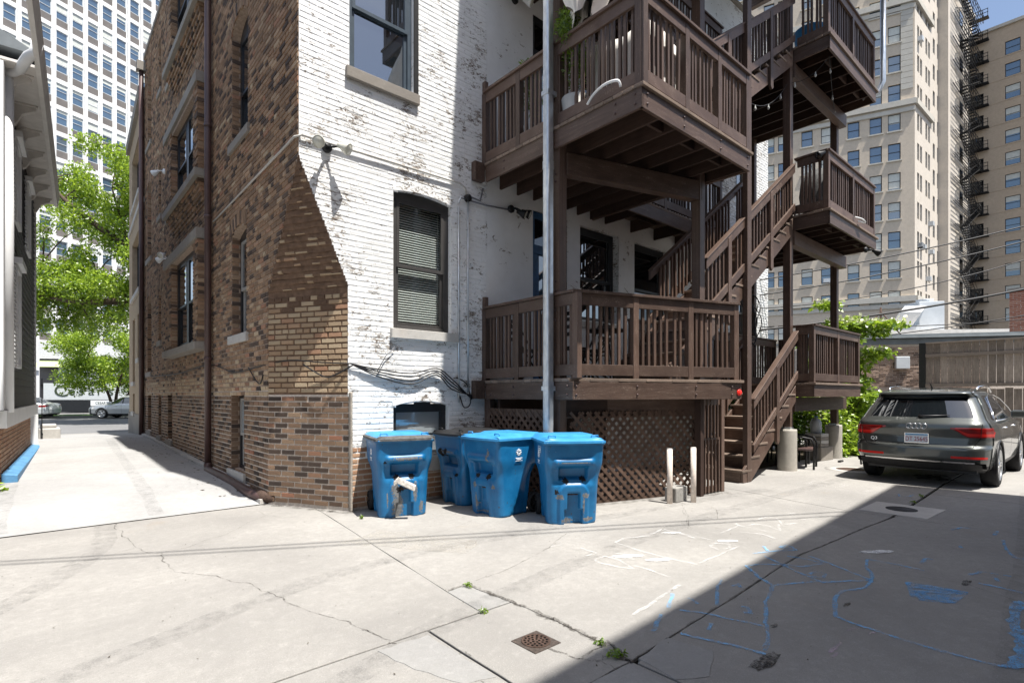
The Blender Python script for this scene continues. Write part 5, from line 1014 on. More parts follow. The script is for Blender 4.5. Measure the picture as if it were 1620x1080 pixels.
cable('overhead_wire', [catenary((-14, 11.2, 8.4), (13, -3.6, 8.0), .35, 24)], .014, 'cable_black', 'upper of two overhead wires whose shadows cross the alley', 'wire'); cable('overhead_wire', [catenary((-14, 11.45, 7.6), (13, -3.1, 7.3), .35, 24)], .014, 'cable_black', 'lower of two overhead wires whose shadows cross the alley', 'wire')
# coil of spare cable and string lights by the far decks
coil = []
for k in range(5): c = (11.7 + .05 * k, 5.4, 3.1 + random.uniform(-.25, .25)); rr = random.uniform(.22, .36); coil.append([(c[0] + rr * .8 * math.cos(a), c[1] + .06 * math.sin(a * 3 + k), c[2] + rr * 1.5 * math.sin(a)) for a in [i * 6.283 / 20 for i in range(21)]])
cable('cable_coil', coil, .010, 'cable_black', 'tangled coil of spare black cable hanging beside the far porch post', 'cable coil')
t = thing('string_lights', 'string of bare bulbs hung under the far top deck', 'string lights', (8.95, 4.2, 7.0)); w = catenary((0, 0, -.55), (2.0, .1, .55), .25, 10) + catenary((2.0, .1, .55), (2.4, -.5, .95), .15, 6)[1:] + catenary((2.4, -.5, .95), (4.6, .1, .90), .2, 8)[1:]; MB().tube(w, .006, 5).build('wire', 'cable_black', t)
for i in range(2, len(w), 3): p = w[i]; MB().lathe(p, (0, 0, -1), [(.011, 0), (.011, .03), (.018, .045), (.022, .07), (.012, .095), (0, .10)], 10).build('bulb', 'bulb_glass', t)
# ------------------------------------------------------------------ things on the decks
def chair(x, y, z, yaw, label, mat='black_metal', group='folding chairs on the lower deck'):
    t = thing('chair', label, 'chair', (x, y, z), R(yaw), group); f = MB()
    MB().box(-.21, .21, -.20, .20, .44, .465).build('seat', mat, t, bevel=.008); bk = MB()
    for q in (.60, .70, .80, .88): bk.box(-.20, .20, .205 + q * .08, .222 + q * .08, q, q + .05)
    bk.build('backrest', mat, t)
    for sx in (-1, 1): MB().tube([(sx * .22, -.22, 0), (sx * .22, .05, .46), (sx * .22, .29, .92)], .012, 6).build('leg', mat, t); MB().tube([(sx * .20, .24, 0), (sx * .20, -.16, .45)], .012, 6).build('leg', mat, t)
    m = MB(); m.tube([(-.22, -.10, .2), (.22, -.10, .2)], .008, 6); m.build('stretcher', mat, t); return t
chair(5.62, 5.95, FL[0], 30, 'black folding chair at the wall end of the lower deck'); chair(5.70, 5.25, FL[0], 100, 'black folding chair behind the side rail of the lower deck, nearest the post'); chair(6.35, 5.4, FL[0], 200, 'black folding chair facing the back window on the lower deck'); chair(7.0, 5.95, FL[0], 190, 'black folding chair below the middle window on the lower deck')
t = thing('side_table', 'small round black table between the chairs on the lower deck', 'table', (6.15, 4.95, FL[0])); MB().lathe((0, 0, .70), (0, 0, 1), [(0, 0), (.28, 0), (.28, .025), (0, .025)], 24).build('tabletop', 'black_metal', t)
for a in (0, 2.1, 4.2): MB().tube([(.20 * math.cos(a), .20 * math.sin(a), 0), (.05 * math.cos(a), .05 * math.sin(a), .70)], .012, 6).build('leg', 'black_metal', t)
# covered furniture, plant and parasol on the upper deck
def cloth_cover(x0, x1, y0, y1, z0, z1, label, seed):
    rs = random.Random(seed); b = MB(); rows = []
    for k in range(9):
        f = k / 8; z = z0 + (z1 - z0) * min(1, f * 1.15); s = 1 - .10 * f - (.25 if k == 8 else 0); row = []
        for i in range(40): a = i * 6.283 / 40; cx_, cy_ = math.cos(a), math.sin(a); q = max(abs(cx_), abs(cy_)); e = 1 + .05 * math.sin(a * 9 + seed) * (1 - f); row.append(((x0 + x1) / 2 + cx_ / q * (x1 - x0) / 2 * s * e, (y0 + y1) / 2 + cy_ / q * (y1 - y0) / 2 * s * e, z + (.05 * math.sin(a * 3 + seed) if k > 5 else 0)))
        rows.append(row)
    b.grid(rows, closed=True); b.f.append(tuple(len(b.v) - 40 + i for i in range(40))); b.mi.append(0); b.sm.append(True); return tag(b.build('furniture_cover', 'white_cloth'), label, 'cover')
cloth_cover(5.35, 6.25, 3.70, 4.55, FL[1], FL[1] + .98, 'cream cloth cover over furniture in the corner of the upper deck', 1); cloth_cover(6.45, 7.1, 3.72, 4.4, FL[1], FL[1] + .62, 'low cream cloth cover behind the front rail of the upper deck', 2)
t = thing('parasol', 'folded cream parasol leaning over the side rail of the upper deck', 'parasol', (5.20, 4.40, FL[1])); MB().cyl((.05, .1, 0), (-.06, -.05, 2.9), .02, n=8).build('pole', 'black_metal', t); b = MB(); rows = []
for k in range(12):
    f = k / 11; z = 1.22 + 1.7 * f; rr = (.16 + .22 * math.sin(min(1, f * 1.1) * 2.6)) * (1 - .5 * f * f); rows.append([(-.17 + .12 * f + rr * (1 + .30 * math.sin(a * 6 + f * 2)) * math.cos(a), rr * (1 + .30 * math.sin(a * 6 + f * 2)) * math.sin(a), z + .10 * math.sin(a * 3 + 1) * (1 - f)) for a in [i * 6.283 / 48 for i in range(48)]])
b.grid(rows, closed=True).build('canopy', 'white_cloth', t)
def foliage(mb, blobs, n, size, rnd, flat=.0, mi=lambda: 0, aspect=.5, shell=.45):
    """leaf faces spread through a set of ellipsoidal clumps"""
    tot = sum(b[3] * b[4] * b[5] for b in blobs)
    for (cx_, cy_, cz, rx, ry, rz) in blobs:
        for _ in range(max(3, int(n * rx * ry * rz / tot))):
            d = Vector((rnd.gauss(0, 1), rnd.gauss(0, 1), rnd.gauss(0, 1))).normalized(); q = rnd.random() ** shell; p = Vector((cx_ + d.x * rx * q, cy_ + d.y * ry * q, cz + d.z * rz * q)); s = size * rnd.uniform(.55, 1.3)
            a = Vector((rnd.gauss(0, 1), rnd.gauss(0, 1), rnd.gauss(0, 1 - flat) - .25)).normalized(); nn = Vector((rnd.gauss(0, .7), rnd.gauss(0, .7), 1)).normalized(); w = a.cross(nn)
            if w.length < .1: continue
            w.normalize(); tip = p + a * s; m1, m2 = p + a * s * .45 + w * s * aspect / 2 + nn * s * .06, p + a * s * .45 - w * s * aspect / 2 + nn * s * .06; mb.add([p, m1, tip, m2], [(0, 1, 2, 3)], mi())
t = thing('potted_cedar', 'bushy green cedar plant behind the side rail of the upper deck', 'plant', (5.24, 4.70, FL[1])); MB().lathe((0, 0, 0), (0, 0, 1), [(.14, 0), (.19, .36), (.17, .36), (0, .33)], 20).build('pot', 'grey_pot', t); f = MB(); foliage(f, [(0, 0, .85, .17, .17, .45), (-.16, .0, 1.22, .16, .17, .22), (-.12, .05, 1.42, .10, .12, .16)], 2200, .07, random.Random(3), aspect=.28); f.build('foliage', 'cedar', t); MB().cyl((0, 0, .3), (0, 0, 1.8), .02, n=6).build('stem', 'bark', t)
t = thing('potted_cedar', 'second cedar plant, nearer the wall on the upper deck', 'plant', (5.28, 5.55, FL[1])); MB().lathe((0, 0, 0), (0, 0, 1), [(.12, 0), (.16, .32), (.14, .32), (0, .3)], 20).build('pot', 'grey_pot', t); f = MB(); foliage(f, [(0, 0, .8, .15, .15, .35), (-.08, 0, 1.12, .11, .12, .18)], 900, .07, random.Random(4), aspect=.28); f.build('foliage', 'cedar', t)
tag(MB().box(5.35, 5.75, 4.75, 5.0, FL[1] + .003, FL[1] + .22).build('soil_bag', 'yellow_label', bevel=.03), 'yellow bag lying by the plants on the upper deck', 'bag')
cable('hose', [[(5.00, 3.80, FL[1] + .05), (4.97, 3.82, FL[1] + .12), (4.97, 4.0, FL[1] + .155), (4.98, 4.18, FL[1] + .12), (5.0, 4.3, FL[1] + .05)]], .016, 'white_trim', 'short loop of white hose hanging over the upper deck edge', 'hose')
cable('hose', [[(12.4, 3.58, FL[1] + .12), (12.6, 3.50, FL[1] + .10), (12.8, 3.50, FL[1] + .07), (12.5, 3.55, FL[1] + .05)]], .014, 'white_trim', 'white hose end on the edge of the far second deck', 'hose')
t = thing('kettle_grill', 'covered kettle grill in black and grey on the far second deck', 'grill', (11.75, 4.05, FL[1])); MB().lathe((0, 0, 0), (0, 0, 1), [(.30, .25), (.33, .55), (.30, .82), (.18, 1.0), (0, 1.05)], 24).build('cover', 'lid_black', t)
for a in (0.3, 2.4, 4.5): MB().cyl((.26 * math.cos(a), .26 * math.sin(a), 0), (.2 * math.cos(a), .2 * math.sin(a), .4), .014, n=6).build('leg', 'black_metal', t)
MB().tube([(.20 * math.cos(a), -.31, .6 + .25 * math.sin(a)) for a in [i * .33 for i in range(20)]], .02, 6).build('rim', 'hvac_grey', t)
tag(MB().lathe((11.8, 4.2, FL[2] + .005), (0, 0, 1), [(.24, 0), (.30, .62), (.31, .64), (.27, .64)], 24).build('laundry_tub', 'bin_lid_blue'), 'bright blue tub standing on the far top deck', 'tub')
# patio chairs stacked under the far deck, jug on a stepped block
for k, (x, y, lb) in enumerate(((11.55, 4.30, 'brown wicker armchair under the far deck, nearest the alley'), (11.85, 4.55, 'brown wicker armchair tucked behind the nearest one'), (12.15, 4.85, 'dark armchair at the back under the far deck'))):
    t = thing('patio_chair', lb, 'chair', (x, y, 0), R(15), 'patio chairs under the far deck'); MB().box(-.26, .26, -.24, .26, .36, .41).build('seat', 'brown_metal' if k < 2 else 'black_metal', t, bevel=.02); MB().obox((0, .28, .62), Vector((.26, 0, 0)), Vector((0, .02, 0)), Vector((0, .06, .25))).build('backrest', 'brown_metal' if k < 2 else 'navy_frame', t, bevel=.02)
    for sx in (-1, 1): MB().tube([(sx * .29, -.26, 0), (sx * .29, -.27, .48), (sx * .29, -.22, .60), (sx * .29, .0, .64), (sx * .29, .30, .66)], .020, 8).build('armrest', 'black_metal', t); MB().tube([(sx * .27, .30, 0), (sx * .27, .26, .5)], .018, 6).build('leg', 'black_metal', t)
t = thing('step_block', 'stepped pale concrete block beside the far pier', 'concrete block', (13.25, 4.55, 0), R(-8)); MB().box(-.26, .26, -.20, .20, 0, .30).build('base', 'stone', t, bevel=.01)
for k in range(4): MB().box(-.24 + .012 * (k % 2), .10, -.18, .18, .301 + k * .075, .372 + k * .075).build('paver', 'stone_pale' if k % 2 else 'stone', t, bevel=.008)
t = thing('water_jug', 'translucent white water jug on top of the stepped block', 'jug', (13.20, 4.58, .605)); MB().lathe((0, 0, 0), (0, 0, 1), [(0, 0), (.10, 0), (.115, .02), (.115, .24), (.08, .31), (.035, .33), (.032, .36)], 18).build('body', 'jug_plastic', t); MB().lathe((0, 0, .355), (0, 0, 1), [(.038, 0), (.038, .03), (0, .03)], 14).build('cap', 'curb_blue', t); MB().tube([(.03, -.05, .30), (.03, -.10, .34), (.03, -.04, .36)], .012, 6).build('handle', 'jug_plastic', t)
tag(MB().obox((10.55, 4.45, 1.02), Vector((.14, -.05, -.07)), Vector((.05, .14, 0)), Vector((0, 0, .008))).build('solar_panel', 'plate_blue'), 'small blue tilted panel by the foot of the far porch post', 'panel')
tag(MB().box(13.0, 13.2, 4.02, 4.08, .0, .04).build('pipe_scrap', 'black_plastic', bevel=.01), 'short black pipe scrap lying near the stepped block', 'scrap')
for k, (x, y) in enumerate(((2.40, 7.47), (2.45, 3.30), (2.24, 2.84), (2.42, 1.90), (2.47, 2.02), (2.44, 1.86), (8.9, 1.87), (9.5, 1.9), (2.85, 5.95))):
    f = MB(); foliage(f, [(x, y, .02, .05 if k in (3, 5) else .025, .03, .016)], 40, .026, random.Random(k), flat=.3); w_ = tag(f.build('weed', 'leaf_mid'), ['tiny weed beside the brown drain boot', 'weed at the top end of the long alley crack', 'weed where two alley joints cross', 'tuft of weeds at the shaded end of the long crack', 'moss in the long crack right of the drain', 'moss tuft beside the broken concrete patch', 'weed in the joint left of the parked car', 'weed in the joint behind the parked car', 'tiny weed sprouting left of the taped bin'][k], 'weed', 'weeds in the alley joints')
# ------------------------------------------------------------------ survey frame: lat metres to the right, dep metres ahead of the alley mouth
def at(lat, dep): return Vector((.7513 * lat + .66 * dep, -.66 * lat + .7513 * dep, 0))
def dirv(lat, dep): v = at(lat, dep); return v.normalized()
# ------------------------------------------------------------------ vehicles
def lerp_t(tab, z):
    for (a, va), (b, vb) in zip(tab[:-1], tab[1:]):
        if z <= b: t = (z - a) / (b - a); t = max(0, t); return va + (vb - va) * t
    return tab[-1][1]
def vehicle(name, label, cat, loc, yaw, T, paint, wheels, group=None, suv=True):
    t = thing(name, label, cat, loc, R(yaw), group); zt = T['top']; nz_ = 74; zs = [T['bot'] + (zt - T['bot']) * (i / nz_) for i in range(nz_ + 1)]; NF, NS = 44, 110; rows = []
    for z in zs:
        hw, xr, xf, r = (lerp_t(T[k], z) for k in ('hw', 'xr', 'xf', 'r')); r = min(r, hw * .6, (xf - xr) * .45); ring = rring(-hw, hw, xr, xf, r, NF, 6, NS); out = []
        for (y, x) in ring:
            u = y / hw; x2 = x + (T.get('bow', .07) * u * u * (1 if x < xr + r + .02 else 0)); 
            if x > xf - r - .02: x2 = x - .16 * u * u
            sl = (x - xr) / (xf - xr); y2 = y * (1 - T.get('nose', .07) * max(0, sl - .72) / .28 - .03 * max(0, .2 - sl) / .2); out.append((x2, y2, z))
        rows.append(out)
    A = np.array(rows); wx = wheels
    def cls(i, j):
        x, y, z = (A[i, j] + A[min(i + 1, nz_), (j + 1) % A.shape[1]]) / 2; hw = lerp_t(T['hw'], z); xr, xf = lerp_t(T['xr'], z), lerp_t(T['xf'], z); u = y / hw; au = abs(u)
        if au > .75:
            for ax in wx:
                if (x - ax) ** 2 + (z - T['wr']) ** 2 < (T['wr'] + .03) ** 2: return 'hole'
        b0, b1 = T['belt'], T['head']
        if b0 < z < b1:
            rear = x < xr + .30 and au < .86
            if T['rw'][0] < z < T['rw'][1] and x < xr + .12 and au < .84: return 'rear_window'
            if x > xf - .3 and au < .86: return 'windscreen'
            if au > .86 and xr + T['dp'] < x < xf - .22 and z < b1 - .03:
                return 'pillar' if any(abs(x - p) < .035 for p in T['pil']) else 'side_window'
        tl = T['tl']
        if tl[0] < z < tl[1] and x < xr + .36 and (au > .97 or z > tl[0] + (tl[1] - tl[0]) * max(0, (.80 - au)) * 2.2) and au > tl[2]: return 'tail_light'
        if T['hl'][0] < z < T['hl'][1] and x > xf - .5 and au > .55: return 'headlight'
        if suv and x < .4 and .485 < z < .515 and .50 < au < .93: return 'reflector'
        if z < T['sill']: return 'lower_trim'
        return 'body'
    cl = [[cls(i, j) for j in range(A.shape[1])] for i in range(nz_)]; body = None
    for nm, mt in (('body', paint), ('lower_trim', 'black_plastic'), ('rear_window', 'car_glass'), ('windscreen', 'car_glass'), ('side_window', 'car_glass'), ('pillar', 'black_plastic'), ('tail_light', 'tail_red' if not suv else paint), ('headlight', 'headlight'), ('reflector', 'tail_bright')):
        if not any(nm in r for r in cl): continue
        b = MB(); b.grid(rows, closed=True, mi=lambda i, j: 0 if cl[i][j] == nm else None); me = b.mesh(nm, mt); bm = bmesh.new(); bm.from_mesh(me); bmesh.ops.delete(bm, geom=[v for v in bm.verts if not v.link_faces], context='VERTS')
        if nm == 'body': bmesh.ops.contextual_create(bm, geom=[e for e in bm.edges if e.is_boundary and all(v.co.z > zt - .002 for v in e.verts)])
        bm.to_mesh(me); bm.free(); o = link(nm, me, t); body = o if nm == 'body' else body
    MB().box(.25, T['L'] - .3, -.72, .72, .24, .62).build('underbody', 'black_plastic', t)
    for ax in wx:
        for sy in (-1, 1):
            w = MB(); R_ = T['wr']; yo = sy * T['tw']; w.lathe((ax, yo, R_), (0, sy, 0), [(R_ * .62, -.20), (R_ * .92, -.215), (R_, -.19), (R_, -.03), (R_ * .93, -.002), (R_ * .72, .004), (R_ * .68, -.01)], 40); wo_ = w.build('wheel', 'rubber', t)
            rm = MB(); rm.lathe((ax, yo, R_), (0, sy, 0), [(R_ * .72, -.004), (R_ * .70, .004), (R_ * .66, -.006), (R_ * .64, -.12), (0, -.12)], 36); ns = 5
            for k in range(ns * 2): a = (k // 2) * 6.283 / ns + (.13 if k % 2 else -.13); d = Vector((math.cos(a), 0, math.sin(a))); rm.obox(Vector((ax, yo - sy * .018, R_)) + d * R_ * .37, d * R_ * .32, Vector((-d.z, 0, d.x)) * .018, Vector((0, .012, 0)))
            rm.lathe((ax, yo, R_), (0, sy, 0), [(.07, -.02), (.06, -.002), (0, 0)], 16); rm.build('rim', 'alloy', wo_)
            MB().tube([(ax + (R_ + .045) * math.cos(a), sy * (T['tw'] + .002), R_ + (R_ + .045) * math.sin(a)) for a in [-.35 + i * (math.pi + .7) / 22 for i in range(23)]], .015, 8).build('wheel_arch', 'black_plastic' if suv else 'black_plastic', t)
    for sy in (-1, 1):
        hb = lerp_t(T['hw'], T['belt']); mx_ = T['mir']; MB().obox((mx_, sy * (hb + .12), T['belt'] + .06), Vector((.07, 0, .0)), Vector((.03, sy * .11, 0)), Vector((0, 0, .07))).build('wing_mirror', paint, t, bevel=.03)
        dh = MB()
        for hx in T['handles']: hz = T['belt'] - .13; dh.tube([(hx - .1, sy * (lerp_t(T['hw'], hz) - .012), hz), (hx - .06, sy * (lerp_t(T['hw'], hz) + .022), hz), (hx + .06, sy * (lerp_t(T['hw'], hz) + .022), hz), (hx + .1, sy * (lerp_t(T['hw'], hz) - .012), hz)], .013, 6)
        dh.build('door_handle', 'chrome' if suv else paint, t); sm = MB()
        for p in T['seams']: sm.grid([[(p - .004, sy * (lerp_t(T['hw'], z) * 1.0 + .0025), z) for z in [T['sill'] + .05 + i * .04 for i in range(int((T['belt'] - T['sill']) / .04))]], [(p + .004, sy * (lerp_t(T['hw'], z) + .0025), z) for z in [T['sill'] + .05 + i * .04 for i in range(int((T['belt'] - T['sill']) / .04))]]])
        sm.build('door_seam', 'black_gap', t)
    return t, rows
TS = dict(L=4.48, bot=.24, top=1.60, sill=.36, bow=.09, wr=.345, tw=.915, belt=1.06, head=1.475, rw=(1.10, 1.44), dp=.50, pil=(2.18,), tl=(.795, .955, .48), hl=(.72, .86), mir=2.70, handles=(1.45, 2.45), seams=(1.25, 2.2, 3.2),
  hw=[(.24, .80), (.32, .875), (.5, .912), (.75, .925), (.93, .915), (1.02, .885), (1.08, .845), (1.25, .775), (1.45, .675), (1.52, .62), (1.565, .53), (1.585, .42), (1.60, .20)],
  xr=[(.24, .30), (.30, .13), (.40, .05), (.47, .0), (.62, .0), (.655, .015), (.68, .07), (.80, .085), (.93, .065), (1.0, .075), (1.05, .12), (1.10, .18), (1.44, .47), (1.462, .40), (1.50, .385), (1.525, .48), (1.565, .95), (1.585, 1.3), (1.60, 1.7)],
  xf=[(.24, 4.2), (.4, 4.45), (.6, 4.48), (.8, 4.42), (.95, 4.2), (1.0, 3.7), (1.06, 3.35), (1.25, 2.98), (1.45, 2.58), (1.52, 2.4), (1.565, 2.15), (1.585, 2.0), (1.60, 1.85)], r=[(.24, .22), (.7, .26), (.95, .22), (1.1, .17), (1.45, .15), (1.6, .05)])
suv, srows = vehicle('parked_suv', 'grey green parked SUV seen from behind, beside the plank fence', 'car', (10.60, 2.20, 0), 0, TS, 'suv_paint', (.92, 3.60))
# rear details: plate, rings, badge, wiper, rails, aerial, spoiler, trim, exhaust
def rear_x(z, y=0): return lerp_t(TS['xr'], z) + .09 * (y / lerp_t(TS['hw'], z)) ** 2
pl_ = MB(); px_ = rear_x(.765) - .016; pl_.box(px_, px_ + .012, -.155, .155, .695, .845); plate = pl_.build('licence_plate', 'plate_white', suv, bevel=.004)
MB().box(px_ - .0012, px_ - .0004, -.15, .15, .815, .842).build('plate_sky', 'plate_blue', plate); text('plate_number', 'DT 25645', .088, 'plate_red', (px_ - .002, 0, .752), (0, -1, 0), (0, 0, 1), plate, .0006, (.82, 1.12))
fr_ = MB()
for (y0, y1, z0, z1) in ((-.16, .16, .69, .70), (-.16, .16, .842, .85), (-.16, -.15, .70, .842), (.15, .16, .70, .842)): fr_.box(px_ - .003, px_ + .005, y0, y1, z0, z1)
fr_.build('plate_frame', 'chrome', plate)
rg = MB()
for k in range(4): yy = (k - 1.5) * -.064; rg.tube([(rear_x(.98) - .014, yy + .042 * math.cos(a), .965 + .042 * math.sin(a)) for a in [i * 6.283 / 22 for i in range(22)]], .0062, 6, closed=True)
rg.build('badge_rings', 'chrome', suv); text('model_badge', 'Q3', .075, 'chrome', (rear_x(.76, .62) - .012, .60, .735), (0.04, -1, 0), (0, 0, 1), suv, .003)
MB().tube([(rear_x(1.115) - .02, .0, 1.118), (rear_x(1.12) - .03, -.08, 1.125), (rear_x(1.14, -.38) - .02, -.40, 1.145)], [.022, .014, .007], 6).build('wiper', 'black_plastic', suv)
for sy in (-1, 1): MB().tube([(1.0, sy * .60, 1.545), (1.15, sy * .62, 1.60), (1.7, sy * .63, 1.625), (2.3, sy * .61, 1.60), (2.6, sy * .60, 1.52)], .017, 8).build('roof_rail', 'chrome', suv); MB().tube([(.85, sy * .855, 1.05), (1.05, sy * .80, 1.20), (1.32, sy * .70, 1.42), (1.7, sy * .672, 1.468), (2.3, sy * .665, 1.47), (2.75, sy * .70, 1.40), (3.1, sy * .775, 1.24), (3.28, sy * .84, 1.08)], .010, 6).build('window_chrome', 'chrome', suv); MB().tube([(.85, sy * .872, 1.05), (2.0, sy * .875, 1.052), (3.25, sy * .862, 1.058)], .009, 6).build('window_chrome', 'chrome', suv)
MB().tube([(1.15, 0, 1.585), (1.02, 0, 1.66)], [.016, .006], 6).build('aerial', 'black_plastic', suv)
MB().grid([[(rear_x(z, y) - .003, y, z) for y in [-.60 + i * .06 for i in range(21)]] for z in (1.442, 1.452, 1.462)]).build('spoiler_gap', 'black_gap', suv)
tg = MB(); tl_ = [(-.80, 1.02), (-.78, .80), (-.70, .66), (-.60, .645), (0, .64), (.60, .645), (.70, .66), (.78, .80), (.80, 1.02)]; pts = [(rear_x(z, y) - .002, y, z) for y, z in tl_]; tg.tube(pts, .004, 5).build('tailgate_seam', 'black_gap', suv)
MB().grid([[(rear_x(z, y) - .010, y, z) for y in [-.80 + i * .08 for i in range(21)]] for z in (.30, .335, .37, .40)]).build('diffuser', 'black_plastic', suv); MB().grid([[(rear_x(z, y) - .014, y, z) for y in [-.72 + i * .08 for i in range(19)]] for z in (.405, .418, .43)]).build('bumper_trim', 'chrome', suv)
for sy in (-1, 1): MB().grid([[(rear_x(z, y) - .008, sy * y, z) for y in [.50 + i * .05 for i in range(8)]] for z in (.335, .375, .42)]).build('exhaust_trim', 'black_gap', suv)
SA = np.array(srows); SZ = [r[0][2] for r in srows]
def skin(j, z, off=.006):
    z = min(max(z, SZ[0]), SZ[-1] - 1e-4); i = max(k for k in range(len(SZ)) if SZ[k] <= z); i = min(i, len(SZ) - 2); f = (z - SZ[i]) / (SZ[i + 1] - SZ[i]); p = SA[i, j % SA.shape[1]] * (1 - f) + SA[i + 1, j % SA.shape[1]] * f; a, b = SA[i, (j - 1) % SA.shape[1]], SA[i, (j + 1) % SA.shape[1]]; t = Vector((b[0] - a[0], b[1] - a[1], 0)).normalized(); return Vector(p) + Vector((t.y, -t.x, 0)) * off * (1 if Vector((t.y, -t.x, 0)).dot(Vector((p[0] - 2.2, p[1], 0))) > 0 else -1)
iz = min(range(len(SZ)), key=lambda k: abs(SZ[k] - .88)); NA = SA.shape[1]
for sgn in (-1, 1):
    js = [j for j in range(NA) if SA[iz, j, 1] * sgn > .42 and SA[iz, j, 0] < .46]; js.sort(key=lambda j: (SA[iz, j, 0] * 1.0 + abs(SA[iz, j, 1]) * 1.0)); n_ = len(js); rows_o, rows_i = [], []
    for k, j in enumerate(js):
        f = k / (n_ - 1); top = .955 - .012 * f; low = .930 - .125 * sst(0, .45, f) + .05 * sst(.80, 1, f); rows_o.append([skin(j, low + (top - low) * q / 4, .010 if .0 < f < 1 else .002) for q in range(5)]); rows_i.append([skin(j, low + .018 + (top - low) * .16 * q, .0125) for q in range(3)])
    tlo = MB().grid(rows_o).build('tail_light', 'tail_red', suv); MB().grid(rows_i[int(n_ * .15):]).build('light_strip', 'tail_bright', tlo); MB().grid([[skin(j, .948 + .006 * q, .0125) for q in range(2)] for j in js[2:-2]]).build('light_strip', 'tail_bright', tlo)
TC = dict(L=4.6, bot=.20, top=1.47, sill=.30, wr=.315, tw=.86, belt=.93, head=1.36, rw=(.98, 1.32), dp=.55, pil=(2.35,), tl=(.72, .86, .5), hl=(.60, .74), mir=3.05, handles=(1.6, 2.7), seams=(1.45, 2.4, 3.3), nose=.16,
  hw=[(.2, .76), (.3, .84), (.6, .88), (.85, .87), (.95, .82), (1.1, .74), (1.3, .64), (1.4, .55), (1.45, .4), (1.47, .2)], xr=[(.2, .25), (.35, .04), (.6, 0), (.85, .05), (.93, .15), (.99, .62), (1.3, 1.15), (1.4, 1.45), (1.45, 1.8), (1.47, 2.0)],
  xf=[(.2, 4.35), (.35, 4.57), (.6, 4.58), (.74, 4.45), (.84, 4.1), (.93, 3.55), (1.0, 3.3), (1.2, 2.95), (1.36, 2.62), (1.44, 2.4), (1.47, 2.25)], r=[(.2, .3), (.6, .35), (.9, .3), (1.1, .2), (1.47, .05)])
sd_ = dirv(1, .12); yaw_s = math.degrees(math.atan2(-sd_.y, -sd_.x))
p = at(-22.1, 34.6); vehicle('parked_car', 'silver sedan parked across the street at the end of the driveway', 'car', (p.x, p.y, -.02), yaw_s, TC, 'silver_paint', (.95, 3.55), 'cars parked across the street', False)
p = at(-28.6, 33.6); vehicle('parked_car', 'white sedan across the street with only its tail in view past the grey house', 'car', (p.x, p.y, -.02), yaw_s, TC, 'white_car_paint', (.95, 3.55), 'cars parked across the street', False)
# ------------------------------------------------------------------ plank fence, garage, roof things
fx = 21.3; fence = thing('plank_fence', 'tall weathered grey plank fence behind the parked SUV', 'fence', (fx, 4.15, 0)); fence_h = 3.10; y = 4.15; k = 0
pm = MB().box(-.011, .011, -.088, .088, 0, 1).mesh('plank', 'fence_wood')
for zb, zt_ in ((.12, 1.66), (1.80, fence_h)):
    y = 4.06
    while y > -5.0:
        o = bpy.data.objects.new('plank', pm); COL.objects.link(o); attach(o, fence); o.location = (fx + random.uniform(-.004, .004), y, zb); o.scale = (1, random.uniform(.97, 1.02), zt_ - zb + random.uniform(-.02, .02)); o.rotation_euler = (random.gauss(0, .003), 0, random.gauss(0, .02)); y -= .188
fm = MB()
for z in (2.66, 1.72, .25): fm.box(fx - .07, fx - .014, -5.1, 4.15, z, z + .10)
part(fm, 'rail', 'fence_wood', fence, .004); part(MB().box(fx - .05, fx + .06, 4.15, 4.32, 0, 3.12), 'post', 'black_frame', fence); part(MB().box(fx - .09, fx + .06, -5.1, 4.15, fence_h - .01, fence_h + .03), 'cap', 'fence_wood', fence)
gA_, gB_ = Vector((22.97, 5.9, 0)), Vector((25.8, 1.8, 0)); gu_ = (gB_ - gA_).normalized(); gn_ = Vector((-gu_.y, gu_.x, 0)); gn_ = gn_ if gn_.dot(gA_) < 0 else -gn_
gar = thing('brick_garage', 'low brick garage with a grey gutter behind the fence and bushes', 'garage', gA_); GL = 14.0; g0 = gA_ - gu_ * 2.0; gm = MB()
gm.prism([g0, g0 + gu_ * GL, g0 + gu_ * GL + Vector((0, 0, 3.35)), g0 + Vector((0, 0, 3.35))], -gn_ * 7); wl = part(gm, 'wall', 'mortar_pale', gar); gb = MB()
brick_field(g0 + gn_ * .002, gu_, gn_, lambda z: [(.0, 5.2)], 1.3, 3.2, lambda s, z: (gb, 0), .012, .003, seed=77); part(gb, 'brick', 'garage_brick', None, kind='stuff').parent = wl
part(MB().obox(g0 + gu_ * GL / 2 + gn_ * .10 + Vector((0, 0, 3.55)), gu_ * GL / 2, gn_ * .08, Vector((0, 0, .045))), 'gutter', 'gutter_grey', gar); part(MB().obox(g0 + gu_ * GL / 2 + gn_ * .02 + Vector((0, 0, 3.38)), gu_ * GL / 2, gn_ * .03, Vector((0, 0, .10))), 'fascia', 'roof_grey', gar)
part(MB().prism([g0 + Vector((0, 0, 3.6)), g0 + gu_ * GL + Vector((0, 0, 3.6)), g0 + gu_ * GL - gn_ * 7 + Vector((0, 0, 3.9)), g0 - gn_ * 7 + Vector((0, 0, 3.9))], (0, 0, .05)), 'roof', 'roof_grey', gar)
fb = gA_ + gu_ * .6 + gn_ * .5
bf_ = thing('board_fence', 'low dark board fence in front of the brick garage wall', 'fence', fb); 
for z in (1.05, 1.33, 1.61): part(MB().obox(fb + Vector((0, 0, z)), gu_ * 1.5, gn_ * .02, Vector((0, 0, .13))), 'board', 'fence_dark', bf_)
p = gA_ + gu_ * .75 + gn_ * .10; tag(MB().obox(p + Vector((0, 0, 2.62)), gu_ * .22, gn_ * .07, Vector((0, 0, .22))).build('meter_box', 'hvac_grey', bevel=.02), 'small pale meter box on the brick garage wall', 'meter box')
def on_roof(lat, dep): return at(lat, dep)
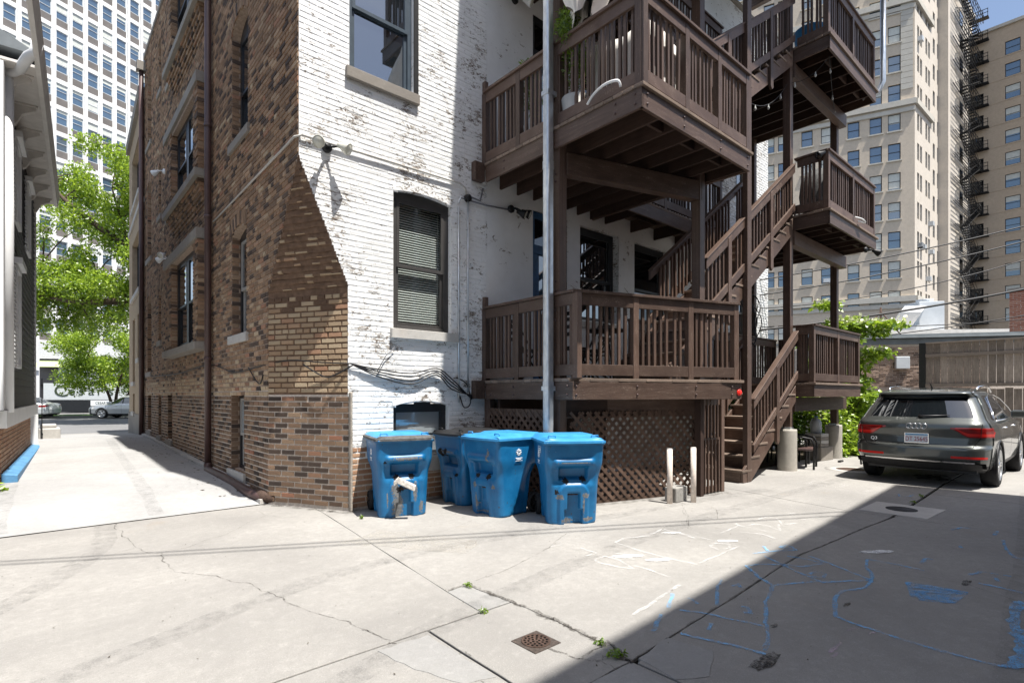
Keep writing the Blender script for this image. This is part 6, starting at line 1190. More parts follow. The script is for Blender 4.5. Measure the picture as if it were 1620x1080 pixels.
c_ = on_roof(20.0, 21.0); ch_ = thing('chimney', 'red brick chimney rising behind the plank fence', 'chimney', (c_.x, c_.y, 3.6)); cm_ = MB().box(c_.x - .34, c_.x + .34, c_.y - .34, c_.y + .34, 3.6, 5.62); cr_ = part(cm_, 'stack', 'mortar_pale', ch_); cb = MB()
for n_, u_, o_ in (((-1, 0, 0), (0, -1, 0), (c_.x - .34, c_.y + .34, 0)), ((0, -1, 0), (1, 0, 0), (c_.x - .34, c_.y - .34, 0))): brick_field(o_, u_, n_, lambda z: [(0, .68)], 3.65, 5.5, lambda s, z: (cb, 0), .010, .003, seed=5)
part(cb, 'brick', 'red_brick', None, kind='stuff').parent = cr_; part(MB().box(c_.x - .40, c_.x + .40, c_.y - .40, c_.y + .40, 5.5, 5.62), 'cap', 'stone', ch_)
c_ = on_roof(19.2, 25.5); hv = thing('rooftop_unit', 'pale grey rooftop air handling unit with a hooded duct', 'air conditioner', (c_.x, c_.y, 3.6)); hu = dirv(1, -.1); hn = Vector((-hu.y, hu.x, 0)); part(MB().obox(c_ + hu * .35 + Vector((0, 0, 4.7)), hu * .55, hn * .6, Vector((0, 0, 1.1))), 'cabinet', 'hvac_grey', hv, .02); part(MB().obox(c_ - hu * .85 + Vector((0, 0, 4.15)), hu * .7, hn * .6, Vector((0, 0, .55))), 'duct', 'hvac_grey', hv, .02); part(MB().prism([c_ - hu * 1.45 - hn * .62 + Vector((0, 0, 4.7)), c_ - hu * 1.3 - hn * 1.0 + Vector((0, 0, 5.25)), c_ - hu * 1.0 - hn * .9 + Vector((0, 0, 5.55)), c_ - hu * .9 - hn * .6 + Vector((0, 0, 5.5))], hu * .95), 'hood', 'duct_white', hv); part(MB().lathe(c_ + hu * .4 + Vector((0, 0, 5.8)), (0, 0, 1), [(.28, 0), (.36, .16), (0, .2)], 16), 'vent_cap', 'hvac_grey', hv)
c_ = on_roof(13.9, 20.2); tr = thing('roof_tripod', 'rusty tripod antenna mount standing on the garage roof', 'tripod', (c_.x, c_.y, 3.55)); tm = MB(); tm.tube([c_ + Vector((0, 0, 3.5)), c_ + Vector((0, 0, 4.75))], .035, 6)
for a in (0.2, 2.3, 4.4): tm.tube([c_ + Vector((0, 0, 4.6)), c_ + Vector((.75 * math.cos(a), .75 * math.sin(a), 3.6))], .022, 6)
part(tm, 'frame', 'rust', tr)
rs_ = thing('sloped_skylight', 'long white sloped roof panel behind the garage gutter', 'skylight', (27, 4, 3.9)); c_ = on_roof(20.5, 25.0); part(MB().obox(c_ + Vector((0, 0, 4.3)), hu * 3.2, hn * .8, Vector((0, 0, .12)) + hu * 0), 'panel', 'soffit_paint', rs_)
# ------------------------------------------------------------------ bushes and dogwood by the far deck
def shrub(name, label, cat, base, blobs, n, size, mat, seed, stems=True, group=None, aspect=.5):
    t = thing(name, label, cat, base, 0, group); f = MB(); rnd = random.Random(seed); foliage(f, blobs, n, size, rnd, flat=.3, aspect=aspect, mi=(lambda: 1 if rnd.random() < .35 else 0) if isinstance(mat, tuple) else (lambda: 0)); o = f.build('crown', list(mat) if isinstance(mat, tuple) else mat, t)
    if stems:
        s = MB()
        for b in blobs[:7]: s.tube([(b[0] * .15, b[1] * .15, -.02), (b[0] * .5, b[1] * .5, b[2] * .55), (b[0], b[1], b[2])], [.035, .022, .008], 6)
        s.build('trunk', 'bark', t)
    return t
rb = random.Random(9)
shrub('bush', 'dense green bush below the far deck, left of the parked SUV', 'bush', (15.6, 5.0, 0), [(rb.uniform(-1.3, 1.4), rb.uniform(-.7, .7), rb.uniform(.35, 1.45), .55, .5, .42) for _ in range(22)], 9000, .12, ('leaf_bright', 'leaf_mid'), 1)
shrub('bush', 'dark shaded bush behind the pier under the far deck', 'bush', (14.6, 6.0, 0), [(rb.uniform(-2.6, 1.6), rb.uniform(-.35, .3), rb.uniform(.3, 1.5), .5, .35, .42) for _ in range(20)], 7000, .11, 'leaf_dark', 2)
dw = []
for _ in range(30): a = rb.uniform(0, 6.28); h = rb.uniform(1.3, 3.4); r_ = rb.uniform(.1, .8); dw.append((r_ * math.cos(a) + .1, r_ * math.sin(a) - .2, h, rb.uniform(.35, .6), rb.uniform(.35, .6), .12))
dw += [(.3, -.9, 2.5, .4, .35, .1), (.2, -.8, 3.0, .4, .35, .1), (-.4, .1, 3.75, .4, .35, .12)]
shrub('dogwood_tree', 'layered dogwood with pale blossom rising beside the far deck', 'tree', (15.55, 4.9, 0), dw, 7600, .15, ('leaf_mid', 'leaf_bright'), 3, aspect=.62)
f = MB(); foliage(f, [(15.55 + b[0], 4.9 + b[1], b[2] + .12, b[3], b[4], .05) for b in dw if b[2] > 2.3], 900, .10, random.Random(8), aspect=.8); f.build('blossom', 'blossom', bpy.data.objects['dogwood_tree']).matrix_parent_inverse = Matrix.Translation((-15.55, -4.9, 0))
for k, (x, y, lb) in enumerate(((14.35, 4.50, 'low leafy weeds at the foot of the second pier'), (-.75, 10.2, 'bright green leaves poking in at the left edge of the driveway'), (15.0, 4.3, 'pale ground cover at the foot of the bush by the SUV'))):
    f = MB(); foliage(f, [(x, y, .14, .42, .28, .16)], 420, .13, random.Random(30 + k), flat=.2); tag(f.build('leafy_weeds', 'leaf_bright'), lb, 'weeds')
# ------------------------------------------------------------------ street trees
def limb_tree(name, label, base, trunk, blobs, n, size, mats, seed, r0=.12, group='street trees'):
    t = thing(name, label, 'tree', base, 0, group); f = MB(); rnd = random.Random(seed); foliage(f, blobs, n, size, rnd, aspect=.55, mi=lambda: 1 if rnd.random() < .4 else 0); f.build('crown', list(mats), t); s = MB()
    for p_ in trunk: s.tube(smooth_path(p_, 3), [r0 * (1 - .8 * i / (len(p_) * 3 - 3)) for i in range(len(p_) * 3 - 2)], 8)
    nodes = [q for p_ in trunk for q in smooth_path(p_, 3)[2:]]
    for b in blobs:
        c = Vector(b[:3]); q = min(nodes, key=lambda v: (v - c).length + max(0, v.z - c.z) * 2); L_ = (c - q).length
        if .4 < L_ < 5: s.tube(smooth_path([q, q.lerp(c, .5) + Vector((rnd.uniform(-.2, .2), rnd.uniform(-.2, .2), .12 * L_)), c], 3), [.045, .04, .034, .028, .022, .016, .010], 5)
    s.build('trunk', 'bark', t); return t
rt = random.Random(21); p = at(-26.6, 35.9); bl = [(rt.uniform(-2.6, 2.6), rt.uniform(-2.2, 2.2), rt.uniform(2.0, 5.4), rt.uniform(.7, 1.2), rt.uniform(.7, 1.2), rt.uniform(.5, .8)) for _ in range(30)]
limb_tree('street_tree', 'small multi stemmed street tree in front of the restaurant sign', (p.x, p.y, 0), [[(0, 0, 0), (.1, 0, 1.5), (.5, .4, 3.2), (1.0, .8, 4.8)], [(0, 0, .1), (-.3, .1, 1.4), (-.9, 0, 3.0), (-1.6, .2, 4.6)], [(.1, -.1, .1), (.6, -.3, 1.3), (1.4, -.6, 2.6), (2.0, -.8, 3.6)]], bl, 24000, .17, ('leaf_bright', 'leaf_mid'), 5)
def rl(lat, dep, z, o=None): v = at(lat, dep); return (v.x - o.x, v.y - o.y, z)
o_ = at(-16.4, 26.5); bl = []
for _ in range(92):
    la, z = rt.uniform(-25.5, -17.2), rt.uniform(4.6, 14.6)
    if z > 14.6 - abs(la + 20.5) * .35 + rt.uniform(-.8, .5): z = rt.uniform(5, 9.5)
    q = rl(la, rt.uniform(25.5, 30.5), z, o_); bl.append((*q, rt.uniform(.6, 1.2), rt.uniform(.6, 1.2), rt.uniform(.45, .85)))
tk = [[(0, 0, 0), rl(-16.8, 26.6, 4.5, o_), rl(-18.0, 27, 6.8, o_), rl(-19.5, 27.3, 9.2, o_), rl(-20.5, 27.5, 12.0, o_)], [rl(-16.9, 26.6, 4.8, o_), rl(-19.0, 27, 6.2, o_), rl(-21.5, 27.6, 7.4, o_), rl(-24.5, 28, 8.4, o_)], [rl(-17.6, 26.8, 5.8, o_), rl(-18.0, 26.2, 8.2, o_), rl(-18.3, 26, 11.0, o_), rl(-18.2, 26, 13, o_)], [rl(-19.0, 27, 6.2, o_), rl(-21.0, 26.2, 6.0, o_), rl(-23.4, 26, 6.3, o_)], [rl(-19.3, 27.2, 8.8, o_), rl(-21.6, 26.6, 10.6, o_), rl(-23, 26.5, 12, o_)]]
limb_tree('street_tree', 'tall street tree with long dark branches above the driveway', (o_.x, o_.y, 0), tk, bl, 60000, .165, ('leaf_bright', 'leaf_mid'), 6, .20)
# ------------------------------------------------------------------ left neighbour: grey clapboard house
hp0, hp1 = Vector((-.46, 10.9, 0)), Vector((-.14, 18.3, 0)); hu_ = (hp1 - hp0).normalized(); hn_ = Vector((hu_.y, -hu_.x, 0)); HL = (hp1 - hp0).length
gh = thing('clapboard_house', 'dark grey clapboard house with bracketed eaves and a brick foundation', 'house', hp0); Zv = Vector((0, 0, 1))
hpn = hp0 - hu_ * 2.6
part(MB().prism([hp0, hp1, hp1 + Zv * .98, hp0 + Zv * .98], -hn_ * 7), 'foundation', 'mortar_pale', gh); hb_ = MB(); brick_field(hp0 + hn_ * .001, hu_, hn_, lambda z: [(0, HL)], .1, .97, lambda s, z: (hb_, 0), .010, .002, seed=4, head=0); part(hb_, 'brick', 'orange_brick', None, kind='stuff').parent = bpy.data.objects['foundation']
part(MB().prism([hp0 + Zv * .98, hp1 + Zv * .98, hp1 + Zv * 6.45, hp0 + Zv * 6.45], -hn_ * 7), 'wall', 'grey_siding', gh); wl_ = bpy.data.objects['wall.001'] if 'wall.001' in bpy.data.objects else gh
z = 1.24; sidm = 0
while z < 6.3:
    a0 = hp0 + hu_ * .16 + Zv * z; m = MB(); m.prism([a0, a0 + Zv * .132, a0 + hn_ * .006 + Zv * .132, a0 + hn_ * .030 + Zv * .0], hu_ * (HL - .26)); part(m, 'clapboard', 'grey_siding', None).parent = wl_; z += .135
for k_ in range(38):
    z_ = 1.24 + .135 * k_; a0 = hp0 - hn_ * 7 + Zv * z_; m = MB(); m.prism([a0, a0 + Zv * .132, a0 - hu_ * .006 + Zv * .132, a0 - hu_ * .030], hn_ * 6.85); part(m, 'clapboard', 'grey_siding', None).parent = wl_
part(MB().obox(hp0 - hn_ * 3.5 - hu_ * .03 + Zv * 1.10, hn_ * 3.5, hu_ * .05, Zv * .13), 'water_table', 'white_trim', gh)
hb2 = MB(); brick_field(hp0 - hn_ * 7 - hu_ * .001, hn_, -hu_, lambda z: [(0, 7)], .1, .97, lambda s, z: (hb2, 0), .010, .002, seed=41, head=0); part(hb2, 'brick', 'orange_brick', None, kind='stuff').parent = bpy.data.objects['foundation']
tr_ = MB(); tr_.obox((hp0 + hp1) / 2 + hn_ * .03 + Zv * 1.10, hu_ * HL / 2, hn_ * .05, Zv * .13); part(tr_, 'water_table', 'white_trim', gh); part(MB().obox(hp0 + hu_ * .04 + hn_ * .0 + Zv * 3.8, hu_ * .12, hn_ * .05, Zv * 2.56), 'corner_board', 'white_trim', gh); part(MB().obox(hp1 - hu_ * .05 + Zv * 3.3, hu_ * .06, hn_ * .05, Zv * 3.2), 'corner_board', 'white_trim', gh)
part(MB().cyl(hp0 + hu_ * .36 + hn_ * .05 + Zv * 1.2, hp0 + hu_ * .36 + hn_ * .05 + Zv * 6.3, .085, n=16), 'downspout', 'white_trim', gh); part(MB().tube([hp0 + hu_ * .36 + hn_ * .05 + Zv * 6.25, hp0 + hu_ * .36 + hn_ * .07 + Zv * 6.38, hp0 + hu_ * .25 + hn_ * .2 + Zv * 6.44, hp0 + hu_ * -.35 + hn_ * .34 + Zv * 6.40, hp0 + hu_ * -.42 + hn_ * .42 + Zv * 6.46, hp0 + hu_ * -.42 + hn_ * .44 + Zv * 6.6], .07, 12), 'gutter_elbow', 'white_trim', gh)
part(MB().prism([hp0 - hn_ * .1 + Zv * 6.42, hp0 + hn_ * .40 + Zv * 6.42, hp0 + hn_ * .40 + Zv * 6.46, hp0 - hn_ * .1 + Zv * 6.46], hu_ * (HL + .15)), 'soffit', 'soffit_paint', gh); part(MB().prism([hpn + hn_ * .40 + Zv * 6.38, hpn + hn_ * .46 + Zv * 6.38, hpn + hn_ * .51 + Zv * 6.62, hpn + hn_ * .40 + Zv * 6.62], hu_ * (HL + 2.75)), 'fascia', 'fascia_paint', gh); part(MB().prism([hp0 + hn_ * .48 + Zv * 6.62, hp0 - hn_ * 3.5 + Zv * 8.6, hp0 - hn_ * 7.2 + Zv * 6.62], hu_ * (HL + .15)), 'roof', 'roof_grey', gh)
for k in range(7):
    c = hp0 + hu_ * (.34 + k * 1.12); b = MB(); b.prism([c + hn_ * .0 + Zv * 6.42, c + hn_ * .33 + Zv * 6.42, c + hn_ * .33 + Zv * 6.34, c + hn_ * .26 + Zv * 6.30, c + hn_ * .16 + Zv * 6.24, c + hn_ * .07 + Zv * 6.05, c + Zv * 6.0], hu_ * .10); part(b, 'eave_bracket', 'soffit_paint', gh, .006); part(MB().obox(c + hu_ * .05 + hn_ * .18 + Zv * 6.405, hu_ * .09, hn_ * .18, Zv * .012), 'bracket_cap', 'soffit_paint', gh)
for s_, z0, z1 in ((1.9, 1.95, 3.75), (1.9, 4.5, 5.95), (4.4, 4.5, 5.95)):
    o2 = hp0 + hn_ * .02; wq = window(gh, o2, hu_, hn_, (s_, s_ + .8, z0, z1, 0), -.02, 'white_trim', 'dark_glass', .08, sash=False); sh = MB(); sh.obox(o2 + hu_ * (s_ + .4) + hn_ * .05 + Zv * (z1 + .06), hu_ * .52, hn_ * .07, Zv * .05); part(sh, 'window_head', 'white_trim', wq)
    sl = MB()
    for q in range(int((z1 - z0) / .07)): sl.obox(o2 + hu_ * (s_ - .26) + hn_ * .035 + Zv * (z0 + .03 + q * .07), hu_ * .17, hn_ * .014 + Zv * -.012, Zv * .018)
    part(sl, 'shutter', 'white_trim', wq)
tag(MB().prism([hp0 + hn_ * .02 + Zv * .1, hp0 + hn_ * .20 + Zv * .1, hp0 + hn_ * .20 + Zv * .27, hp0 + hn_ * .02 + Zv * .30], hu_ * 6.6).build('painted_curb', 'curb_blue', bevel=.01), 'low blue painted concrete curb along the grey house foundation', 'curb')
part(MB().box(-.25, -.05, 17.0, 17.1, .2, 1.0), 'vent_pipe', 'white_trim', gh)
t = thing('gate_pier', 'short pale stone block at the far end of the driveway', 'stone block', (.20, 19.3, .15)); MB().box(-.28, .2, -.25, .35, -.1, .42).build('block', 'stone_pale', t, bevel=.04); MB().box(-.22, .12, -.2, .28, .42, .52).build('cap', 'stone_pale', t, bevel=.03)
t = thing('iron_fence', 'black iron fence panel past the grey house', 'fence', (.02, 18.9, .2)); 
for k in range(9): MB().cyl((0, k * .12, 0), (0, k * .12, 1.7), .012, n=6).build('picket', 'black_metal', t)
MB().box(-.02, .02, -.05, 1.05, 1.5, 1.54).build('rail', 'black_metal', t); MB().box(-.02, .02, -.05, 1.05, .2, .24).build('rail', 'black_metal', t)
# tan neighbour past the brick building
ta, tbv = Vector((2.24, 19.08, 0)), Vector((2.43, 24.0, 0)); tu = (tbv - ta).normalized(); tn = Vector((-tu.y, tu.x, 0)); TL = (tbv - ta).length
tb = thing('tan_brick_building', 'tan brick and stucco building just past the brown brick side wall', 'building', ta); tops = [(.7, 3.6, 7.75, 9.45, 0), (.7, 3.6, 4.75, 6.6, 0), (.8, 1.5, 2.6, 4.0, 0), (2.5, 3.4, 1.9, 4.0, 0), (2.6, 3.3, .9, 1.5, 0)]
mb = MB(); backing(mb, ta, tu, lambda z: intervals(0, TL, tops, z), .0, 10.4, step=.1)
for op in tops: reveal(mb, ta, tu, tn, op, .25)
mb.prism([ta - tn * .4 + tu * .02, tbv - tn * .4, tbv - tn * 7, ta - tn * 7 + tu * .02], (0, 0, 10.4)); mb.quad(tbv, tbv - tn * .5, tbv - tn * .5 + Zv * 10.4, tbv + Zv * 10.4); part(mb, 'wall', 'tan_stucco', tb)
for op in tops:
    k_ = 2 if op[1] - op[0] > 2 else 1
    for q in range(k_): w0 = op[0] + (op[1] - op[0]) * q / k_; w1 = op[0] + (op[1] - op[0]) * (q + 1) / k_; window(tb, ta, tu, tn, (w0, w1, op[2], op[3], 0), .18, 'black_frame', 'dark_glass', .07, sash=False)
    sill(tb, ta, tu, tn, op[0] - .1, op[1] + .1, op[2] - .14, op[2] - .005, .06, 'stone_pale')
part(MB().prism([ta + tn * .03, tbv + tn * .03, tbv - tn * .1, ta - tn * .1], (0, 0, .85)), 'base', 'stone', tb); part(MB().prism([ta + tn * .10 + Zv * 10.2, tbv + tn * .10 + Zv * 10.2, tbv - tn * .3 + Zv * 10.2, ta - tn * .3 + Zv * 10.2], (0, 0, .35)), 'cornice', 'stone', tb); part(MB().prism([ta + tn * .04 + Zv * 7.15, tbv + tn * .04 + Zv * 7.15, tbv - tn * .1 + Zv * 7.15, ta - tn * .1 + Zv * 7.15], (0, 0, .16)), 'band', 'stone_pale', tb)
# ------------------------------------------------------------------ restaurant front across the street
rp_ = at(-40.5, 50); ru = dirv(.97, .25); rn = Vector((ru.y, -ru.x, 0)); rn = rn if rn.dot(rp_) < 0 else -rn; res = thing('restaurant_building', 'low dark restaurant front with a long pale sign below the white tower', 'restaurant', rp_)
part(MB().obox(rp_ + ru * 13 + Zv * 2.4 - rn * 3, ru * 16, rn * 3, Zv * 2.4), 'wall', 'spandrel', res)
for k in range(7): part(MB().obox(rp_ + ru * (-1.0 + k * 4.3) + rn * .25 + Zv * 2.4, ru * .28, rn * .25, Zv * 2.4), 'column', 'hvac_grey', res)
for k in range(6): part(MB().obox(rp_ + ru * (1.15 + k * 4.3) + rn * .03 + Zv * 3.3, ru * 1.6, rn * .03, Zv * .85), 'window', 'dark_glass', res)
aw = MB().prism([rp_ + ru * -3 + Zv * 4.6 + rn * .05, rp_ + ru * -3 + Zv * 4.0 + rn * .9, rp_ + ru * -3 + Zv * 4.5 + rn * .05], ru * 5.2); part(aw, 'awning', 'awning_lime', res)
part(MB().obox(rp_ + ru * 14 + Zv * 5.6 + rn * .1, ru * 17, rn * .15, Zv * .7), 'canopy', 'duct_white', res)
sp = at(-34.6, 44.0); su = dirv(.98, .2); sn_ = Vector((su.y, -su.x, 0)); sn_ = sn_ if sn_.dot(sp) < 0 else -sn_
sg = thing('restaurant_sign', 'long pale restaurant sign panel with green lettering behind the parked cars', 'sign', sp); part(MB().obox(sp + su * -.2 + Zv * 1.72, su * 3.1, sn_ * .06, Zv * .68), 'panel', 'sign_pale', sg)
for chn, off, sz in (('C', -2.05, 1.35), ('e', -1.30, .95), ('s', -.62, 1.0), ('a', .10, .95), ('r', .72, .98), ("'", 1.08, 1.0), ('s', 1.52, 1.05)): attach(text('letter', chn, sz, 'sign_green', sp + su * off + sn_ * .075 + Zv * 1.74, su, Zv, None, .01, (1.15, 1)), sg)
pf = thing('patio_rail', 'black patio railing with a small pale banner under the restaurant sign', 'railing', sp); part(MB().obox(sp + su * .4 + sn_ * .3 + Zv * .55, su * 4.2, sn_ * .03, Zv * .5), 'panel', 'black_frame', pf); part(MB().obox(sp + su * 1.3 + sn_ * .36 + Zv * .78, su * 1.1, sn_ * .01, Zv * .22), 'banner', 'decal_white', pf); attach(text('letter', "CESAR'S", .26, 'sign_green', sp + su * 1.0 + sn_ * .375 + Zv * .78, su, Zv, None, .004), pf)
p = at(-37.9, 47.5); tag(MB().obox(p + Zv * 2.2, su * .8, sn_ * .8, Zv * 2.2).build('grey_kiosk', 'hvac_grey', bevel=.03), 'plain grey kiosk wall between the grey house and restaurant sign', 'kiosk')
# ------------------------------------------------------------------ white tower
def tower_window(root, o, u, n, w, h, frame, glass, kind, rec=.12):
    """one far window: pane with frame and perhaps a blind, sharing meshes between alike ones"""
    key = (round(w, 2), round(h, 2), frame, glass, kind)
    if key not in TW:
        m = MB(); fw = .07; m.box(0, w, rec - .02, rec, 0, h, 0)
        for x0, x1, z0, z1 in ((0, fw, 0, h), (w - fw, w, 0, h), (fw, w - fw, 0, fw), (fw, w - fw, h - fw, h), (fw, w - fw, h * .48, h * .48 + fw * .8)): m.box(x0, x1, rec - .07, rec - .021, z0, z1, 1)
        if kind: m.box(fw, w - fw, rec - .045, rec - .022, h * (1 - kind), h - fw, 2)
        TW[key] = m.mesh('window', [glass, frame, 'blind_pale'])
    ob = bpy.data.objects.new('window', TW[key]); COL.objects.link(ob); ob.parent = root; ob.matrix_parent_inverse = Matrix.Translation(-root.location); mt = Matrix.Identity(4); mt.col[0][:3] = u; mt.col[1][:3] = -n; mt.col[2][:3] = Zv; mt.col[3][:3] = o; ob.matrix_basis = mt; return ob
TW = {}
def cell_wall(mb, o, u, n, cols, rows, hw, hh, x0, x1, z0, z1, rec, mi=0):
    """wall sheet with real window recesses: cols are left edges, rows are bottoms"""
    xs = [x0] + [v for c in cols for v in (c, c + hw)] + [x1]; prevz = z0
    for r in rows:
        mb.quad(o + u * x0 + Zv * prevz, o + u * x1 + Zv * prevz, o + u * x1 + Zv * r, o + u * x0 + Zv * r, mi)
        for a, b in zip(xs[::2], xs[1::2]): mb.quad(o + u * a + Zv * r, o + u * b + Zv * r, o + u * b + Zv * (r + hh), o + u * a + Zv * (r + hh), mi)
        for c in cols: reveal(mb, o, u, n, (c, c + hw, r, r + hh, 0), rec, mi)
        prevz = r + hh
    mb.quad(o + u * x0 + Zv * prevz, o + u * x1 + Zv * prevz, o + u * x1 + Zv * z1, o + u * x0 + Zv * z1, mi)
wt0 = at(-52.5, 49.0); wu = dirv(.40, .916); wn = Vector((wu.y, -wu.x, 0)); wn = wn if wn.dot(wt0) < 0 else -wn; wt = thing('white_tower', 'tall white gridded residential tower rising behind the street trees', 'tower', wt0)
m = MB(); cols = [.20 + 1.5 * k for k in range(17)]; rws = [7.2 + 2.82 * k for k in range(17)]; cell_wall(m, wt0, wu, wn, cols, rws, 1.08, 2.35, 0, 25.8, 0, 56, .2); part(m, 'facade', 'tower_white', wt); rz = random.Random(4)
fin = MB()
for k in range(18): fin.obox(wt0 + wu * (-.02 + 1.5 * k) + wn * .10 + Zv * 30, wu * .13, wn * .10, Zv * 26)
part(fin, 'fin', 'tower_white', wt)
for r in rws:
    for c in cols:
        o = wt0 + wu * c + Zv * r; tower_window(wt, o + Zv * .78, wu, wn, 1.08, 1.57, 'hvac_grey', 'tower_glass', rz.choice((0, 0, 0, .2, .3, .3, .45, .5, .9)), .14)
sp_m = MB()
for r in rws:
    for c in cols: sp_m.obox(wt0 + wu * (c + .54) - wn * .10 + Zv * (r + .39), wu * .54, wn * .04, Zv * .39)
so_ = part(sp_m, 'spandrel', 'spandrel', wt); so_['kind'] = 'stuff'
# ------------------------------------------------------------------ beige corner tower and brown slab on the right
c0 = at(43.6, 58); lu = dirv(.893, -.449); ln = Vector((lu.y, -lu.x, 0)); ln = ln if ln.dot(c0) < 0 else -ln; t1 = thing('beige_tower', 'pale beige corner tower with paired windows and stone bands', 'tower', c0); LW = 21.0; l0 = c0 - lu * LW
FLH = 3.22; rws = [4.6 + FLH * k for k in range(16)]; hh = 1.85; m = MB(); cols = [.9, 3.1, 6.2, 7.75, 10.2, 12.2, 14.8, 16.9, 18.6]; cell_wall(m, l0, lu, ln, cols, rws, 1.15, hh, 0, LW, 0, 60, .22, 0); part(m, 'wall', 'tower_beige' if 'tower_beige' in MATS else 'tan_stucco', t1)
for r in rws:
    for c in cols: tower_window(t1, l0 + lu * c + Zv * r, lu, ln, 1.15, hh, 'black_frame', 'tower_glass', rz.choice((0, 0, 0, .5, .5, .55, .9)), .2); 
    sm_ = MB(); [sm_.obox(l0 + lu * (c + .575) + ln * .06 + Zv * (r - .08), lu * .70, ln * .08, Zv * .07) for c in cols]; part(sm_, 'sill_course', 'terracotta', t1)
for zb in (11.9, 33.2, 44.3): part(MB().obox(l0 + lu * LW / 2 + ln * .12 + Zv * zb, lu * (LW / 2 + .1), ln * .16, Zv * .30), 'cornice', 'terracotta', t1); part(MB().obox(l0 + lu * LW / 2 + ln * .07 + Zv * (zb - .75), lu * (LW / 2 + .05), ln * .08, Zv * .22), 'cornice', 'terracotta', t1)
part(MB().obox(l0 + lu * LW / 2 + ln * .03 + Zv * 5.9, lu * LW / 2, ln * .03, Zv * 5.6) if False else MB().obox(l0 + lu * LW / 2 + ln * .05 + Zv * 4.2, lu * LW / 2, ln * .05, Zv * .3), 'base_course', 'terracotta', t1)
q = MB()
for k in range(34): q.obox(c0 - lu * .7 + ln * .03 + Zv * (35 + k * .62), lu * .55, ln * .03, Zv * .29) if k < 15 else None
part(q, 'quoin', 'terracotta', t1); ru_ = dirv(.772, .636); rn_ = Vector((ru_.y, -ru_.x, 0)); rn_ = rn_ if rn_.y < 0 else -rn_; m = MB(); cols2 = [.9, 2.0, 4.1, 5.2]; cell_wall(m, c0, ru_, rn_, cols2, rws, .75, hh, 0, 6.6, 0, 60, .2); part(m, 'wall', 'tower_pale', t1)
for r in rws:
    for c in cols2: tower_window(t1, c0 + ru_ * c + Zv * r, ru_, rn_, .75, hh, 'grey_frame', 'dark_glass', 0, .18)
for zb in (11.9, 33.2, 44.3): part(MB().obox(c0 + ru_ * 3.3 + rn_ * .12 + Zv * zb, ru_ * 3.3, rn_ * .16, Zv * .30), 'cornice', 'terracotta', t1)
c1 = c0 + ru_ * 6.6 - rn_ * .8; m = MB(); cell_wall(m, c1, ru_, rn_, [.7, 2.3, 4.2, 6.1], rws, .9, hh, 0, 8.6, 0, 62, .2); part(m, 'wall', 'tower_pale', t1)
for r in rws:
    for c in (.7, 2.3, 4.2, 6.1): tower_window(t1, c1 + ru_ * c + Zv * r, ru_, rn_, .9, hh, 'grey_frame', 'dark_glass', 0, .18)
part(MB().prism([l0 - ln * .6 - rn_ * .6, c0 - ln * .6 - rn_ * .6, c1 - rn_ * .6, c1 + ru_ * 8.5 - rn_ * .6, l0 + ru_ * 15], (0, 0, 59.9)), 'core', 'tower_beige', t1, fix=True)
ac = MB()
for k in range(9): r = rws[rz.randrange(2, 15)]; c = rz.choice(cols2); ac.obox(c0 + ru_ * (c + .38) + rn_ * .2 + Zv * (r + .3), ru_ * .33, rn_ * .25, Zv * .24)
for k in range(4): r = rws[rz.randrange(1, 8)]; c = rz.choice(cols[-4:]); ac.obox(l0 + lu * (c + .57) + ln * .12 + Zv * (r + .3), lu * .36, ln * .2, Zv * .22)
ao = part(ac, 'air_conditioners', 'hvac_grey', t1); ao['kind'] = 'stuff'
# brown slab with the fire escape
s0 = at(61.3, 75.5); s_u = dirv(.66, -.7513); s_n = Vector((s_u.y, -s_u.x, 0)); s_n = s_n if s_n.dot(s0) < 0 else -s_n; t2 = thing('brown_slab', 'tan brown apartment slab with single windows at the right edge', 'tower', s0); rws2 = [2.4 + 2.93 * k for k in range(16)]; cols3 = [2.4, 6.05, 9.7, 13.3, 16.9]; m = MB(); cell_wall(m, s0, s_u, s_n, cols3, rws2, 1.5, 1.75, 0, 24, 0, 50.3, .18); part(m, 'wall', 'tower_brown', t2)
for r in rws2:
    for i, c in enumerate(cols3): tower_window(t2, s0 + s_u * c + Zv * r, s_u, s_n, 1.5, 1.75, 'black_frame', 'dark_glass' if i == 0 else 'tower_glass', 0 if i == 0 else rz.choice((0, .4, .55, .6)), .16)
    bs = MB().obox(s0 + s_u * 12 + s_n * .02 + Zv * (r - .12), s_u * 12, s_n * .02, Zv * .05); part(bs, 'band', 'tower_brown', t2)
part(MB().obox(s0 + s_u * 12 + s_n * .1 + Zv * 50.4, s_u * 12.1, s_n * .15, Zv * .2), 'coping', 'terracotta', t2); part(MB().prism([s0 - s_n * .5, s0 + s_u * 24 - s_n * .5, s0 + s_u * 24 - s_n * 12, s0 - s_n * 12], (0, 0, 50)), 'core', 'tower_brown', t2, fix=True)
q0, q1 = at(53.9, 66.2), at(63.9, 74.4); tw_ = thing('brown_stair_tower', 'narrow pale sunlit tower face carrying the fire escape beside the slab', 'tower', q0); qn = rn_; part(MB().prism([q0, q1, q1 - qn * 8, q0 - qn * 8], (0, 0, 53.5)), 'wall', 'tower_pale', tw_, fix=True); part(MB().obox((q0 + q1) / 2 + Zv * 53.7 - qn * 3.7, ru_ * 6.8, qn * 4.0, Zv * .35), 'cornice', 'terracotta', tw_)
for k in range(17): part(MB().obox(q0 + ru_ * 6.5 + qn * .02 + Zv * (3.6 + 2.93 * k), ru_ * .8, qn * .03, Zv * .9), 'window', 'dark_glass', tw_)
fe = thing('fire_escape', 'black iron fire escape zigzagging up the narrow pale tower face', 'fire escape', q0)
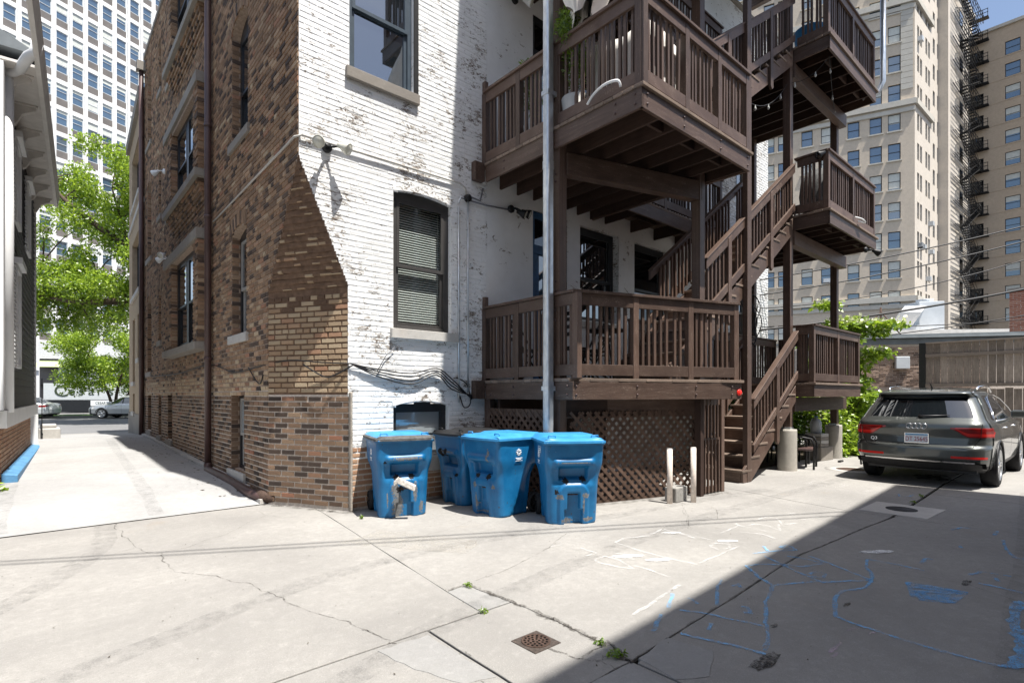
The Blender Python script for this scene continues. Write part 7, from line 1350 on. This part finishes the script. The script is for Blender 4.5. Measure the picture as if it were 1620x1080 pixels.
for k in range(18):
    zf = 2.2 + 2.93 * k; b = MB(); base = q0 + ru_ * 1.2 + qn * .15 + Zv * zf; [b.obox(base + ru_ * 5.6 + qn * (.08 + g_ * .21), ru_ * 5.6, qn * .022, Zv * .03) for g_ in range(6)]
    for hz in (.5, 1.0): b.obox(base + ru_ * 5.6 + qn * 1.18 + Zv * hz, ru_ * 5.6, qn * .025, Zv * .025)
    for q_ in range(12): b.obox(base + ru_ * (.1 + q_) + qn * 1.18 + Zv * .5, ru_ * .025, qn * .025, Zv * .5)
    t2b = s0 + s_u * 3.2 + s_n * .55 + Zv * zf; [b.obox(t2b + s_n * (-.4 + g_ * .2), s_u * 1.3, s_n * .04, Zv * .05) for g_ in range(5)]; b.obox(t2b + s_n * .48 + Zv * .95, s_u * 1.3, s_n * .03, Zv * .03); b.obox(t2b + s_n * .48 + Zv * .5, s_u * 1.3, s_n * .03, Zv * .03)
    for q_ in range(6): b.obox(t2b + s_u * (-1.25 + q_ * .5) + s_n * .48 + Zv * .5, s_u * .03, s_n * .03, Zv * .5)
    part(b, 'landing', 'black_metal', fe); st_ = MB(); n_ = 14; sa, sb_ = (2.2, 8.8) if k % 2 else (8.8, 2.2)
    for q_ in range(n_): f = q_ / n_; st_.obox(base + ru_ * (sa + (sb_ - sa) * f) + qn * .75 + Zv * (2.93 * f), ru_ * .16, qn * .32, Zv * .03)
    for o3 in (.35, 1.15): a = base + ru_ * sa + qn * o3; b3 = base + ru_ * sb_ + qn * o3 + Zv * 2.93; st_.tube([a, b3], .04, 4); st_.tube([a + Zv * .9, b3 + Zv * .9], .022, 4)
    part(st_, 'stair_flight', 'black_metal', fe)
# ------------------------------------------------------------------ wires over the garage
def span(la0, de0, z0, la1, de1, z1, sag, r, label): 
    a, b = at(la0, de0), at(la1, de1); tag(MB().tube(catenary((a.x, a.y, z0), (b.x, b.y, z1), sag, 14), r, 5).build('overhead_wire', 'cable_black'), label, 'wire', 'utility wires over the garage')
span(5.6, 14.5, 4.4, 16.5, 14, 6.7, .2, .018, 'upper utility wire sagging from the porch to the right edge'); span(5.6, 14.5, 4.0, 16.5, 14, 6.35, .25, .018, 'second utility wire crossing in front of the beige tower'); span(5.6, 14.5, 3.1, 16.5, 14, 4.9, .2, .030, 'thick utility wire low across both towers'); span(5.6, 14.5, 3.75, 16.5, 14, 6.1, .55, .014, 'thin drooping utility wire above the thick one'); span(6.5, 14.5, 2.7, 16.5, 14, 4.1, .15, .014, 'lowest utility wire just above the garage roof'); span(6.5, 14.5, 3.3, 16.5, 14, 3.75, .2, .012, 'thin level utility wire passing the rooftop unit')
# ------------------------------------------------------------------ the building across the alley, behind the viewer
oa, obn = Vector((-9.5, -2.68, 0)), Vector((11.1, -1.57, 0)); ou = (obn - oa).normalized(); on = Vector((-ou.y, ou.x, 0)); OL = (obn - oa).length
oh = thing('brick_house', 'plain brick house across the alley whose roof shadow falls on the concrete', 'house', oa); ow = [(k * 3.4 + 1.5, k * 3.4 + 2.7, z, z + 1.8, 0) for k in range(6) for z in (1.5, 4.7, 7.8)]; om = MB(); backing(om, oa, ou, lambda z: intervals(0, OL, ow, z), 0, 10.6, step=.1)
for op in ow: reveal(om, oa, ou, on, op, .15)
om.prism([oa - on * .3, obn - on * .3, obn - on * 9, oa - on * 9], (0, 0, 10.6)); om.prism([oa, obn, obn - on * .35, oa - on * .35], (0, 0, .01)); om.prism([oa + Zv * 10.55, obn + Zv * 10.55, obn - on * .35 + Zv * 10.55, oa - on * .35 + Zv * 10.55], (0, 0, .05)); part(om, 'wall', 'far_brick', oh)
for op in ow: window(oh, oa, ou, on, op, .1, 'white_trim', 'pale_glass', .08)
